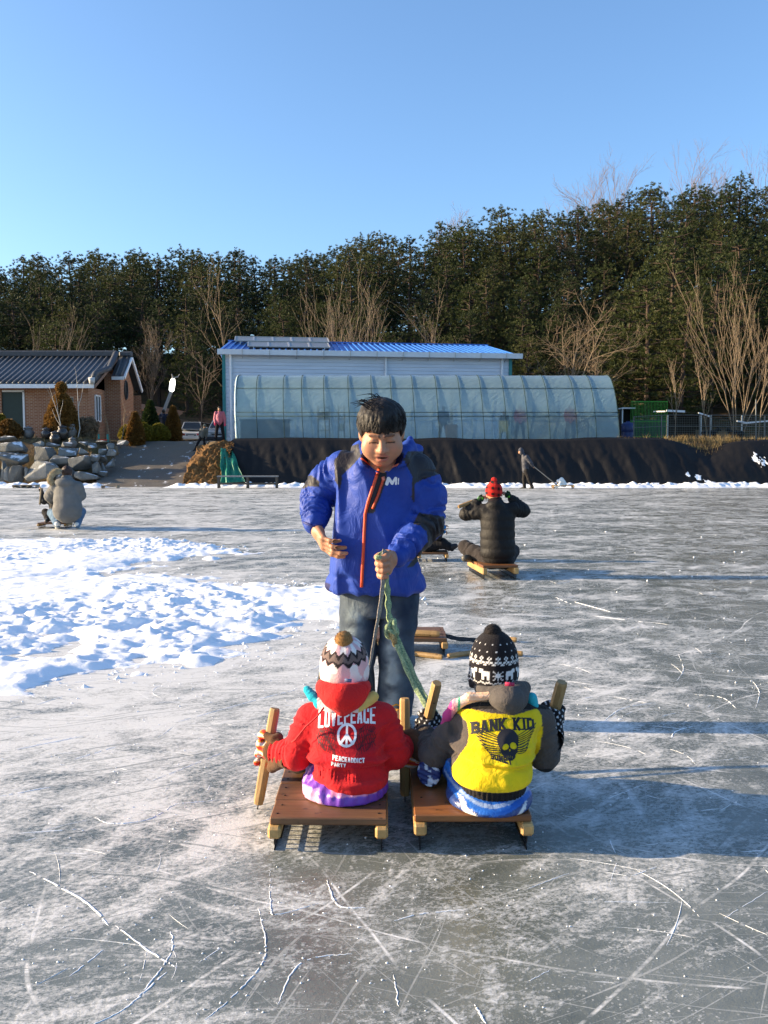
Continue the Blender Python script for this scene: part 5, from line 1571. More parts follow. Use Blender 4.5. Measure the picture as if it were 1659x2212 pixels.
    def den(V):
        n = fbm(V[:, 0] * 6, V[:, 1] * 6, V[:, 2] * 5, 4, 3)
        x, y = front(V)
        fade = np.maximum(np.exp(-((x - 768) / 16) ** 2) * sstep(1290, 1340, y), np.exp(-((x - 846) / 15) ** 2) * sstep(1300, 1370, y)) * (V[:, 1] < 4.5)
        fade = fade * (.5 + .5 * fbm(V[:, 0] * 15, V[:, 1] * 5, V[:, 2] * 25, 3, 8)) 
        w = np.clip(.16 + .2 * n + 1.6 * fade, 0, 1)[:, None]
        return np.array((.013, .022, .045)) * (1 - w) + np.array((.25, .30, .32)) * w
    tv = T.mesh(1)
    meshobj('jeans', tv[0], tv[1], DENIM, root, True, True, den(tv[0]))
    # ---- shoes
    for a, sg in ((anR, -1), (anL, 1)):
        Z = Solid((a.x - .14, a.y - .34, -.012), (a.x + .14, a.y + .16, .2), .006)
        h0 = Vector((a.x, a.y + .03, .055)); t0 = Vector((a.x + sg * .03, a.y - .22, .042))
        Z.cap(h0, t0, .052, .048, .02).cap(h0 + Vector((0, -.02, .05)), h0 + Vector((0, -.02, .11)), .048, .05, .03)
        Z.cut(lambda x, y, z: .004 - z)
        sh = blob('shoe', Z, HIDE, root, lambda V: np.where((V[:, 2] < .028)[:, None], np.array((.02, .02, .02)), np.array((.13, .085, .05))).astype(np.float32))
        L = MB()
        for i in range(4):
            y = a.y - .06 - i * .035; z = .125 - i * .018
            L.tube([(a.x - .028 + sg * .008 * i, y, z - .006), (a.x + sg * .008 * i, y - .008, z + .008), (a.x + .028 + sg * .008 * i, y, z - .006)], .0045, 5)
        L.tube([(a.x, a.y - .06, .135), (a.x - .03, a.y - .09, .135), (a.x - .035, a.y - .07, .12), (a.x, a.y - .06, .133)], .004, 5, False)
        L.build('lace', mat('orange_lace', (.7, .30, .03), .7), sh, True)
    return root, knob
MAN, KNOB = make_man()
# ================================================================== the two children
def slice_row(y, l, r, Yr, b):
    c = (l + r) / 2; Yc = Yr + b * .8; w = Yc * _c - (A(c, y, Yr).z - CAM_H) * _s
    return (A(c, y, Yr).z, (c - CX) / F * w, Yr + b, (r - l) / 2 / F * w, b)
def make_girl():
    base = Vector((-.14, 3.32, .116))
    root = thing('person', 'person in a red printed hooded jacket and pink pompom hat sitting on the left sled', 'person', base)
    sh = [A(672, 1552, 3.33), A(826, 1552, 3.33)]
    el = [A(640, 1632, 3.28), A(852, 1628, 3.30)]
    wr = [A(588, 1622, 3.36), A(878, 1604, 3.44)]
    hc = A(744, 1440, 3.36)
    # body under the clothes, with the face turned away
    B = Solid((-.50, 3.0, .1), (.16, 4.0, .76), .011)
    B.loft([(.15, -.145, 3.33, .11, .09), (.30, -.14, 3.33, .10, .075), (.43, -.14, 3.34, .10, .06)], .03)
    for i in (0, 1): B.chain([sh[i], el[i], wr[i]], [.035, .03, .022], .02)
    B.cap((-.14, 3.34, .42), hc, .045, .05, .02)
    B.ell(hc, (.078, .088, .092), None, .02).ell(hc + Vector((0, .055, -.035)), (.055, .045, .05), None, .03).ell(hc + Vector((0, .10, -.012)), (.011, .014, .012), None, .01)
    for sx in (-1, 1):
        B.ell(hc + Vector((sx * .079, .01, -.015)), (.008, .016, .024), None, .008)
        B.chain([Vector((-.145 + sx * .06, 3.36, .19)), Vector((-.145 + sx * .13, 3.60, .22)), Vector((-.145 + sx * .02, 3.72, .15))], [.05, .04, .03], .02)
    blob('body', B, SKIN_M, root, flat_col(SKIN))
    # ---- jacket
    J = Solid((-.52, 3.00, .13), (.18, 3.62, .56), .0056)
    def xs(px, Y): return (px - CX) / F * Y
    rows = []
    for y, l, r, Yr, b in ((1719, 685, 838, 3.098, .158), (1698, 676, 838, 3.098, .158), (1672, 671, 832, 3.115, .150), (1645, 672, 830, 3.14, .140), (1600, 674, 828, 3.18, .125), (1565, 668, 832, 3.21, .110), (1540, 676, 826, 3.235, .09), (1525, 700, 800, 3.26, .07)):
        rows.append(slice_row(y, l, r, Yr, b))
    zr0, zr1 = A(750, 1694, 3.1).z, A(750, 1664, 3.12).z
    def fold(t, P):
        belt = sstep(zr0 - .006, zr0 + .004, P[2]) * (1 - sstep(zr1 - .004, zr1 + .006, P[2]))
        ang = np.arctan2(P[1] - 3.32, P[0] + .14)
        f1 = np.exp(-((P[2] - zr1 - .022 - .012 * np.sin(ang * 3)) / .012) ** 2) + .8 * np.exp(-((P[2] - zr1 - .062 - .014 * np.sin(ang * 2 + 1)) / .013) ** 2) + .5 * np.exp(-((P[2] - zr1 - .105 - .02 * np.sin(ang * 2 + 2)) / .012) ** 2)
        n = vnoise(P[0] * 14, P[1] * 14, P[2] * 18, 5)
        return .013 * f1 - .010 * belt + .006 * (1 - 2 * np.abs(n)) + .0026 * belt * np.sin(ang * 95)
    J.loft(rows, .02, 2.25, fold=fold, rnd=.012)
    for i in (0, 1):
        J.chain([sh[i], (sh[i] + el[i]) / 2, el[i]], [.060, .055, .052], .028, fold=rings(.006, 2.6, 31 + i, .2, 1))
        J.chain([el[i], (el[i] + wr[i]) / 2, wr[i]], [.052, .046, .036], .02, fold=rings(.0075, 3.2, 41 + i, 0, .95))
    RED = (.56, .018, .022); DRED = (.42, .012, .018)
    def jc(V):
        c = np.tile(np.array(RED, np.float32), (len(V), 1))
        x, y = front(V)
        yoke = inpoly(x, y, [(682, 1537), (690, 1560), (700, 1600), (690, 1650), (670, 1662), (830, 1662), (815, 1640), (806, 1600), (806, 1560), (815, 1537)])
        c[yoke] = np.array((.50, .014, .022))
        return c
    jv = J.mesh(1)
    jac = meshobj('jacket', jv[0], jv[1], FLEECE, root, True, True, jc(jv[0]))
    # hood lying on the shoulders
    Hd = Solid((-.34, 3.05, .40), (.08, 3.50, .60), .0055)
    Hd.ell(A(742, 1483, 3.31), (.108, .10, .050), None, .02)
    Hd.ell(A(741, 1508, 3.25), (.078, .07, .050), None, .03)
    Hd.cap(A(741, 1508, 3.24), A(739, 1536, 3.235), .045, .018, .03)
    Hd.ell(A(744, 1452, 3.33), (.088, .095, .075), None, .012, mode='sub')
    Hd.cap(A(742, 1500, 3.165), A(739, 1545, 3.20), .0022, .0022, .004, mode='sub')
    Hd.relief(lambda x, y, z: .004 * vnoise(x * 16, y * 16, z * 12, 3))
    hood = blob('hood', Hd, FLEECE, jac, flat_col((.60, .020, .020)))
    MB().box(A(752, 1470, 3.205), (.026, .004, .012), Matrix.Rotation(.1, 3, 'Y')).build('hood_tag', mat('blue_tag', (.10, .13, .25), .6, .4, 60), jac, True)
    dp = [A(700, 1528, 3.20), A(685, 1548, 3.19), A(660, 1570, 3.20), A(638, 1598, 3.215), A(630, 1604, 3.23)]
    MB().tube(dp, .0032, 6).build('drawstring', mat('red_cord', (.5, .02, .02), .8), jac, True)
    # ---- prints on the back
    WH = mat('white_print', (.78, .78, .80)); BK = mat('maroon_print', (.07, .006, .012), .7)
    s = 3.2 / F
    cell = .0011
    ink = Ink(.26, .20, cell)
    bend = lambda X_, Y_: (X_, (Y_ - .045 - .010 + .9 * X_ ** 2 * 1.2 - .06 * X_) * (1.0))
    letters(ink, 'LOVEPEACE', .055, .0205, .0036, .0074, bend)
    o = A(748, 1602, 3.18)
    def ring_p(i, c, r):
        i.ring(c, r - .0085, r); i.line((c[0], c[1] + r * .9), (c[0], c[1] - r * .9), .0085)
        i.line(c, (c[0] - r * .66, c[1] - r * .66), .0085); i.line(c, (c[0] + r * .66, c[1] - r * .66), .0085)
    pc = ((749 - 748) * s, (1602 - 1589) * s)
    ring_p(ink, pc, .036)
    letters(ink, 'PEACEADDICT', .016, .0098, .0014, .0034, lambda X_, Y_: (X_ - .010 + 0, Y_ + .056 + .08 * X_), 0)
    letters(ink, 'PARTY', .014, .0098, .0014, .0034, lambda X_, Y_: (X_ + .026, Y_ + .076 + .08 * X_), 0)
    print_mask('white_lettering', ink.m, cell, o, (1, 0, 0), (0, 0, 1), jac, (0, 1, 0), WH, .0016)
    for sx in (-1, 1):
        ink = Ink(.30, .20, .0014)
        for j in range(11):
            t = j / 10; x0 = sx * (.038 + .066 * t); top = .040 - .014 * abs(t - .5) * 2; n = 5
            bot = -.045 + .020 * t
            pts = [(x0 + sx * .004 * math.sin(k * 1.9 + j) , top + (bot - top) * k / n) for k in range(n + 1)]
            ink.path(pts, .0022)
            for k in range(n): ink.line(pts[k], (pts[k][0] + sx * .006, pts[k][1] + .004), .0018)
        print_mask('wing_print', ink.m, .0014, A(748, 1594, 3.2), (1, 0, 0), (0, 0, 1), jac, (0, 1, 0), BK, .0012)
    # ---- trousers: purple quilted with pink
    T = Solid((-.42, 3.02, .09), (.12, 3.80, .34), .0062)
    def tf(t, P):
        ang = np.arctan2(P[1] - 3.27, P[0] + .14)
        return .0035 * np.sin(ang * 26 + 3 * vnoise(P[0] * 9, P[1] * 9, P[2] * 9, 4)) * sstep(.10, .16, P[2]) + .004 * vnoise(P[0] * 25, P[1] * 25, P[2] * 25, 6)
    T.loft([(.104, -.146, 3.268, .15, .165), (.12, -.146, 3.268, .162, .180), (.156, -.146, 3.268, .160, .176), (.178, -.146, 3.27, .135, .145), (.21, -.146, 3.28, .12, .11)], .02, 2.1, fold=tf, rnd=.018)
    T.chain([(-.22, 3.34, .19), (-.285, 3.55, .215), (-.245, 3.66, .185)], [.075, .062, .05], .03, fold=rings(.006, 3, 8))
    T.chain([(-.06, 3.34, .19), (.0, 3.58, .225), (-.06, 3.74, .17)], [.075, .062, .05], .03, fold=rings(.006, 3, 9))
    T.cut(lambda x, y, z: .1165 - z, .003)
    def tc(V):
        c = np.tile(np.array((.17, .055, .42), np.float32), (len(V), 1)); x, y = front(V)
        c[(vnoise(V[:, 0] * 30, V[:, 1] * 30, V[:, 2] * 30, 2) > .62) & (x < 690)] = (.50, .28, .60)
        c[(V[:, 2] > .152) & (V[:, 1] < 3.25) & (x > 715) & (x < 815)] = (.66, .25, .42)
        c[inpoly(x, y, [(645, 1690), (672, 1700), (700, 1740), (690, 1745), (655, 1725)])] = (.68, .36, .55)
        return c
    tv = T.mesh(1)
    meshobj('trousers', tv[0], tv[1], SATIN, root, True, True, tc(tv[0]))
    # ---- boots
    for pts in ([(-.262, 3.56, .185), (-.312, 3.485, .165), (-.338, 3.42, .165)], [(-.06, 3.74, .165), (-.02, 3.80, .155)]):
        pts = [Vector(p) for p in pts]
        Z = Solid(np.min([np.array(p) for p in pts], 0) - .09, np.max([np.array(p) for p in pts], 0) + .09, .006)
        Z.chain(pts, [.045] * len(pts), .02)
        d = (pts[-1] - pts[-2]).normalized(); e = pts[-1] + d * .022
        Z.cut(lambda x, y, z: (x - e.x) * d.x + (y - e.y) * d.y + (z - e.z) * d.z, .004); Z.cut(lambda x, y, z: .1168 - z, .003)
        def bc(V): 
            t = (V - np.array(e)) @ np.array(d)
            return np.where((t > -.012)[:, None], np.array((.22, .17, .10)), np.array((.035, .03, .028))).astype(np.float32)
        blob('boot', Z, HIDE, root, bc)
    # ---- knitted hat with a pompom
    Ht = Solid(np.array(hc) - .16, np.array(hc) + .19, .0038)
    tl = R(17); axv = Vector((0, -math.sin(tl), math.cos(tl)))
    rotm = Matrix.Rotation(tl, 3, 'X')
    Ht.ell(hc + Vector((0, -.004, .012)), (.0935, .102, .112), rotm, .01)
    Ht.ell(hc + Vector((0, 0, -.03)), (.092, .10, .07), None, .02)
    Ht.cut(lambda x, y, z: (hc.z - .058) - z, .01)
    Ht.relief(lambda x, y, z: .0022 * np.sin(np.arctan2(y - hc.y, x - hc.x) * 9) * sstep(hc.z + .03, hc.z + .1, z))
    def hcol(V):
        p = V - np.array(hc); M = np.array(rotm).T
        q = p @ M.T; q = np.stack([p @ np.array(rotm.col[i]) for i in range(3)], 1)
        phi = np.arctan2(np.hypot(q[:, 0], q[:, 1]) / .098, q[:, 2] / .112); th = np.arctan2(q[:, 1], q[:, 0])
        PK, W_, DK, LB = np.array((.74, .44, .45)), np.array((.80, .74, .71)), np.array((.028, .022, .024)), np.array((.16, .115, .105))
        n = vnoise(q[:, 0] * 40, q[:, 1] * 40, q[:, 2] * 40, 2)
        c = np.where((np.sin(th * 9) > 0)[:, None], PK, W_)
        low = phi > 1.02
        c = np.where(low[:, None], np.where((vnoise(th * 2.6, q[:, 2] * 26, None, 7) > -.15)[:, None], W_, PK), c)
        st = 14; saw = np.abs(((th * st / 6.2832) % 1) - .5) * 2
        lo_, hi_ = .62 + .16 * saw, 1.02 + .16 * saw
        band = (phi > lo_) & (phi < hi_)
        rim = band & ((phi < lo_ + .06) | (phi > hi_ - .07))
        saw2 = np.abs(((th * st / 6.2832 + .5) % 1) - .5) * 2
        dia = band & (np.abs(phi - (.83 + .16 * saw)) + .10 * (1 - saw2) < .14)
        c = np.where(band[:, None], DK, c); c = np.where((dia & ~rim)[:, None], LB, c)
        c = np.where((phi > 1.72)[:, None], np.where((np.sin(th * 40) > 0)[:, None], W_, PK), c)
        return (c * (1 + .10 * n[:, None])).astype(np.float32)
    hat = blob('hat', Ht, KNIT, root, hcol)
    def pompom(c, r, col1, col2, parent, seed, n=1500, L=.010, name='pompom'):
        rp = random.Random(seed); V, Fs = [], []
        for i in range(n):
            d = Vector((rp.gauss(0, 1), rp.gauss(0, 1), rp.gauss(0, 1))).normalized()
            p = c + d * (r - L * 1.2); q = c + (d + Vector((rp.gauss(0, .16), rp.gauss(0, .16), rp.gauss(0, .16)))).normalized() * (r * rp.uniform(.93, 1.06))
            sd = d.orthogonal().normalized() * .0016; k = len(V)
            V += [p - sd, p + sd, q]; Fs.append((k, k + 1, k + 2))
        Sx = Solid(np.array(c) - r * 1.2, np.array(c) + r * 1.2, .006); Sx.ell(c, (r * .9,) * 3, None, .002); bv, bq = Sx.mesh(1)
        Vt = np.concatenate([np.array([tuple(v) for v in V], np.float32), bv]); Ft = [tuple(f) for f in Fs] + [tuple(f + len(V)) for f in bq]
        rc = np.random.RandomState(seed).rand(len(Vt), 1)
        return meshobj(name, Vt, Ft, KNIT, parent, False, True, np.array(col1) * rc + np.array(col2) * (1 - rc))
    pompom(hc + axv * .126 + Vector((0, -.012, -.006)), .037, (.36, .20, .075), (.22, .11, .04), hat, 5)
    # ---- hair and scarf ends beside the neck
    for sx in (-1, 1):
        S2 = Solid((-.34, 3.18, .40), (.06, 3.50, .56), .005)
        S2.chain([hc + Vector((sx * .083, .02, -.03)), hc + Vector((sx * .090, .0, -.075)), hc + Vector((sx * .087, -.015, -.105))], [.017, .018, .011], .01)
        blob('hair', S2, HAIR, root)
    S3 = Solid((-.36, 3.12, .38), (.1, 3.52, .54), .005)
    S3.chain([A(678, 1505, 3.30), A(664, 1490, 3.32), A(672, 1508, 3.30)], [.018, .013, .012], .012)
    S3.chain([A(690, 1520, 3.28), A(720, 1528, 3.26), A(770, 1528, 3.26), A(806, 1505, 3.30)], [.022, .024, .026, .022], .015)
    S3.relief(lambda x, y, z: .0022 * np.sin(x * 420) * np.sin(z * 420))
    def sc(V):
        x, y = front(V)
        return np.where((x < 686)[:, None], np.array((.02, .36, .46)), np.where((x > 775)[:, None], np.array((.68, .48, .14)), np.array((.74, .62, .60)))).astype(np.float32)
    blob('scarf', S3, KNIT, root, sc)
    # ---- picks and gloves
    picks = [(A(594, 1530, 3.40), A(558, 1737, 3.36)), (A(874, 1508, 3.46), A(875, 1718, 3.43))]
    labs = ['wooden ice pick in the left hand of the person in red', 'wooden ice pick in the right hand of the person in red']
    for i, (t_, b_) in enumerate(picks):
        pick(labs[i], t_, b_, .0205, .03)
        ax = (t_ - b_).normalized(); c = b_.lerp(t_, .56 if i == 0 else .50)
        Gv = Solid(np.array(c) - .13, np.array(c) + .13, .0046)
        fist(Gv, c, ax, wr[i] - c, .020, 1.2, .0145, .009, flip=(1 if i == 0 else -1))
        tw = (c - wr[i]).normalized(); cc = wr[i] + tw * .004
        Gv.cap(cc, cc + tw * .012, .040, .037, .008)
        def gc(V, cc=cc, tw=tw):
            t = (V - np.array(cc)) @ np.array(tw)
            n = vnoise(V[:, 0] * 95, V[:, 1] * 95, V[:, 2] * 95, 3); st = np.sin(V[:, 2] * 190)
            c_ = np.where((st > .2)[:, None], np.array((.62, .035, .022)), np.where((st > -.5)[:, None], np.array((.80, .24, .03)), np.array((.70, .62, .55))))
            c_ = np.where((n > .55)[:, None], np.array((.78, .72, .68)), c_)
            c_ = np.where((t < .008)[:, None], np.array((.11, .055, .028)), c_)
            return c_.astype(np.float32)
        blob('glove', Gv, KNIT, root, gc)
    return root, pompom
sled('brown plank ice sled under the person in red', -.399, .010, 3.0, 3.66, .1155, 4, WOOD_B, WOOD_Y, crooked=-.012)
GIRL, POMPOM = make_girl()

def make_boy():
    base = Vector((.40, 3.28, .124))
    root = thing('person', 'person in a yellow skull-print vest and black patterned hat on the right sled', 'person', base)
    sh = [A(1000, 1556, 3.28), A(1166, 1556, 3.26)]
    el = [A(938, 1632, 3.30), A(1176, 1634, 3.28)]
    wr = [A(918, 1585, 3.46), A(1190, 1597, 3.33)]
    hc = A(1067, 1432, 3.30)
    B = Solid((.06, 3.0, .1), (.76, 4.0, .76), .011)
    B.loft([(.15, .40, 3.27, .11, .09), (.30, .41, 3.27, .10, .075), (.43, .41, 3.27, .10, .06)], .03)
    for i in (0, 1): B.chain([sh[i], el[i], wr[i]], [.035, .03, .022], .02)
    B.cap((.41, 3.28, .42), hc, .045, .05, .02)
    B.ell(hc, (.080, .088, .094), None, .02).ell(hc + Vector((0, .055, -.035)), (.056, .045, .05), None, .03).ell(hc + Vector((0, .10, -.012)), (.011, .014, .012), None, .01)
    for sx in (-1, 1):
        B.ell(hc + Vector((sx * .081, .01, -.015)), (.008, .016, .024), None, .008)
        B.chain([Vector((.40 + sx * .06, 3.28, .19)), Vector((.40 + sx * .14, 3.50, .22)), Vector((.40 + sx * -.02, 3.58, .15))], [.05, .04, .03], .02)
    blob('body', B, SKIN_M, root, flat_col(SKIN))
    J = Solid((.08, 2.92, .13), (.72, 3.60, .56), .0056)
    def xs(px, Y): return (px - CX) / F * Y
    rows = []
    for y, l, r, Yr, b in ((1741, 987, 1141, 3.008, .172), (1716, 981, 1145, 3.0, .175), (1700, 978, 1150, 2.995, .175), (1665, 980, 1150, 3.02, .165), (1640, 986, 1150, 3.05, .150), (1600, 993, 1160, 3.09, .132), (1565, 992, 1166, 3.12, .118), (1540, 1000, 1160, 3.15, .095), (1522, 1030, 1135, 3.18, .07)):
        rows.append(slice_row(y, l, r, Yr, b))
    zb = A(1065, 1714, 3.0).z; zf = A(1065, 1648, 3.04).z
    def fold(t, P):
        ang = np.arctan2(P[1] - 3.26, P[0] - .40)
        rib = 1 - sstep(zb - .003, zb + .003, P[2])
        f1 = np.exp(-((P[2] - zf - .004 - .012 * np.sin(ang * 2 + .6)) / .011) ** 2) + .8 * np.exp(-((P[2] - zf - .036 - .014 * np.sin(ang * 3)) / .012) ** 2) + .4 * np.exp(-((P[2] - zf - .075 - .02 * np.sin(ang * 2 + 2)) / .012) ** 2) - .8 * np.exp(-((P[2] - zf + .018 - .008 * np.sin(ang * 2)) / .008) ** 2)
        n = vnoise(P[0] * 13, P[1] * 13, P[2] * 17, 15)
        return .011 * f1 - .007 * rib + .004 * (1 - 2 * np.abs(n)) * (1 - rib) + .002 * rib * np.sin(ang * 90)
    J.loft(rows, .02, 2.25, fold=fold, rnd=.012)
    for i in (0, 1):
        J.chain([sh[i], (sh[i] + el[i]) / 2, el[i]], [.058, .054, .052], .022, fold=rings(.006, 2.6, 51 + i, .2, 1))
        J.chain([el[i], (el[i] + wr[i]) / 2, wr[i]], [.052, .046, .036], .02, fold=rings(.0075, 3.0, 61 + i, 0, .95))
    YEL, CH, BKN = (.80, .56, .012), (.085, .070, .062), (.016, .013, .012)
    vest = [(984, 1535), (1000, 1529), (1060, 1540), (1110, 1545), (1160, 1530), (1170, 1545), (1172, 1580), (1165, 1620), (1150, 1645), (1155, 1714), (976, 1714), (974, 1660), (992, 1632), (1010, 1608), (1013, 1590), (1009, 1560)]
    def jc(V):
        c = np.tile(np.array(CH, np.float32), (len(V), 1)); x, y = front(V)
        tor = np.abs(V[:, 0] - np.interp(V[:, 2], [.13, .3, .45], [.375, .385, .40])) < .158
        bk = V[:, 1] < 3.34
        m = inpoly(x, y, vest) & bk; c[m] = YEL
        c[(V[:, 2] > zb) & (V[:, 2] < .36) & tor & ~bk & (V[:, 0] < .52)] = YEL
        c[(V[:, 2] <= zb)] = BKN
        c[(y < 1532) & (V[:, 2] > .40)] = BKN
        return c
    jv = J.mesh(1)
    jac = meshobj('jacket', jv[0], jv[1], FLEECE, root, True, True, jc(jv[0]))
    Hd = Solid((.28, 2.98, .40), (.62, 3.45, .62), .0055)
    Hd.ell(A(1082, 1490, 3.27), (.100, .095, .048), Matrix.Rotation(R(6), 3, 'Y'), .02)
    Hd.ell(A(1098, 1510, 3.19), (.070, .065, .048), None, .03)
    Hd.cap(A(1100, 1512, 3.18), A(1106, 1534, 3.17), .042, .020, .03)
    Hd.cap(A(1120, 1490, 3.22), A(1133, 1484, 3.24), .034, .022, .02)
    Hd.ell(A(1067, 1448, 3.30), (.090, .10, .072), None, .012, mode='sub')
    Hd.ell(A(1103, 1532, 3.10), (.012, .03, .010), None, .012, mode='sub')
    Hd.relief(lambda x, y, z: .004 * vnoise(x * 15, y * 15, z * 12, 33))
    blob('hood', Hd, FLEECE, jac, flat_col((.085, .075, .070)))
    MB().box(A(1101, 1478, 3.155), (.034, .004, .013), Matrix.Rotation(.05, 3, 'Y')).build('hood_tag', mat('crimson_tag', (.45, .02, .08), .6, .3, 70), jac, True)
    # ---- prints on the back
    BP = mat('black_print', (.012, .012, .018), .7, .1); cell = .0011; s = 3.13 / F
    ink = Ink(.27, .21, cell)
    o = A(1090, 1601, 3.09)
    bend = lambda X_, Y_: (X_ + .0, Y_ - .034 + 1.05 * (X_ + .004) ** 2 * 1.0 - .055 * X_)
    letters(ink, 'BANK KID', .037, .0285, .0040, .0088, bend, .0036)
    cx, cy = .0120, .000
    ink.disc((cx, cy + .004), .0385, .036); ink.disc((cx + .001, cy - .022), .031, .026); ink.disc((cx + .004, cy - .042), .019, .012)
    ink.disc((cx - .012, cy - .013), .0125, .0095, False, .3); ink.disc((cx + .017, cy - .012), .0125, .0095, False, -.3); ink.disc((cx + .003, cy - .0245), .0028, .004, False)
    for k in range(4): ink.line((cx - .008 + .006 * k, cy - .041), (cx - .007 + .006 * k, cy - .049), .0014, False)
    for sx in (-1, 1):
        for j in range(9):
            a0 = .26 - .06 * j; L = (.100 - .0072 * j) if sx < 0 else (.080 - .0055 * j)
            b0 = (cx + sx * (.034 - .0006 * j), cy + .014 - .0058 * j)
            d = (sx * math.cos(a0), math.sin(a0))
            pts = []
            for k in range(9):
                t = k / 8; w = .0040 * math.sin(math.pi * min(1, t * .92 + .08)) ** .6
                pts.append((b0[0] + d[0] * L * t, b0[1] + d[1] * L * t + .010 * t * t, w))
            ink.path([(p[0] - d[1] * p[2], p[1] + d[0] * sx * p[2]) for p in pts], .0021)
            ink.path([(p[0] + d[1] * p[2], p[1] - d[0] * sx * p[2]) for p in pts], .0021)
    letters(ink, 'SOMET', .0165, .0135, .0016, .0045, lambda X_, Y_: (X_ + .018, Y_ + .056 + .20 * (X_ + .02)), .0018)
    print_mask('black_lettering', ink.m, cell, o, (1, 0, 0), (0, 0, 1), jac, (0, 1, 0), BP, .0016)
    # ---- trousers
    T = Solid((.12, 2.90, .10), (.66, 3.72, .34), .0062)
    T.loft([(.110, .383, 3.165, .14, .185), (.128, .383, 3.165, .154, .200), (.150, .383, 3.165, .152, .192), (.172, .383, 3.17, .13, .14), (.21, .385, 3.18, .11, .11)], .02, 2.1, rnd=.016, fold=lambda t, P: .003 * vnoise(P[0] * 22, P[1] * 22, P[2] * 22, 6))
    T.chain([(.30, 3.27, .195), (.225, 3.46, .225), (.20, 3.55, .205)], [.075, .062, .05], .03, fold=rings(.005, 3, 8))
    T.chain([(.46, 3.27, .195), (.55, 3.46, .225), (.44, 3.60, .18)], [.075, .062, .05], .03, fold=rings(.005, 3, 9))
    T.cut(lambda x, y, z: .1255 - z, .003)
    def tc(V):
        x, y = front(V); c = np.tile(np.array((.022, .055, .20), np.float32), (len(V), 1))
        v = y - 1770 + ((x - 1065) / 78.) ** 2 * 42            # bands follow the seat's curve
        hip = V[:, 1] < 3.25
        c[hip & (v > -38)] = (.018, .12, .48)
        c[hip & (v < -23) & (v > -32)] = (.26, .36, .58)
        c[hip & (v > -6)] = (.014, .04, .17)
        c[hip & (x < 1012) & (v > -60) & (v < -40)] = (.016, .13, .46)
        st = inpoly(x, y, [(988, 1712), (1001, 1722), (1012, 1748), (1040, 1770), (1022, 1768), (1000, 1752)])
        c[st & hip] = (.66, .62, .58)
        st = inpoly(x, y, [(1134, 1732), (1138, 1728), (1136, 1748), (1122, 1762), (1115, 1765)])
        c[st & hip] = (.6, .58, .58)
        return c
    tv = T.mesh(1)
    meshobj('trousers', tv[0], tv[1], SATIN, root, True, True, tc(tv[0]))
    # ---- boots, one with its snowy sole turned to the camera
    for pts, snowy in (([(.215, 3.46, .20), (.188, 3.36, .19), (.170, 3.27, .178)], True), ([(.42, 3.62, .18), (.36, 3.66, .165)], False)):
        pts = [Vector(p) for p in pts]
        Z = Solid(np.min([np.array(p) for p in pts], 0) - .09, np.max([np.array(p) for p in pts], 0) + .09, .0056)
        Z.chain(pts, [.05] * len(pts), .02, flat=((1, 0, .4), 1.15))
        d = Vector((-.25, -.95, .1)).normalized() if snowy else Vector((-.8, .2, 0)).normalized(); e = pts[-1] + d * .02
        Z.cut(lambda x, y, z: (x - e.x) * d.x + (y - e.y) * d.y + (z - e.z) * d.z, .004); Z.cut(lambda x, y, z: .1258 - z, .003)
        Z.relief(lambda x, y, z: .003 * (((x - e.x) * d.x + (y - e.y) * d.y + (z - e.z) * d.z) > -.006) * np.sign(np.sin(z * 330 + x * 120)))
        def bc(V, e=e, d=d, snowy=snowy):
            t = (V - np.array(e)) @ np.array(d); n = vnoise(V[:, 0] * 70, V[:, 1] * 70, V[:, 2] * 45, 4)
            c = np.tile(np.array((.016, .028, .13), np.float32), (len(V), 1))
            if snowy: c[(t > -.012) & (n > .33)] = (.50, .56, .66)
            return c
        blob('boot', Z, HIDE, root, bc)
    # ---- hat
    Ht = Solid(np.array(hc) - .15, np.array(hc) + .18, .0036)
    Ht.ell(hc + Vector((0, 0, .008)), (.0915, .100, .118), None, .01)
    Ht.ell(hc + Vector((0, 0, -.04)), (.0925, .10, .075), None, .02)
    Ht.cap(hc + Vector((-.075, .0, -.06)), hc + Vector((-.078, .0, -.085)), .02, .016, .02)
    Ht.cut(lambda x, y, z: (hc.z - .074 - .022 * (x < hc.x - .05)) - z, .008)
    WH = np.array((.70, .68, .66)); BK = np.array((.014, .012, .014))
    # knitted figures drawn on a stitch grid (rows from the bottom)
    def hcol(V):
        p = V - np.array(hc); th = np.arctan2(p[:, 0], -p[:, 1])      # 0 at the back, grows to the right
        st = .0052; cu = np.floor(th * .095 / st).astype(int); rv = np.floor((p[:, 2] + .075) / (st * .92)).astype(int)
        w = np.zeros(len(V), bool)
        def zig(r0, per, amp): return (np.abs(rv - (r0 + np.round(amp * np.abs(((cu % per) / per) - .5) * 2))) < .6)
        w |= zig(3, 6, 2)
        w |= zig(19, 6, 2) | (zig(17, 6, 2) & (cu % 2 == 0)) | ((rv == 18) & (cu % 6 == 3))
        w |= ((rv == 22) | (rv == 24)) & (cu % 6 == 0) | (rv == 23) & ((cu % 6 == 1) | (cu % 6 == 5))
        w |= ((rv % 5 == 3) & (rv > 25) & (rv < 34) & (((cu + 3 * (rv // 5)) % 7) == 0))
        # bears: body, head, legs; snowflake between
        cc = (cu + 14) % 29 - 14
        def box(x0, x1, y0, y1): return (cc >= x0) & (cc <= x1) & (rv >= y0) & (rv <= y1)
        w |= box(-11, -6, 10, 13) | box(-11, -10, 7, 10) | box(-7, -6, 7, 10) | box(-13, -11, 12, 14)
        w |= box(6, 11, 10, 13) | box(6, 7, 7, 10) | box(10, 11, 7, 10) | box(11, 13, 12, 14)
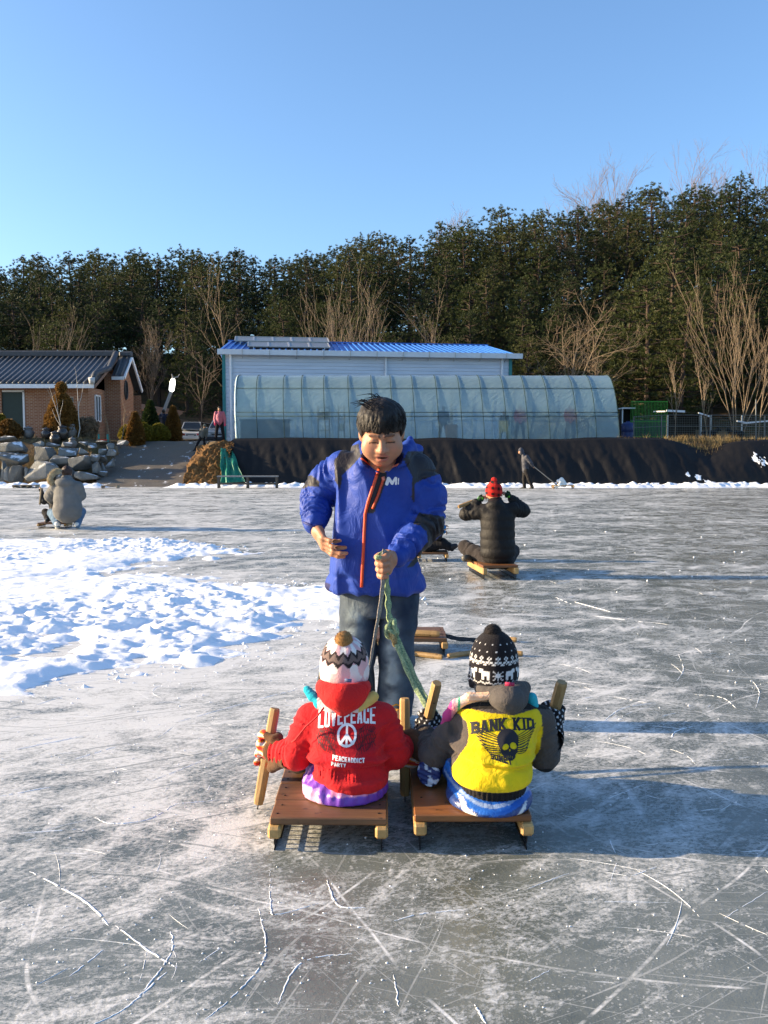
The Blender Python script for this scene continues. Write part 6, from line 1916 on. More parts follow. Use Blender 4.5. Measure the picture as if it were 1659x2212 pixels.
        fl = (np.abs(cc) <= 3) & (np.abs(rv - 10) <= 3) & ((cc == 0) | (rv == 10) | (np.abs(cc) == np.abs(rv - 10)))
        w |= fl
        return np.where(w[:, None], WH, BK).astype(np.float32)
    hat = blob('hat', Ht, KNIT, root, hcol)
    POMPOM(hc + Vector((-.006, -.006, .117)), .036, (.012, .010, .010), (.03, .025, .025), hat, 9)
    # ---- scarf
    S3 = Solid((.14, 3.0, .30), (.66, 3.46, .56), .005)
    S3.chain([A(958, 1572, 3.30), A(968, 1546, 3.255), A(985, 1522, 3.22), A(1015, 1507, 3.20), A(1060, 1503, 3.19)], [.016, .019, .020, .019, .016], .012, flat=((0, 1, .3), 1.3))
    S4 = Solid((.48, 3.1, .40), (.62, 3.4, .54), .005); S4.cap(A(1148, 1508, 3.24), A(1152, 1524, 3.24), .022, .020, .01)
    blob('scarf_end', S4, KNIT, root, flat_col((.04, .42, .48)))
    S3.relief(lambda x, y, z: .0018 * np.sin(x * 500) * np.sin(z * 300))
    def sc(V):
        x, y = front(V); t = x + .35 * (1560 - y)
        c = np.tile(np.array((.80, .47, .30), np.float32), (len(V), 1)); c[np.sin(V[:, 2] * 420) > .3] = (.82, .60, .44)
        c[x < 1008] = (.78, .55, .50); c[(x < 994) & (x > 989)] = (.05, .36, .22); c[x < 984] = (.74, .30, .38); c[(x < 976)] = (.52, .06, .24)
        return c
    blob('scarf', S3, KNIT, root, sc)
    # a pink mitten lying by the knee
    # ---- picks and gloves
    picks = [(A(944, 1475, 3.50), A(902, 1646, 3.68)), (A(1214, 1473, 3.34), A(1172, 1630, 3.42))]
    labs = ['wooden ice pick in the left hand of the person in yellow', 'wooden ice pick raised in the right hand of the person in yellow']
    for i, (t_, b_) in enumerate(picks):
        pick(labs[i], t_, b_, .0215 if i == 0 else .0235, .028)
        ax = (t_ - b_).normalized(); c = b_.lerp(t_, .42)
        if i == 1: c = b_.lerp(t_, .43)
        Gv = Solid(np.array(c) - .13, np.array(c) + .13, .0046)
        fist(Gv, c, ax, wr[i] - c, .0215, 1.3, .0150, .010, flip=(1 if i == 0 else -1))
        tw = (c - wr[i]).normalized(); cc = wr[i] + tw * .0
        Gv.cap(cc, cc + tw * .03, .035, .033, .01)
        def gc(V, cc=cc, tw=tw, i=i):
            g = .0105
            n = ((np.floor(V[:, 0] / g) + np.floor(V[:, 2] / g)) % 2 == 0) & (np.abs((V[:, 0] / g) % 1 - .5) < .28) & (np.abs((V[:, 2] / g) % 1 - .5) < .28)
            c_ = np.tile(np.array((.010, .009, .011), np.float32), (len(V), 1)); c_[n] = (.62, .60, .58)
            tip = (V[:, 1] > c.y + .018) & (n | (vnoise(V[:, 0] * 120, V[:, 1] * 120, V[:, 2] * 120, 2) > .2))
            c_[tip] = (.60, .58, .58) if i == 0 else (.30, .36, .62)
            return c_
        blob('glove', Gv, KNIT, root, gc)
    return root
sled('varnished plank ice sled under the person in yellow', .107, .515, 3.005, 3.64, .1245, 1, WOOD_R, WOOD_Y)
BOY = make_boy()
# ================================================================== tow ropes
def smooth_path(P, n=10):
    out = []
    for i in range(n * (len(P) - 1) + 1):
        t = i / n; k = min(int(t), len(P) - 2); u = t - k
        p0, p1, p2, p3 = P[max(k - 1, 0)], P[k], P[k + 1], P[min(k + 2, len(P) - 1)]
        out.append(.5 * ((2 * p1) + (p2 - p0) * u + (2 * p0 - 5 * p1 + 4 * p2 - p3) * u * u + (3 * p1 - p0 - 3 * p2 + p3) * u ** 3))
    return out
def ribbon(P, w, th, side, wob=.0, seed=0):
    """flat woven strap along P"""
    rnd = random.Random(seed); m = MB(); n = len(P); base = 0
    for i, p in enumerate(P):
        t = (P[min(i + 1, n - 1)] - P[max(i - 1, 0)]).normalized(); s = Vector(side[i] if isinstance(side, list) else side); s = (s - t * s.dot(t)).normalized(); u = t.cross(s)
        ww = w * (1 + wob * math.sin(i * .9 + seed)); 
        for a, b in ((-1, -1), (-.6, -1.3), (.6, -1.3), (1, -1), (1, 1), (.6, 1.3), (-.6, 1.3), (-1, 1)): m.v.append(tuple(p + s * (a * ww / 2) + u * (b * th / 2)))
    for i in range(n - 1):
        for k in range(8):
            a = i * 8 + k; b = i * 8 + (k + 1) % 8; m.f.append((a, b, b + 8, a + 8))
    m.f.append(tuple(range(8))[::-1]); m.f.append(tuple((n - 1) * 8 + k for k in range(8)))
    return m
def fibre(name, a, b, s=1):
    t = NT(name); co = t.co()
    w = t.noise(t.map(co, (120, 120, 120)), 1.0, 3, .7); n = t.noise(co, 30, 4, .6)
    return t.fin(color=t.mix(t.rng(w, .35, .65), t.mix(n, a, b), tuple(x * .45 for x in a)), rough=.9, normal=t.bump(w, .9, .004), spec=.15)
GREENR = fibre('green_rope', (.27, .40, .22), (.52, .56, .30)); GREYR = fibre('grey_strap', (.30, .26, .22), (.48, .43, .37)); DARKR = fibre('dark_strap', (.05, .05, .055), (.10, .10, .11))
def ropes():
    k = KNOB
    r = thing('tow_rope', 'green knotted tow rope from the blue-jacketed person\'s hand to the right sled', 'rope', (.31, 3.65, .1))
    top = [A(822, 1192, 4.035), A(826, 1200, 4.035), k, A(835, 1256, 4.055), A(838, 1290, 4.05), A(840, 1325, 4.03), A(845, 1352, 4.01)]
    ribbon(smooth_path(top, 8), .024, .010, (1, .3, 0), .25, 1).build('upper_rope', GREENR, r, True)
    low = [A(848, 1362, 4.0), A(872, 1420, 3.94), A(900, 1482, 3.88), A(922, 1520, 3.81), A(945, 1560, 3.76), Vector((.30, 3.65, .095))]
    for i, (o, w) in enumerate((((-.009, 0, 0), .022), ((.010, .006, .002), .022))):
        q = [p + Vector(o) * (1 if 0 < j < len(low) - 1 else .2) for j, p in enumerate(low)]
        ribbon(smooth_path(q, 9), w, .009, (1, .2, .5), .12, 3 + i).build('lower_strand', GREENR, r, True)
    # the knot: an overhand tangle
    c = A(846, 1358, 4.0); kn = MB()
    pts = [c + Vector((math.sin(a) * .020 * (1 + .3 * math.cos(3 * a)), math.cos(2 * a) * .014 - .008, math.cos(a) * .030 + .012 * math.sin(3 * a))) for a in np.linspace(0, 6.283, 40)]
    kn.tube(pts, .0125, 8, False); pts = [c + Vector((math.cos(a) * .024, -.012 + math.sin(a) * .012, .012 * math.sin(2 * a) - .012)) for a in np.linspace(0, 6.283, 24)]
    kn.tube(pts, .011, 8, False)
    kn.build('knot', GREENR, r, True)
    MB().tube([c + Vector((.0, -.02, -.015)), c + Vector((.012, -.028, -.045)), c + Vector((.018, -.022, -.075))], [.013, .015, .012], 8).build('knot_end', fibre('tan_rope', (.38, .29, .12), (.50, .40, .19)), r, True)
    MB().tube([A(830, 1204, 4.02), A(822, 1206, 4.0), A(815, 1203, 4.0), A(812, 1209, 4.0)], [.011, .012, .013, .007], 7).build('rope_tail', GREENR, r, True)
    g = thing('tow_strap', 'flat grey tow strap from the blue-jacketed person\'s hand to the left sled', 'strap', (-.2, 3.67, .1))
    P = [A(833, 1188, 4.03), A(830, 1200, 4.02), A(829, 1222, 4.025), A(828, 1252, 4.035), A(824, 1290, 4.03), A(817, 1335, 4.0), A(806, 1395, 3.95), A(798, 1440, 3.91), A(775, 1520, 3.83), Vector((-.19, 3.672, .09))]
    sp = smooth_path(P, 8)
    ribbon(sp, .028, .004, [Vector((1, .6, 0)).lerp(Vector((.25, 1, 0)), min(1, i / 55)) for i in range(len(sp))], .1, 6).build('webbing', GREYR, g, True)
ropes()
# ================================================================== other people
def figure(label, base, J, col, vox=.013, k=1.0, hat=None, hair=True, puff=0, hood=None, group=None, gloves=None, mats=None, jr=None, face=None, long=.0, name='person'):
    """J: joints (pelvis, chest, neck, head, s/e/w + l/r, h/k/a + l/r, t + l/r toes); k: size; col: jacket, trousers, shoes, hat"""
    root = thing(name, label, 'person', base, 0, group)
    J = {a: Vector(b) for a, b in J.items()}
    allp = np.array([tuple(v) for v in J.values()]); lo, hi = allp.min(0) - .3 * k, allp.max(0) + .3 * k
    sd = int(abs(base[0]) * 97) + 3
    B = Solid(lo, hi, vox)
    B.chain([J['pelvis'], J['chest'], J['neck']], [.12 * k, .12 * k, .05 * k], .03).cap(J['neck'], J['head'], .05 * k, .055 * k, .02)
    h = J['head']; f = Vector(face or (0, 1, 0)).normalized()
    B.ell(h, (.076 * k, .09 * k, .105 * k), None, .02).ell(h + f * .05 * k - Vector((0, 0, .05 * k)), (.05 * k, .045 * k, .05 * k), None, .03).ell(h + f * .098 * k - Vector((0, 0, .012 * k)), (.014 * k,) * 3, None, .012)
    for s in 'lr':
        sv = f.cross(Vector((0, 0, 1))) * (1 if s == 'r' else -1)
        B.ell(h + sv * .078 * k - Vector((0, 0, .01)), (.012 * k, .012 * k, .026 * k), None, .01)
        B.chain([J['s' + s], J['e' + s], J['w' + s]], [.05 * k, .04 * k, .03 * k], .02)
        d = (J['w' + s] - J['e' + s]).normalized()
        B.chain([J['h' + s], J['k' + s], J['a' + s]], [.07 * k, .055 * k, .04 * k], .02)
        if vox < .02:
            hand(B, J['w' + s], d, Vector((0, .3, -1)) if abs(d.z) < .8 else Vector((0, 1, .1)), 1 if s == 'l' else -1, k * 1.0, .9)
        else: B.cap(J['w' + s], J['w' + s] + d * .09 * k, .03 * k, .025 * k, .01)
    blob('body', B, SKIN_M, root, flat_col(SKIN))
    S = Solid(lo, hi, vox); r = jr or (.155, .165, .085, .072, .066, .05)
    pf = None
    if puff:
        def pf(t, P): return .011 * k * np.abs(np.sin(P[2] * math.pi / puff)) ** .6 - .006 + .008 * vnoise(P[0] * 9, P[1] * 9, P[2] * 9, sd)
    else:
        def pf(t, P): return .010 * k * (1 - 2 * np.abs(vnoise(P[0] * 7, P[1] * 7, P[2] * 8, sd)))
    ax = (J['sl'] - J['sr']).normalized()
    fl = (ax.cross(Vector((0, 0, 1))), 1.22)
    dn = (J['pelvis'] - J['chest']).normalized()
    S.cap(J['chest'], J['pelvis'] + dn * long, r[1] * k, r[0] * k, .03, flat=fl, fold=pf)
    S.cap(J['chest'], J['neck'], r[1] * k * .92, r[2] * k, .03, flat=fl)
    for s in 'lr':
        S.chain([J['s' + s], J['e' + s]], [r[2] * k, r[3] * k], .03, fold=rings(.007 * k, 3, sd + 1, .1, 1)); S.chain([J['e' + s], J['w' + s]], [r[3] * k, r[5] * k], .02, fold=rings(.008 * k, 3, sd + 2, 0, 1))
    if hood is not None: S.ell(hood[0], hood[1], None, .03)
    S.ell(J['head'] + Vector((0, 0, .01)), (.085 * k, .095 * k, .09 * k), None, .01, mode='sub')
    m = mats or {}
    cj = col['jacket']
    blob('jacket', S, m.get('jacket', SHELL), root, cj if callable(cj) else flat_col(cj))
    T = Solid(lo, hi, vox)
    T.cap(J['hl'], J['hr'], .10 * k, .10 * k, .03)
    for s in 'lr': T.chain([J['h' + s], J['k' + s], J['a' + s]], [.098 * k, .078 * k, .062 * k], .025, fold=rings(.006 * k, 4, sd + 5, .1, 1))
    blob('trousers', T, m.get('trousers', DENIM), root, flat_col(col['trousers']))
    for s in 'lr':
        a, t = J['a' + s], J['t' + s]
        Z = Solid(np.minimum(np.array(a), np.array(t)) - .12 * k, np.maximum(np.array(a), np.array(t)) + .12 * k, min(vox, .011))
        d = (t - a); Z.cap(a - d * .12, t, .05 * k, .042 * k, .02)
        Z.cap(a, a + (J['k' + s] - a).normalized() * .07 * k, .05 * k, .052 * k, .02)
        blob('shoe', Z, HIDE, root, flat_col(col['shoes']))
    if hat is not None:
        Hs = Solid(np.array(h) - .2 * k, np.array(h) + .26 * k, min(vox, .009))
        Hs.ell(h + Vector((0, 0, .03 * k)), (.098 * k, .108 * k, .115 * k), None, .01).cut(lambda x, y, z: h.z - .02 * k - .3 * ((x - h.x) * -f.x + (y - h.y) * -f.y) - z, .01)
        if hat == 'hood': Hs.ell(h + Vector((0, 0, -.02)) - f * .03, (.10 * k, .10 * k, .12 * k), None, .03); Hs.ell(h + f * .10 * k - Vector((0, 0, .03 * k)), (.07 * k, .07 * k, .085 * k), None, .01, mode='sub')
        if hat == 'gather': Hs.cap(h + Vector((0, 0, .13 * k)), h + Vector((0, 0, .155 * k)), .03 * k, .035 * k, .02)
        ch = col['hat']
        blob('hat', Hs, KNIT, root, ch if callable(ch) else flat_col(ch))
    if hair:
        Hs = Solid(np.array(h) - .2 * k, np.array(h) + .2 * k, min(vox, .009))
        Hs.ell(h + Vector((0, 0, .022 * k)) - f * .01, (.092 * k, .102 * k, .108 * k), None, .01, fold=lambda t, P: .006 * vnoise(P[0] * 40, P[1] * 40, P[2] * 20, 2))
        if hair == 'long': Hs.ell(h - f * .02 - Vector((0, 0, .05 * k)), (.095 * k, .085 * k, .12 * k), None, .02)
        Hs.ell(h + f * .09 * k - Vector((0, 0, .035 * k)), (.068 * k, .07 * k, .085 * k), None, .012, mode='sub')
        blob('hair', Hs, col.get('hairmat', HAIR), root)
    if gloves is not None:
        for s in 'lr':
            d = (J['w' + s] - J['e' + s]).normalized(); w = J['w' + s]
            Gs = Solid(np.array(w) - .16 * k, np.array(w) + .16 * k, min(vox, .009))
            Gs.cap(w - d * .035 * k, w + d * .01 * k, .047 * k, .042 * k, .01)
            for o in (-.030, -.010, .010, .030):
                sd_ = d.cross(Vector((0, 0, 1)) if abs(d.z) < .9 else Vector((0, 1, 0))).normalized()
                Gs.chain([w + sd_ * o * k * .8, w + d * .065 * k + sd_ * o * k, w + d * .10 * k + sd_ * o * k - Vector((0, 0, .018 * k)), w + d * .095 * k + sd_ * o * k - Vector((0, 0, .045 * k))], [.018 * k, .016 * k, .014 * k, .012 * k], .012)
            Gs.chain([w + d * .02 * k, w + d * .05 * k + Vector((0, 0, .035 * k)), w + d * .08 * k + Vector((0, 0, .03 * k))], [.018 * k, .015 * k, .012 * k], .01)
            gcol = gloves
            blob('glove', Gs, KNIT, root, gcol if callable(gcol) else flat_col(gcol))
    return root

DOWN = cloth('black_down', .62, .4, 20, .1, 300, .0, .2)
# ---- man in a black down jacket, seated on a sled with his hands behind his head
Yb = 9.86
sled('light timber ice sled under the seated person in the black down jacket', 1.025, 1.42, 9.60, 10.36, .155, 3, WOOD_R, WOOD_Y, R(7), rail=.07, rail_w=.05)
def plaid(V):
    a = (np.sin(V[:, 0] * 95) > .1) ; b = (np.sin(V[:, 2] * 95 + V[:, 0] * 12) > .1)
    return np.where((a & b)[:, None], np.array((.02, .008, .008)), np.where((a | b)[:, None], np.array((.40, .015, .012)), np.array((.68, .03, .02)))).astype(np.float32)
def green_glove(V): return np.where((vnoise(V[:, 0] * 30, V[:, 1] * 30, V[:, 2] * 30, 3) > .35)[:, None], np.array((.10, .42, .03)), np.array((.012, .03, .014))).astype(np.float32)
figure('seated person in a black down jacket and red plaid hat, hands raised behind the head', (1.22, 9.9, .155), {
    'pelvis': A(1076, 1188, Yb), 'chest': A(1075, 1120, Yb + .03), 'neck': A(1070, 1084, Yb + .05), 'head': A(1067, 1066, Yb + .08),
    'sl': A(1048, 1104, Yb + .03), 'el': A(1007, 1110, Yb + .12), 'wl': A(1030, 1086, Yb + .10),
    'sr': A(1106, 1100, Yb + .03), 'er': A(1130, 1103, Yb + .10), 'wr': A(1106, 1078, Yb + .10),
    'hl': A(1060, 1210, Yb + .05), 'kl': A(1004, 1181, Yb + .38), 'al': A(1022, 1206, Yb + .30), 'tl': A(1004, 1206, Yb + .16),
    'hr': A(1092, 1210, Yb + .05), 'kr': A(1108, 1190, Yb + .5), 'ar': A(1080, 1207, Yb + .62), 'tr': A(1064, 1207, Yb + .62)},
    {'jacket': (.0105, .0095, .0095), 'trousers': (.030, .025, .024), 'shoes': (.075, .07, .055), 'hat': plaid}, .0115, .98, 'gather', False, .105, mats={'jacket': DOWN, 'trousers': FLEECE},
    gloves=green_glove, jr=(.195, .192, .085, .078, .072, .055), hood=(A(1071, 1090, Yb - .02), (.10, .08, .06)))
pick('pale ice pick held behind the head of the seated person in black', A(1024, 1082, Yb + .13), A(990, 1095, Yb + .05), .022, .02)

# ---- child on a sled partly hidden behind the man
Yc = 11.35
sled('low ice sled under the half-hidden person in black and yellow', .43, .815, Yc - .17, Yc + .17, .12, 3, WOOD_B, WOOD_Y, R(0))
def by(V): return np.where(((V[:, 2] < .235) & (V[:, 0] > .60) & (vnoise(V[:, 0] * 16, V[:, 1] * 6, V[:, 2] * 16, 3) > -.05))[:, None], np.array((.62, .46, .03)), np.array((.012, .012, .014))).astype(np.float32)
figure('person in black with a blue glove half hidden behind the blue jacket', (.6, Yc, .12), {
    'pelvis': A(925, 1176, Yc), 'chest': A(922, 1140, Yc), 'neck': A(922, 1118, Yc), 'head': A(923, 1102, Yc), 'sl': A(916, 1128, Yc + .1), 'el': A(935, 1150, Yc + .14), 'wl': A(948, 1148, Yc + .12),
    'sr': A(928, 1128, Yc - .1), 'er': A(945, 1158, Yc - .14), 'wr': A(953, 1146, Yc - .12), 'hl': A(922, 1182, Yc + .07), 'kl': A(955, 1172, Yc + .12), 'al': A(975, 1183, Yc + .1), 'tl': A(983, 1180, Yc + .1),
    'hr': A(922, 1182, Yc - .07), 'kr': A(956, 1174, Yc - .1), 'ar': A(970, 1182, Yc - .12), 'tr': A(984, 1179, Yc - .12)},
    {'jacket': by, 'trousers': (.012, .012, .014), 'shoes': (.014, .014, .016), 'hat': (.02, .03, .06)}, .0125, .78, 'plain', False, face=(1, 0, 0), gloves=(.015, .18, .42))
pick('thin ice pick in the blue glove of the half-hidden person', A(958, 1138, Yc - .12), A(944, 1160, Yc - .1), .012, .02)

# ---- crouching person in a grey-green parka and the child in front of them
Yd = 15.9
def parka(V): return np.tile(np.array((.145, .143, .138), np.float32), (len(V), 1))
PK = figure('person crouching in a grey-green padded parka with a fur-trimmed hood', (A(145, 1140, Yd).x, Yd, 0), {
    'pelvis': A(146, 1097, Yd), 'chest': A(145, 1060, Yd + .05), 'neck': A(144, 1036, Yd + .08), 'head': A(145, 1021, Yd + .12),
    'sl': A(120, 1052, Yd + .05), 'el': A(107, 1072, Yd + .15), 'wl': A(112, 1082, Yd + .42), 'sr': A(168, 1052, Yd + .05), 'er': A(174, 1070, Yd + .12), 'wr': A(168, 1062, Yd + .42),
    'hl': A(130, 1112, Yd + .02), 'kl': A(112, 1108, Yd + .35), 'al': A(124, 1133, Yd + .06), 'tl': A(124, 1139, Yd + .22), 'hr': A(160, 1112, Yd + .02), 'kr': A(176, 1105, Yd + .35), 'ar': A(166, 1134, Yd + .05), 'tr': A(170, 1140, Yd + .2)},
    {'jacket': parka, 'trousers': (.10, .16, .24), 'shoes': (.62, .62, .60), 'hat': (.1, .1, .1), 'hairmat': mat('brown_hair', (.035, .016, .010), .6, .4, 30, .8, 60)}, .0145, 1.0, None, True, .16, mats={'jacket': FLEECE},
    jr=(.26, .225, .105, .095, .088, .066), hood=(A(138, 1042, Yd - .06), (.16, .11, .09)), long=.02)
def fur(root, P, r, n, seed):
    rp = random.Random(seed); V, Fs = [], []; SP = smooth_path(P, 12)
    for i in range(n):
        t = rp.random() * (len(SP) - 1); k_ = int(t); c = SP[k_].lerp(SP[min(k_ + 1, len(SP) - 1)], t - k_)
        d = Vector((rp.gauss(0, 1), rp.gauss(0, 1), rp.gauss(0, 1))).normalized(); s = d.orthogonal().normalized() * .008; q = len(V)
        V += [c + d * r * .3 - s, c + d * r * .3 + s, c + d * r * rp.uniform(.8, 1.25)]; Fs.append((q, q + 1, q + 2))
    b = len(V); m = MB(); m.tube(SP, r * .62, 8); V += [Vector(v) for v in m.v]; Fs += [tuple(i + b for i in f) for f in m.f]
    return meshobj('fur_trim', [tuple(v) for v in V], Fs, mat('cream_fur', (.52, .44, .29), .9, .25, 30), root, False)
fur(PK, [A(128, 1018, Yd + .02), A(117, 1020, Yd - .02), A(109, 1030, Yd - .04), A(108, 1040, Yd - .02), A(115, 1045, Yd - .02)], .062, 2600, 3)
Ye = 16.35
sled('small ice sled in front of the crouching person', A(88, 1134, Ye).x, A(150, 1134, Ye).x, Ye - .17, Ye + .17, .10, 3, WOOD_B, WOOD_Y, 0, rail=.03)
figure('person in black half hidden in front of the crouching person', (A(122, 1134, Ye).x, Ye, .1), {
    'pelvis': A(122, 1112, Ye), 'chest': A(121, 1086, Ye), 'neck': A(121, 1070, Ye), 'head': A(123, 1056, Ye), 'sl': A(112, 1078, Ye), 'el': A(95, 1083, Ye - .02), 'wl': A(90, 1064, Ye), 'sr': A(130, 1078, Ye), 'er': A(140, 1086, Ye + .1), 'wr': A(138, 1070, Ye + .15),
    'hl': A(116, 1116, Ye), 'kl': A(98, 1106, Ye + .1), 'al': A(103, 1122, Ye - .05), 'tl': A(100, 1126, Ye - .15), 'hr': A(128, 1116, Ye), 'kr': A(130, 1104, Ye + .25), 'ar': A(126, 1122, Ye + .3), 'tr': A(126, 1126, Ye + .38)},
    {'jacket': (.014, .014, .016), 'trousers': (.014, .014, .016), 'shoes': (.02, .02, .02), 'hat': (.02, .02, .025)}, .0145, .8, 'plain', False, gloves=(.012, .018, .013))
pick('ice pick held upright by the half-hidden person in front of the crouching person', A(90, 1054, Ye - .03), A(86, 1090, Ye - .06), .02, .04, m=mat('old_pick_wood', (.14, .11, .07), .7))

# ---- walker pulling a child along the far bank
Yw = 34.3
figure('person in a dark hooded jacket walking along the bank, pulling a sled', (A(1138, 1056, Yw).x, Yw, 0), {
    'pelvis': A(1135, 1014, Yw), 'chest': A(1134, 993, Yw), 'neck': A(1130, 982, Yw), 'head': A(1125, 975, Yw), 'sl': A(1133, 987, Yw + .18), 'el': A(1136, 1001, Yw + .22), 'wl': A(1134, 1010, Yw + .15), 'sr': A(1138, 987, Yw - .18), 'er': A(1146, 999, Yw - .2), 'wr': A(1151, 1007, Yw - .14),
    'hl': A(1134, 1017, Yw + .09), 'kl': A(1132, 1036, Yw + .1), 'al': A(1133, 1053, Yw + .1), 'tl': A(1124, 1056, Yw + .1), 'hr': A(1137, 1017, Yw - .09), 'kr': A(1143, 1036, Yw - .1), 'ar': A(1150, 1053, Yw - .1), 'tr': A(1144, 1056, Yw - .1)},
    {'jacket': (.05, .052, .065), 'trousers': (.022, .020, .020), 'shoes': (.10, .09, .07), 'hat': (.06, .064, .08)}, .024, 1.0, 'hood', False, face=(-1, 0, 0))
r_ = thing('tow_pole', 'pale pole with which the hooded person pulls the sled', 'pole', A(1203, 1048, Yw - .1))
MB().tube([A(1151, 1006, Yw - .14), A(1178, 1028, Yw - .12), A(1203, 1048, Yw - .1)], [.018, .02, .022], 6).build('shaft', mat('pole_wood', (.30, .26, .2), .7), r_)
sled('yellow ice sled under the person in white by the far bank', A(1192, 1052, Yw).x, A(1237, 1052, Yw).x, Yw - .3, Yw + .1, .14, 2, WOOD_Y, WOOD_Y, 0, rail=.06)
figure('person in white bending forward on the sled pulled along the bank', (A(1216, 1052, Yw).x, Yw - .1, .14), {
    'pelvis': A(1219, 1046, Yw - .1), 'chest': A(1213, 1038, Yw - .1), 'neck': A(1208, 1038, Yw - .1), 'head': A(1206, 1041, Yw - .1), 'sl': A(1210, 1039, Yw), 'el': A(1207, 1047, Yw), 'wl': A(1203, 1050, Yw), 'sr': A(1211, 1040, Yw - .2), 'er': A(1208, 1047, Yw - .22), 'wr': A(1204, 1051, Yw - .22),
    'hl': A(1218, 1048, Yw), 'kl': A(1208, 1047, Yw + .05), 'al': A(1201, 1053, Yw + .02), 'tl': A(1198, 1054, Yw), 'hr': A(1218, 1048, Yw - .2), 'kr': A(1208, 1048, Yw - .25), 'ar': A(1199, 1054, Yw - .22), 'tr': A(1194, 1055, Yw - .22)},
    {'jacket': (.74, .74, .70), 'trousers': (.70, .70, .66), 'shoes': (.42, .32, .24), 'hat': (.76, .75, .72)}, .02, .72, 'hood', False, face=(-1, 0, -.4))

# ---- people by the parked cars
def stander(label, px, ytop, Y, H, cj, ct, face=(0, -1, 0), hair=True, hat=None, hatc=(.02, .02, .02), stride=.06, lean=0, gl=None, zoff=0):
    x = (px - CX) / F * Y; z = float(ground_z(x, Y)) + .03 + zoff; k = H / 1.72
    def p(dx, dy, dz): return Vector((x + dx * k + lean * dz, Y + dy * k, z + dz * k))
    return figure(label, (x, Y, z), {'pelvis': p(0, 0, .95), 'chest': p(0, 0, 1.25), 'neck': p(0, 0, 1.46), 'head': p(0, -.01, 1.58), 'sl': p(-.17, 0, 1.39), 'el': p(-.23, .02, 1.13), 'wl': p(-.20, -.10, .92), 'sr': p(.17, 0, 1.39), 'er': p(.24, .02, 1.13), 'wr': p(.26, -.06, .90),
        'hl': p(-.09, 0, .90), 'kl': p(-.09 - stride, -.02, .50), 'al': p(-.08 - stride * 2, 0, .09), 'tl': p(-.10 - stride * 2.4, -.13, .045), 'hr': p(.09, 0, .90), 'kr': p(.09 + stride, -.02, .50), 'ar': p(.08 + stride * 2, .05, .09), 'tr': p(.10 + stride * 2, -.10, .045)},
        {'jacket': cj, 'trousers': ct, 'shoes': (.02, .02, .02), 'hat': hatc}, .026, k, hat, hair, face=face, jr=(.17, .165, .085, .075, .07, .055), gloves=gl)
stander('person in a pink jacket standing beside the parked silver car', 476, 872, 42.9, 1.72, (.36, .10, .15), (.012, .012, .016), gl=(.62, .05, .12), hair='long')
stander('small person in a grey jacket and dark trousers climbing from the driveway', 432, 902, 40.6, 1.24, (.075, .08, .075), (.012, .012, .016), (.5, 1, 0), False, 'plain', (.10, .11, .10), .12, .16, zoff=.06)
stander('dark figure standing in the shade by the lamp post', 356, 886, 44.6, 1.66, (.014, .016, .03), (.012, .012, .018), (0, 1, 0), True, None)
# ================================================================== smaller things
# ---- empty sled and loose picks behind the man
Yq = 6.15
sled('empty ice sled loaded with picks behind the legs of the person in blue', A(806, 1400, Yq).x, A(962, 1400, Yq).x, Yq - .20, Yq + .20, .125, 3, WOOD_B, WOOD_Y, 0, rail=.045)
def lay(label, a, b, z, Ya, Yb2, r=.018):
    p, q = G(*a), G(*b); p = A(a[0], a[1], Ya); q = A(b[0], b[1], Yb2)
    p.z = z; q.z = z
    return pick(label, p, q, r, .03, m=WOOD_P)
lay('pale ice pick lying on the empty sled', (846, 1364), (950, 1378), .147, 6.05, 5.98, .022)
lay('ice pick lying on the ice in front of the empty sled', (893, 1420), (955, 1428), .019, 5.95, 5.85)
lay('ice pick pointing at the hat of the person in yellow', (1030, 1415), (968, 1426), .019, 6.0, 5.88)
lay('ice pick whose end shows right of the black patterned hat', (1129, 1420), (1062, 1412), .019, 5.95, 6.0)
lay('short ice pick end farther back behind the black patterned hat', (1116, 1391), (1066, 1386), .019, 6.4, 6.45)
ds = thing('loose_strap', 'dark strap trailing from the empty sled over the ice', 'strap', (.6, 6.2, 0))
ribbon(smooth_path([A(946, 1371, 6.2), A(965, 1374, 6.2), A(990, 1380, 6.22), A(1020, 1382, 6.28), Vector((.72, 6.35, .006))], 8), .03, .004, (0, .3, 1), .1, 4).build('webbing', DARKR, ds)

# ---- long low bench on the ice by the far bank
def bench():
    Yk = 34.75; a, b = A(473, 1055, Yk), A(598, 1055, Yk); W = b.x - a.x
    root = thing('bench', 'long low wooden bench standing on the ice by the green netting', 'bench', ((a.x + b.x) / 2, Yk, 0))
    m = mat('weathered_wood', (.085, .07, .055), .8, .25, 8, .4, 30)
    MB().box((0, 0, .46), (W + .1, .32, .05)).build('seat', mat('frosted_wood', (.24, .24, .24), .8, .2, 6), root, world=False)
    for x in (-W / 2, 0, W / 2):
        for y in (-.12, .12): MB().box((x, y, .217), (.075, .06, .434)).build('leg', m, root, world=False)
    MB().box((0, -.12, .17), (W, .03, .07)).build('rail', m, root, world=False)
    MB().box((0, .12, .17), (W, .03, .07)).build('rail', m, root, world=False)
bench()
def plank_sled(px, py, w, label, n=3):
    g = G(px, py); 
    return sled(label, g.x - w / 2, g.x + w / 2, g.y - .2, g.y + .2, .12, n, mat('grey_board', (.15, .12, .09), .8, .3, 8), mat('pale_board', (.34, .27, .18), .8, .3, 8), 0, rail=.05)
plank_sled(48, 1054, .62, 'dull plank sled left by the snow at the far left edge')
plank_sled(66, 1054, .60, 'plank sled with a pale end beside the one at the far left edge', 2)
plank_sled(239, 1055, .62, 'small sled left at the foot of the gravel driveway')

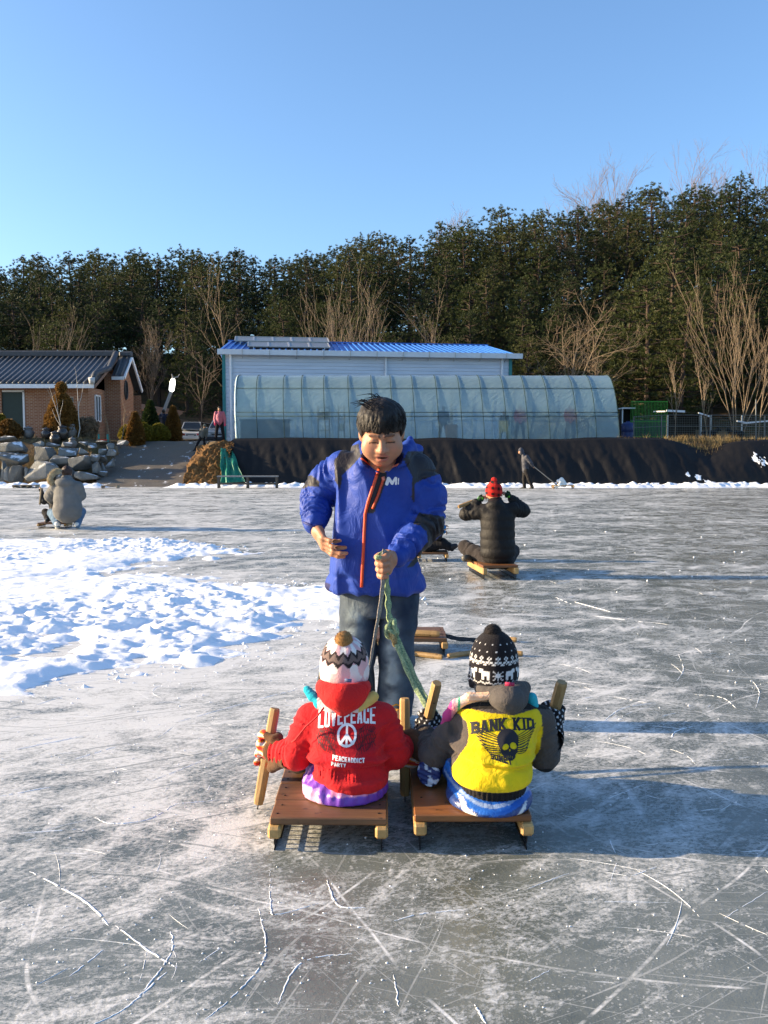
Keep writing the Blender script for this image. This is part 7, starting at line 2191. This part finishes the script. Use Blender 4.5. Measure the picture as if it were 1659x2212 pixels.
# ---- green netting hanging on the bank
def netting():
    u = np.linspace(0, 1, 40); w = np.linspace(0, 1, 60); U, W = np.meshgrid(u, w, indexing='ij')
    tl, tr, bl, br = A(480, 968, 37.2), A(506, 972, 37.2), A(482, 1043, 35.85), A(532, 1040, 35.85)
    P = [[(np.array(tl) * (1 - a) + np.array(tr) * a) * (1 - b) + (np.array(bl) * (1 - a) + np.array(br) * a) * b for b in w] for a in u]
    P = np.array(P)
    n = .09 * fbm(U * 5 + W * 2, W * 2, o=3, seed=5) + .05 * np.sin(U * 17 + W * 3)
    P[..., 1] -= .34 + n + .25 * np.sin(np.pi * W) * .4; P[..., 0] += .03 * fbm(U * 4, W * 4, o=2, seed=9)
    P[..., 2] = np.maximum(P[..., 2], .02)
    t = NT('green_net'); co = t.co()
    nz = t.noise(t.map(co, (3, 3, 1)), 3, 5, .6)
    c = t.ramp(nz, [(.3, (.008, .10, .065)), (.6, (.012, .20, .12)), (.85, (.03, .42, .18))])
    m = t.fin(color=c, rough=.45, spec=.4, normal=t.bump(nz, .6, .04))
    o = meshobj('netting', P.reshape(-1, 3), grid(40, 60), m, None, True)
    o.modifiers.new('thick', 'SOLIDIFY').thickness = .006
    tag(o, 'green netting hanging on the bank behind the bench', 'netting')
netting()

# ---- boulder wall of the garden
def boulder_mesh(seed, d, n=13, p=.62):
    r = random.Random(seed); bm = bmesh.new()
    for i in range(n):
        v = Vector((r.gauss(0, 1), r.gauss(0, 1), r.gauss(0, 1))).normalized()
        v = Vector([math.copysign(abs(c) ** p, c) for c in v])
        bm.verts.new((v.x * d[0] / 2 * r.uniform(.9, 1.15), v.y * d[1] / 2, v.z * d[2] / 2 * r.uniform(.9, 1.15)))
    res = bmesh.ops.convex_hull(bm, input=bm.verts[:])
    for v in [v for v in bm.verts if not v.link_faces]: bm.verts.remove(v)
    bmesh.ops.bevel(bm, geom=bm.edges[:], offset=min(d) * .03, segments=1, affect='EDGES', profile=.6)
    me = bpy.data.meshes.new('boulder'); bm.to_mesh(me); bm.free(); return me
def rock_mat():
    t = NT('granite_boulder'); co = t.co(); rnd = t.n('ShaderNodeObjectInfo').outputs['Random']
    n1 = t.noise(co, 2.4, 6, .65); n2 = t.noise(co, 14, 5, .7)
    c = t.ramp(n1, [(.3, (.09, .098, .10)), (.6, (.18, .185, .18)), (.85, (.28, .265, .22))])
    c = t.mix(t.rng(n2, .5, .7, 0, .4), c, (.30, .25, .16))
    c = t.mix(1.0, c, t.rng(rnd, 0, 1, .7, 1.2), 'MULTIPLY')
    nz = t.n('ShaderNodeSeparateXYZ', {0: t.n('ShaderNodeNewGeometry').outputs['Normal']}).outputs[2]
    sn = t.math('MULTIPLY', t.rng(nz, .55, .85), t.rng(t.noise(co, 3.1, 4), .50, .60))
    c = t.mix(sn, c, (.8, .82, .86))
    return t.fin(color=c, rough=.85, normal=t.bump(n2, .8, .05), spec=.25)
ROCK = rock_mat()
wall_root = thing('boulder_wall', 'retaining wall of grey boulders below the garden', 'boulder wall', (-15, 37, 0))
boxes = [(0, 510, 310, 690), (350, 465, 660, 660), (680, 460, 930, 580), (315, 640, 665, 870), (610, 555, 840, 725), (825, 560, 1085, 745), (110, 665, 300, 875), (55, 690, 160, 875), (0, 640, 80, 880), (885, 740, 1165, 850), (1045, 545, 1170, 650), (1080, 640, 1205, 765), (925, 470, 1055, 555), (1040, 408, 1130, 478), (1250, 490, 1385, 600), (0, 335, 215, 420), (0, 405, 385, 525), (1235, 590, 1345, 705), (1100, 740, 1290, 815), (1130, 385, 1265, 445), (1260, 420, 1345, 485), (935, 385, 1035, 455), (725, 400, 865, 465), (395, 395, 525, 465), (1375, 380, 1500, 445), (560, 640, 650, 710), (1160, 470, 1260, 560), (1160, 560, 1260, 660), (1190, 650, 1250, 745), (560, 400, 700, 460), (300, 690, 340, 870), (665, 715, 900, 860), (-200, 500, 10, 700), (-200, 690, 10, 880), (-200, 400, 10, 510)]
for i, (x0, y0, x1, y1) in enumerate(boxes):
    cx, cy = (x0 + x1) / 2 * .1838, 881 + (y0 + y1) / 2 * .1838
    h = (1055 - cy) / 100.0            # 0 at the ice, about 1 at the top
    Yr = 36.35 + 1.9 * max(0, min(1, h)) ** 1.1 + .4 * (cx > 215)
    c = A(cx, cy, Yr); s = Yr / F * .1838
    d = ((x1 - x0) * s * 1.10, max(.45, min(1.2, (x1 - x0) * s)) * .9, (y1 - y0) * s * 1.12)
    o = bpy.data.objects.new('boulder', boulder_mesh(100 + i, d)); o.data.materials.append(ROCK)
    COL.objects.link(o); o.parent = wall_root; o.location = c - Vector((-15, 37, 0)); o.rotation_euler = (0, 0, 0)

# ---- garden plants
def leafy(name, label, cat, base, prof, m, n, L=.12, w=.035, seed=1, trunk=.05, group=None, ball=None):
    rp = random.Random(seed); root = thing(name, label, cat, base, 0, group)
    H = prof[-1][1]; cs, ds = [], []
    for i in range(n):
        z = rp.random() * H; r = np.interp(z, [q[1] for q in prof], [q[0] for q in prof]) * rp.uniform(.72, 1.03); a = rp.uniform(0, 6.283)
        cs.append(Vector((r * math.cos(a), r * math.sin(a), z))); ds.append(Vector((math.cos(a), math.sin(a), .5)).normalized())
    if ball:
        for i in range(int(n * .12)):
            d = Vector((rp.gauss(0, 1), rp.gauss(0, 1), rp.gauss(0, 1))).normalized(); cs.append(Vector((0, 0, ball[1])) + d * ball[0] * rp.uniform(.8, 1)); ds.append(d)
    V, Fc = tufts(rp, cs, ds, 7, L, w, 1.0)
    inner = MB().lathe([(max(.01, q[0] * .72), q[1]) for q in prof], n=12)
    if ball: inner.lathe([(.01, ball[1] - ball[0] * .7), (ball[0] * .7, ball[1]), (.01, ball[1] + ball[0] * .7)], n=10)
    nv = len(V); V2 = np.concatenate([V, np.array(inner.v, np.float32)]); F2 = [tuple(q) for q in Fc] + [tuple(i + nv for i in q) for q in inner.f]
    meshobj('crown', V2, F2, m, root, False, False)
    MB().tube([(0, 0, -.1), (0, 0, H * .6)], [trunk, trunk * .6], 6).build('trunk', BARK, root, True, False)
    return root
def at_ground(px, Y, dz=0): 
    x = (px - CX) / F * Y; return (x, Y, float(ground_z(x, Y)) + dz)
b0 = at_ground(137, 40.6)
leafy('topiary_shrub', 'large russet conical shrub clipped with a ball on top', 'shrub', b0, [(.55, .0), (.78, .35), (.70, .9), (.50, 1.45), (.28, 1.85), (.12, 2.0)], BROWN_L, 2600, .10, .03, 1, .08, ball=(.20, 2.28))
for i, (px, Y, H, r, m, lab) in enumerate(((294, 41.8, 1.5, .42, BROWN_L, 'russet conical shrub beside the driveway'), (327, 43.6, 2.0, .50, DGREEN_L, 'dark green conical shrub behind the driveway hedge'), (376, 43.8, 1.75, .40, BROWN_L, 'russet conical shrub next to the lamp post'), (310, 42.6, .9, .5, YGREEN_L, 'yellow-green low bush between the conical shrubs'), (345, 43.0, .85, .5, YGREEN_L, 'yellow-green low bush at the top of the driveway'), (278, 42.2, .8, .4, YGREEN_L, 'yellow-green low bush nearest the brick house'))):
    leafy('conical_shrub' if H > 1 else 'low_bush', lab, 'shrub', at_ground(px, Y), [(r * .8, 0), (r, H * .2), (r * .72, H * .55), (r * .3, H * .86), (.04, H)] if H > 1 else [(r * .6, 0), (r, H * .4), (r * .8, H * .75), (.1, H)], m, int(900 * H), .11, .032, 20 + i, .04)
leafy('planter_shrub', 'russet and yellow plant at the left edge below the green door', 'shrub', at_ground(22, 39.9), [(.3, 0), (.62, .25), (.45, .55), (.1, .8)], BROWN_L, 700, .10, .03, 33, .03)
leafy('planter_shrub', 'yellow-leaved bush at the left edge of the garden', 'shrub', at_ground(4, 40.2), [(.2, 0), (.35, .35), (.3, .75), (.1, 1.05)], YGREEN_L, 450, .10, .03, 34, .03)
leafy('dry_shrub', 'beige dried flower shrub in front of the gable window', 'shrub', at_ground(192, 41.0), [(.3, 0), (.42, .4), (.5, .7), (.2, .95)], leaf_mat('dried_heads', [(.16, .12, .08), (.24, .18, .12), (.30, .23, .16)]), 500, .09, .03, 35, .03)
for i, (px, Y, top, sp, sd, lab, mu) in enumerate(((169, 40.2, 806, .3, 71, 'thin white sapling stem beside the russet topiary', 1), (131, 39.6, 848, .7, 72, 'forked grey sapling in front of the russet topiary', 1), (244, 40.4, 884, .9, 73, 'Y-shaped bare sapling in front of the gable', 1), (262, 41.2, 872, .7, 74, 'bare twiggy sapling by the oval window', 1))):
    BT(px, Y, top, lab, seed=sd, spread=sp, trunk=.035, up=1.0, m=mat('birch_bark', (.46, .44, .40), .8, .2, 20) if i < 2 else TWIG, start=.35, twigs=.32 if i == 0 else .5, gens=1, hs=.97)
# ---- earthenware jars
def jar(px, py, r, h, label, Y=39.5, m=None, tilt=0):
    p = A(px, py, Y); z = float(ground_z(p.x, Y))
    root = thing('jar', label, 'jar', (p.x, Y, z), 0, 'earthenware jars in the garden')
    prof = [(r * .62, 0), (r * .80, h * .12), (r, h * .48), (r * .96, h * .66), (r * .70, h * .86), (r * .66, h * .92), (r * .74, h * .97), (r * .72, h)]
    o = MB().lathe(prof, n=20).build('pot', m or JAR, root, True, False); 
    MB().lathe([(r * .78, h + .002), (r * .80, h + .03), (r * .55, h + .075), (r * .12, h + .10), (r * .12, h + .13)], n=18).build('lid', m or JAR, root, True, False)
    root.rotation_euler = (0, tilt, 0)
JAR = mat('glazed_jar', (.035, .030, .028), .28, .3, 5, .2, 30, spec=.6)
JAR2 = mat('grey_jar', (.16, .15, .14), .5, .3, 5, .3, 30)
jar(152, 930, .29, .56, 'large grey earthenware jar right of the forked sapling', 40.3, JAR2)
jar(119, 942, .24, .48, 'glossy dark jar with a sunlit left side', 39.3)
jar(135, 940, .26, .52, 'dark jar between the glossy jar and the large grey one', 39.6)
jar(156, 946, .2, .36, 'small dark jar in front of the large grey one', 39.1, JAR2)
jar(101, 945, .26, .40, 'squat dark jar at the left of the jars', 39.8)
jar(62, 945, .26, .42, 'dark jar left of the garden path near the door', 40.2, JAR2)
# ---- small garden frame with green posts
fr = thing('garden_frame', 'small garden frame with teal posts and red and yellow bars', 'play frame', at_ground(225, 40.0))
for x in (-.20, .20): MB().box((x, 0, .32), (.08, .08, .64), None, .01).build('post', mat('teal_post', (.02, .20, .18), .5), fr, world=False)
MB().beam((-.2, -.05, .26), (.2, -.05, .26), .03, .05).build('bar', mat('yellow_bar', (.6, .42, .05), .6), fr, world=False)
MB().beam((-.2, -.05, .38), (.2, -.05, .38), .03, .05).build('bar', mat('red_bar', (.45, .04, .02), .6), fr, world=False)
lg = thing('log_post', 'short pale upright log in the garden', 'log', at_ground(252, 40.2))
MB().lathe([(.10, 0), (.09, .2), (.085, .42), (.06, .45)], n=10).build('trunk', TWIG, lg, True, False)

# ---- lamp post
def lamp():
    Y = 46.0; p = A(351, 950, Y); b = Vector((p.x, Y, float(ground_z(p.x, Y))))
    root = thing('lamp_post', 'leaning lamp post with a long bright white lamp head', 'lamp', b)
    MB().tube([b - Vector((0, 0, .1)), A(352, 893, Y), A(370, 846, Y)], [.10, .095, .085], 8).build('pole', mat('grey_pole', (.24, .23, .22), .6), root)
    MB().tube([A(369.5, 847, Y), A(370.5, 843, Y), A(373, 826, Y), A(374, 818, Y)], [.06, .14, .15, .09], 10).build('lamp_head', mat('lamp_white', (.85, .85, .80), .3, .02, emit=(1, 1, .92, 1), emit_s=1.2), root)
    MB().tube([A(374, 818, Y), A(371, 808, Y)], [.05, .02], 6).tube([A(375, 816, Y), A(384, 814, Y), A(388, 808, Y)], [.03, .03, .015], 6).build('bracket', mat('grey_pole', (.24, .23, .22)), root)
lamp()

# ---- parked cars
def car(label, px, Y, H, W, colr, ground=None, rear=False):
    x = (px - CX) / F * Y; z = float(ground_z(x, Y)) if ground is None else ground
    root = thing('parked_car', label, 'car', (x, Y, z), 0, 'cars parked behind the driveway')
    paint = mat('car_paint_' + str(int(colr[0] * 100)), colr, .25, .04, 3, spec=.6, coat=.5); L = 4.2
    # cross-sections along the length, front at -Y
    def sec(y, w, z0, z1, wt): return [(-w / 2, y, z0), (-w / 2, y, z0 + (z1 - z0) * .55), (-wt / 2, y, z1), (wt / 2, y, z1), (w / 2, y, z0 + (z1 - z0) * .55), (w / 2, y, z0)]
    secs = [sec(0, W * .86, .28, H * .50, W * .78), sec(.12, W * .96, .22, H * .56, W * .84), sec(1.05, W, .20, H * .66, W * .88), sec(1.08, W, .2, H * .68, W * .86), sec(3.6, W, .2, H * .66, W * .86), sec(L, W * .92, .28, H * .60, W * .8)]
    m = MB(); n = 6
    for s_ in secs: m.v += s_
    for i in range(len(secs) - 1):
        for k in range(n - 1): a = i * n + k; m.f.append((a, a + 1, a + 1 + n, a + n))
        m.f.append((i * n, i * n + n, i * n + 2 * n - 1, i * n + n - 1))
    m.f.append(tuple(range(n))[::-1]); m.f.append(tuple((len(secs) - 1) * n + k for k in range(n)))
    recalc(m.build('body', paint, root, False, False))
    y0, y1, y2, y3 = (.95, 1.62, 3.3, 3.95) if not rear else (.10, .42, 3.3, 3.95)
    zb, zt = H * .655, H
    m = MB(); wb, wt = W * .86, W * .70
    P = [(-wb / 2, y0, zb), (wb / 2, y0, zb), (wb / 2, y3, zb), (-wb / 2, y3, zb), (-wt / 2, y1, zt), (wt / 2, y1, zt), (wt / 2, y2, zt), (-wt / 2, y2, zt)]
    m.poly(P, [(4, 5, 6, 7), (0, 1, 5, 4), (1, 2, 6, 5), (2, 3, 7, 6), (3, 0, 4, 7)]); cb = m.build('cabin', paint, root, False, False)
    def quad(a, b, c, d, f=.10, off=.012):
        pts = [Vector(P[i]) for i in (a, b, c, d)]; ce = sum(pts, Vector()) / 4; nn = (pts[1] - pts[0]).cross(pts[3] - pts[0]).normalized()
        return [ce + (p - ce) * (1 - f) + nn * off for p in pts]
    MB().poly(quad(0, 1, 5, 4), [(0, 1, 2, 3)]).build('windscreen', GLASS_D, cb, False, False)
    MB().poly(quad(1, 2, 6, 5, .12), [(0, 1, 2, 3)]).build('side_window', GLASS_D, cb, False, False)
    MB().poly(quad(3, 0, 4, 7, .12), [(0, 1, 2, 3)]).build('side_window', GLASS_D, cb, False, False)
    for sx in (-1, 1):
        MB().box((sx * W * .34, -.005, H * .42), (W * .18, .05, H * .08), None, .01).build('tail_lamp' if rear else 'headlight', mat('lamp_red', (.3, .02, .02), .3) if rear else mat('headlight_glass', (.6, .62, .62), .15), root, False, False)
        for yy_ in (.75, 3.4):
            w_ = MB().tube([(sx * W * .46 - .09, yy_, .30), (sx * W * .46 + .09, yy_, .30)], .30, 16).build('wheel', mat('tyre', (.015, .015, .015), .8), root, False, False)
            MB().tube([(sx * (W * .46 + .085) , yy_, .30), (sx * (W * .46 + .10), yy_, .30)], .18, 12).build('rim', STEEL, w_, False, False)
        if not rear: MB().box((sx * (W * .5 + .05), 1.2, H * .68), (.14, .08, .10), None, .02).build('mirror', paint, root, False, False)
    MB().box((0, -.02, .36), (W * .8, .06, .18), None, .02).build('bumper', mat('bumper_dark', (.03, .03, .035), .6) if not rear else paint, root, False, False)
    MB().box((0, -.035, .44), (.36, .02, .12)).build('number_plate', mat('plate', (.6, .6, .58), .5), root, False, False)
    MB().box((0, .0, H * .40), (W * .42, .03, H * .06)).build('grille', DARKM, root, False, False)
car('silver car facing the ice behind the person in pink', 472, 49.5, 1.42, 1.66, (.34, .37, .38))
car('small white car parked left of the silver one', 414, 52.0, 1.28, 1.40, (.60, .62, .62), rear=True)

# ---- right-hand side: pen, railing, fence, goats
MET_G = mat('green_enamel', (.05, .30, .03), .4, .15, 8)
def railing():
    Y = 41.2; a, b = A(1362, 948, Y), A(1442, 866, Y); z0 = float(ground_z(a.x, Y))
    root = thing('green_railing', 'tall green metal bar panel right of the greenhouse', 'railing', (a.x, Y, z0))
    W, H = b.x - a.x, b.z - z0
    for i in range(26): MB().box((W * i / 25, 0, H / 2), (.014, .014, H)).build('bar', MET_G, root, world=False)
    for z in (.25, H * .5, H - .03): MB().box((W / 2, .03, z), (W, .03, .04)).build('rail', MET_G, root, world=False)
    MB().poly([(0, .12, 0), (W, .12, 0), (W, .12, H * .55), (0, .12, H * .55)], [(0, 1, 2, 3)]).build('backing_sheet', mat('grey_green_sheet', (.05, .075, .07), .7, .2, 3), root, world=False)
railing()
def pen():
    Y = 44.0; x0, x1 = A(1440, 940, Y).x, A(1600, 940, Y).x; z0 = BANK - .05
    root = thing('animal_pen', 'low dark animal pen with a white-edged sheet roof', 'pen', (x0, Y, z0))
    W = x1 - x0; dk = mat('pen_dark', (.02, .018, .015), .9)
    zt = A(1450, 888, Y).z - z0
    MB().box((W * .30, 1.6, zt / 2 - .05), (W * .62, .08, zt - .1)).build('back_wall', dk, root, world=False)
    MB().box((W * .78, 1.2, .34), (W * .55, .06, .68)).build('low_wall', mat('straw_panel', (.14, .12, .085), .9, .2, 3), root, world=False)
    MB().beam((-.1, -.1, zt - .02), (-.1, 1.8, zt + .06), .06, .06).build('roof_edge', WHITE, root, world=False)
    r = MB().poly([(-.1, -.2, zt), (W * .45, -.2, zt - .12), (W * .45, 1.8, zt + .02), (-.1, 1.8, zt + .08)], [(0, 1, 2, 3)]).poly([(W * .45, -.2, zt - .2), (W, -.2, zt - .55), (W, 1.8, zt - .4), (W * .45, 1.8, zt - .1)], [(0, 1, 2, 3)]).build('roof', mat('sheet_roof', (.13, .14, .16), .6, .2, 4), root, world=False)
    for a, b, w in (((-.1, -.22, zt + .01), (W * .22, -.22, zt - .03), .10), ((W * .40, -.22, zt - .10), (W * .55, -.22, zt - .26), .07), ((W * .92, -.22, zt - .50), (W * 1.05, -.22, zt - .58), .07)): MB().beam(a, b, .05, w).build('white_edge', WHITE, r, world=False)
    for x in (0, W * .45, W * .58, W): MB().box((x, -.1, (zt - .2) / 2), (.06, .06, zt - .2)).build('post', STEEL, root, world=False)
    MB().beam((W, -.1, zt - .6), (W * 1.6, -.1, zt - .42), .06, .08).build('beam', WHITE, root, world=False)
pen()
WIREP = mat('old_post', (.13, .135, .13), .6, .3, 6)
def wire_fence():
    Y = 39.4; root = thing('wire_fence', 'wire fence on steel posts along the top of the bank', 'fence', (A(1369, 950, Y).x, Y, BANK))
    zt = A(1400, 897, Y).z
    for px, top in ((1369, 900), (1429, 898), (1512, 896), (1534, 896), (1633, 863), (1652, 898), (1700, 898)):
        a = A(px, 952, Y); b = A(px, top, Y); a.z = float(ground_z(a.x, Y)); MB().tube([a, b], .028, 6).build('post', WIREP, root)
    for y in (897, 921): 
        MB().tube([A(1369, y + 3, Y - .04), A(1440, y - .5, Y - .04), A(1720, y, Y - .04)], .012, 5).build('rail', WIREP, root)
    m = MB()
    for i in range(70):
        px = 1369 + i * 5; m.tube([A(px, 900, Y + .03), A(px, 950, Y + .03)], .005, 3, False)
    for i in range(10): m.tube([A(1369, 902 + i * 5, Y + .035), A(1720, 902 + i * 5, Y + .035)], .005, 3, False)
    o = m.build('wire_mesh', mat('wire', (.10, .12, .11), .6), root); o['kind'] = 'stuff'
wire_fence()
dr = thing('blue_tank', 'dark blue plastic tank beside the greenhouse', 'tank', at_ground(1354, 40.2))
MB().lathe([(.26, 0), (.29, .04), (.29, .38), (.27, .42), (.29, .46), (.29, .80), (.2, .86), (.08, .88), (.08, .93)], n=18).build('body', mat('navy_plastic', (.015, .03, .12), .4), dr, True, False)
ut = thing('utility_box', 'open dark box with a white top edge above the blue tank', 'box', at_ground(1354, 41.6))
W_, H_ = .52, 1.55
MB().box((0, .5, H_ / 2), (W_, .04, H_)).box((-W_ / 2, .25, H_ / 2), (.04, .5, H_)).box((W_ / 2, .25, H_ / 2), (.04, .5, H_)).build('casing', mat('pen_dark', (.02, .018, .015)), ut, world=False)
MB().box((0, .2, H_ + .03), (W_ + .1, .7, .06)).build('top_edge', WHITE, ut, world=False)
MB().beam((-W_ / 2, 0, .0), (-W_ / 2, 0, H_), .05, .05).build('jamb', WHITE, ut, world=False)

def goat(label, px, Y, flip):
    b = at_ground(px, Y); root = thing('animal', label, 'animal', b, 0, 'black animals in the pen')
    B = Vector(b); s = 1 if not flip else -1
    S = Solid(np.array(b) + (-.6, -.3, -.03), np.array(b) + (.6, .3, .85), .02)
    P = lambda x, y, z: B + Vector((x * s, y, z))
    S.chain([P(-.26, 0, .40), P(0, 0, .39), P(.22, 0, .42)], [.13, .145, .13], .05)
    S.chain([P(.24, 0, .46), P(.36, 0, .58)], [.085, .06], .04); S.cap(P(.36, -.02, .60), P(.47, -.06, .53), .055, .032, .03)
    for y in (-1, 1):
        S.chain([P(.20, y * .07, .36), P(.21, y * .07, .20), P(.20, y * .07, .02)], [.055, .032, .028], .03)
        S.chain([P(-.28, y * .07, .38), P(-.24, y * .07, .26), P(-.31, y * .07, .16), P(-.29, y * .07, .02)], [.075, .045, .03, .028], .03)
        S.cap(P(.34, y * .05, .62), P(.30, y * .12, .59), .02, .012, .01); S.cap(P(.36, y * .03, .65), P(.28, y * .05, .76), .016, .008, .008)
    S.cap(P(-.37, 0, .46), P(-.42, 0, .40), .025, .015, .02)
    blob('body', S, cloth('goat_hair', .8, .3, 12), root, flat_col((.010, .009, .009)))
goat('black animal left of the forked sapling in the pen', 1531, 41.0, False)
goat('black animal behind the forked sapling in the pen', 1586, 41.2, True)

# ---- dry grass on the rim of the bank
def grass():
    rp = random.Random(12); V = []; Fs = []
    def tuft(x, y, n, h):
        z = float(ground_z(x, y))
        for i in range(n):
            a = rp.uniform(0, 6.283); l = h * rp.uniform(.5, 1.2); s = Vector((math.cos(a + 1.57), math.sin(a + 1.57), 0)) * .006
            b = Vector((x + rp.gauss(0, .06), y + rp.gauss(0, .06), z - .02)); t = b + Vector((math.cos(a) * l * .45, math.sin(a) * l * .45, l)); m_ = (b + t) / 2 + Vector((0, 0, l * .12)); k = len(V)
            V.extend([b - s, b + s, m_ + s, m_ - s, t]); Fs.append((k, k + 1, k + 2, k + 3)); Fs.append((k + 3, k + 2, k + 4))
    for i in range(420): tuft(rp.uniform(9.5, 22), rp.uniform(37.3, 41), 7, rp.uniform(.12, .3))
    for i in range(220): 
        x = rp.gauss(13.4, 1.1); tuft(x, rp.uniform(36.9, 37.8), 9, rp.uniform(.15, .35))
    for i in range(200): tuft(rp.uniform(-19, -12), rp.uniform(38.6, 41), 7, rp.uniform(.08, .22))
    o = meshobj('dry_grass', [tuple(v) for v in V], Fs, leaf_mat('dry_grass', [(.20, .14, .06), (.30, .22, .10), (.38, .29, .15)]), None)
    tag(o, 'dry yellow grass along the rim of the bank', kind='stuff')
grass()
def snow_patch():
    x = np.arange(9.5, 17.5, .025); w = np.linspace(.03, .9, 70); X, W = np.meshgrid(x, w, indexing='ij')
    Y, Z = sheet_surf(X, W); m = np.full(X.shape, -1.0)
    for px, py, rx, rz in ((1478, 1022, .16, .30), (1497, 1031, .24, .16), (1520, 1040, .16, .08), (1640, 992, .30, .32), (1657, 1003, .26, .2), (1412, 1044, .3, .06), (1560, 1046, .25, .05)):
        p = A(px, py, 36.5); m = np.maximum(m, 1 - ((X - p.x + .5 * (Z - p.z)) / rx) ** 2 - ((Z - p.z) / rz) ** 2)
    m = m + .9 * fbm(X * 7 + Z * 3, Z * 6, o=3, seed=17)
    f = grid(len(x), len(w)); f = f[m.ravel()[f].min(1) > .55]
    V = np.stack([X, Y - .02 - .015 * np.clip(m, 0, 1), Z + .01], -1).reshape(-1, 3)
    tag(meshobj('snow_patches', V, f, SNOW, None, True), 'patches of snow clinging to the black sheeting', kind='stuff')
snow_patch()

# ---- inside the greenhouse
def inside():
    zf = BANK
    def st(label, px, Y, H, cj, ct, **kw):
        x = (px - CX) / F * Y
        return stander(label, px, 0, Y, H, cj, ct, **kw)
    st('person in red standing inside the greenhouse', 1122, 39.4, 1.62, (.55, .05, .09), (.05, .05, .06))
    st('person in an orange-red coat and dark blue hat inside the greenhouse', 1230, 39.3, 1.66, (.65, .06, .02), (.03, .03, .05), hat='plain', hatc=(.02, .04, .12), hair=False)
    st('dark-haired person sitting height beside the yellow chair inside the greenhouse', 1088, 39.6, 1.35, (.05, .05, .07), (.03, .03, .04))
    st('person in dark blue at the back of the greenhouse', 957, 40.6, 1.62, (.04, .06, .14), (.03, .03, .05))
    ch = thing('chair', 'yellow chair inside the greenhouse', 'chair', at_ground(1088, 38.9))
    y_ = mat('yellow_plastic', (.62, .40, .02), .5)
    MB().box((0, 0, .42), (.42, .4, .04)).build('seat', y_, ch, world=False); MB().box((0, .19, .68), (.42, .04, .46)).build('backrest', y_, ch, world=False)
    for x in (-.18, .18):
        for y in (-.17, .17): MB().box((x, y, .2), (.035, .035, .4)).build('leg', y_, ch, world=False)
    sv = thing('stove', 'iron stove with a tall pale pipe inside the greenhouse', 'stove', at_ground(975, 39.2))
    MB().box((0, 0, .45), (.5, .45, .6), None, .03).build('firebox', mat('stove_rust', (.30, .13, .06), .7), sv, world=False)
    MB().tube([(0, .05, .75), (0, .05, 2.35)], .055, 8).build('pipe', mat('pale_pipe', (.72, .68, .56), .4), sv, True, False)
    for x in (-.2, .2): MB().box((x, 0, .08), (.05, .4, .16)).build('leg', DARKM, sv, world=False)
    tb = thing('table', 'long dark covered table at the left end of the greenhouse', 'table', at_ground(575, 38.9))
    MB().box((0, 0, .93), (2.2, .7, .06)).build('top', mat('dark_cover', (.03, .04, .04), .8), tb, world=False); MB().box((0, -.32, .47), (2.1, .04, .9)).build('skirt', mat('dark_cover', (.03, .04, .04)), tb, world=False)
    for x in (-1, 1):
        for y in (-.28, .28): MB().box((x, y, .45), (.06, .06, .9)).build('leg', DARKM, tb, world=False)
    for i, px in enumerate((700, 738)):
        t2 = thing('stall_shelf', ('shelf with brown goods' if i == 0 else 'narrow pale shelf') + ' inside the greenhouse', 'shelf', at_ground(px, 39.5))
        for z in (.5, 1.0, 1.5): MB().box((0, 0, z), (.55 - .25 * i, .35, .04)).build('board', mat('shelf_wood', (.32, .22, .12), .7), t2, world=False)
        for x in (-.25 + .12 * i, .25 - .12 * i): MB().box((x, 0, .8), (.04, .35, 1.6)).build('side', mat('shelf_wood', (.32, .22, .12)), t2, world=False)
        MB().box((0, 0, 1.18 if i == 0 else .65), (.4 - .2 * i, .28, .28), None, .02).build('goods', mat('goods_brown', (.18, .12, .06), .8) if i == 0 else mat('goods_cream', (.6, .5, .32), .8), t2, world=False)
    sd = thing('slatted_bench', 'slatted wooden rack leaning inside the right end of the greenhouse', 'rack', at_ground(1252, 38.8))
    for k in range(4): MB().beam((-.6, k * .02, .15 + .13 * k), (.4, k * .02, .62 + .13 * k), .03, .06).build('slat', mat('rack_wood', (.10, .09, .10), .7), sd, world=False)
    for x in (-.5, .35): MB().box((x, .05, .4), (.05, .05, .8)).build('leg', mat('rack_wood', (.1, .09, .1)), sd, world=False)
inside()
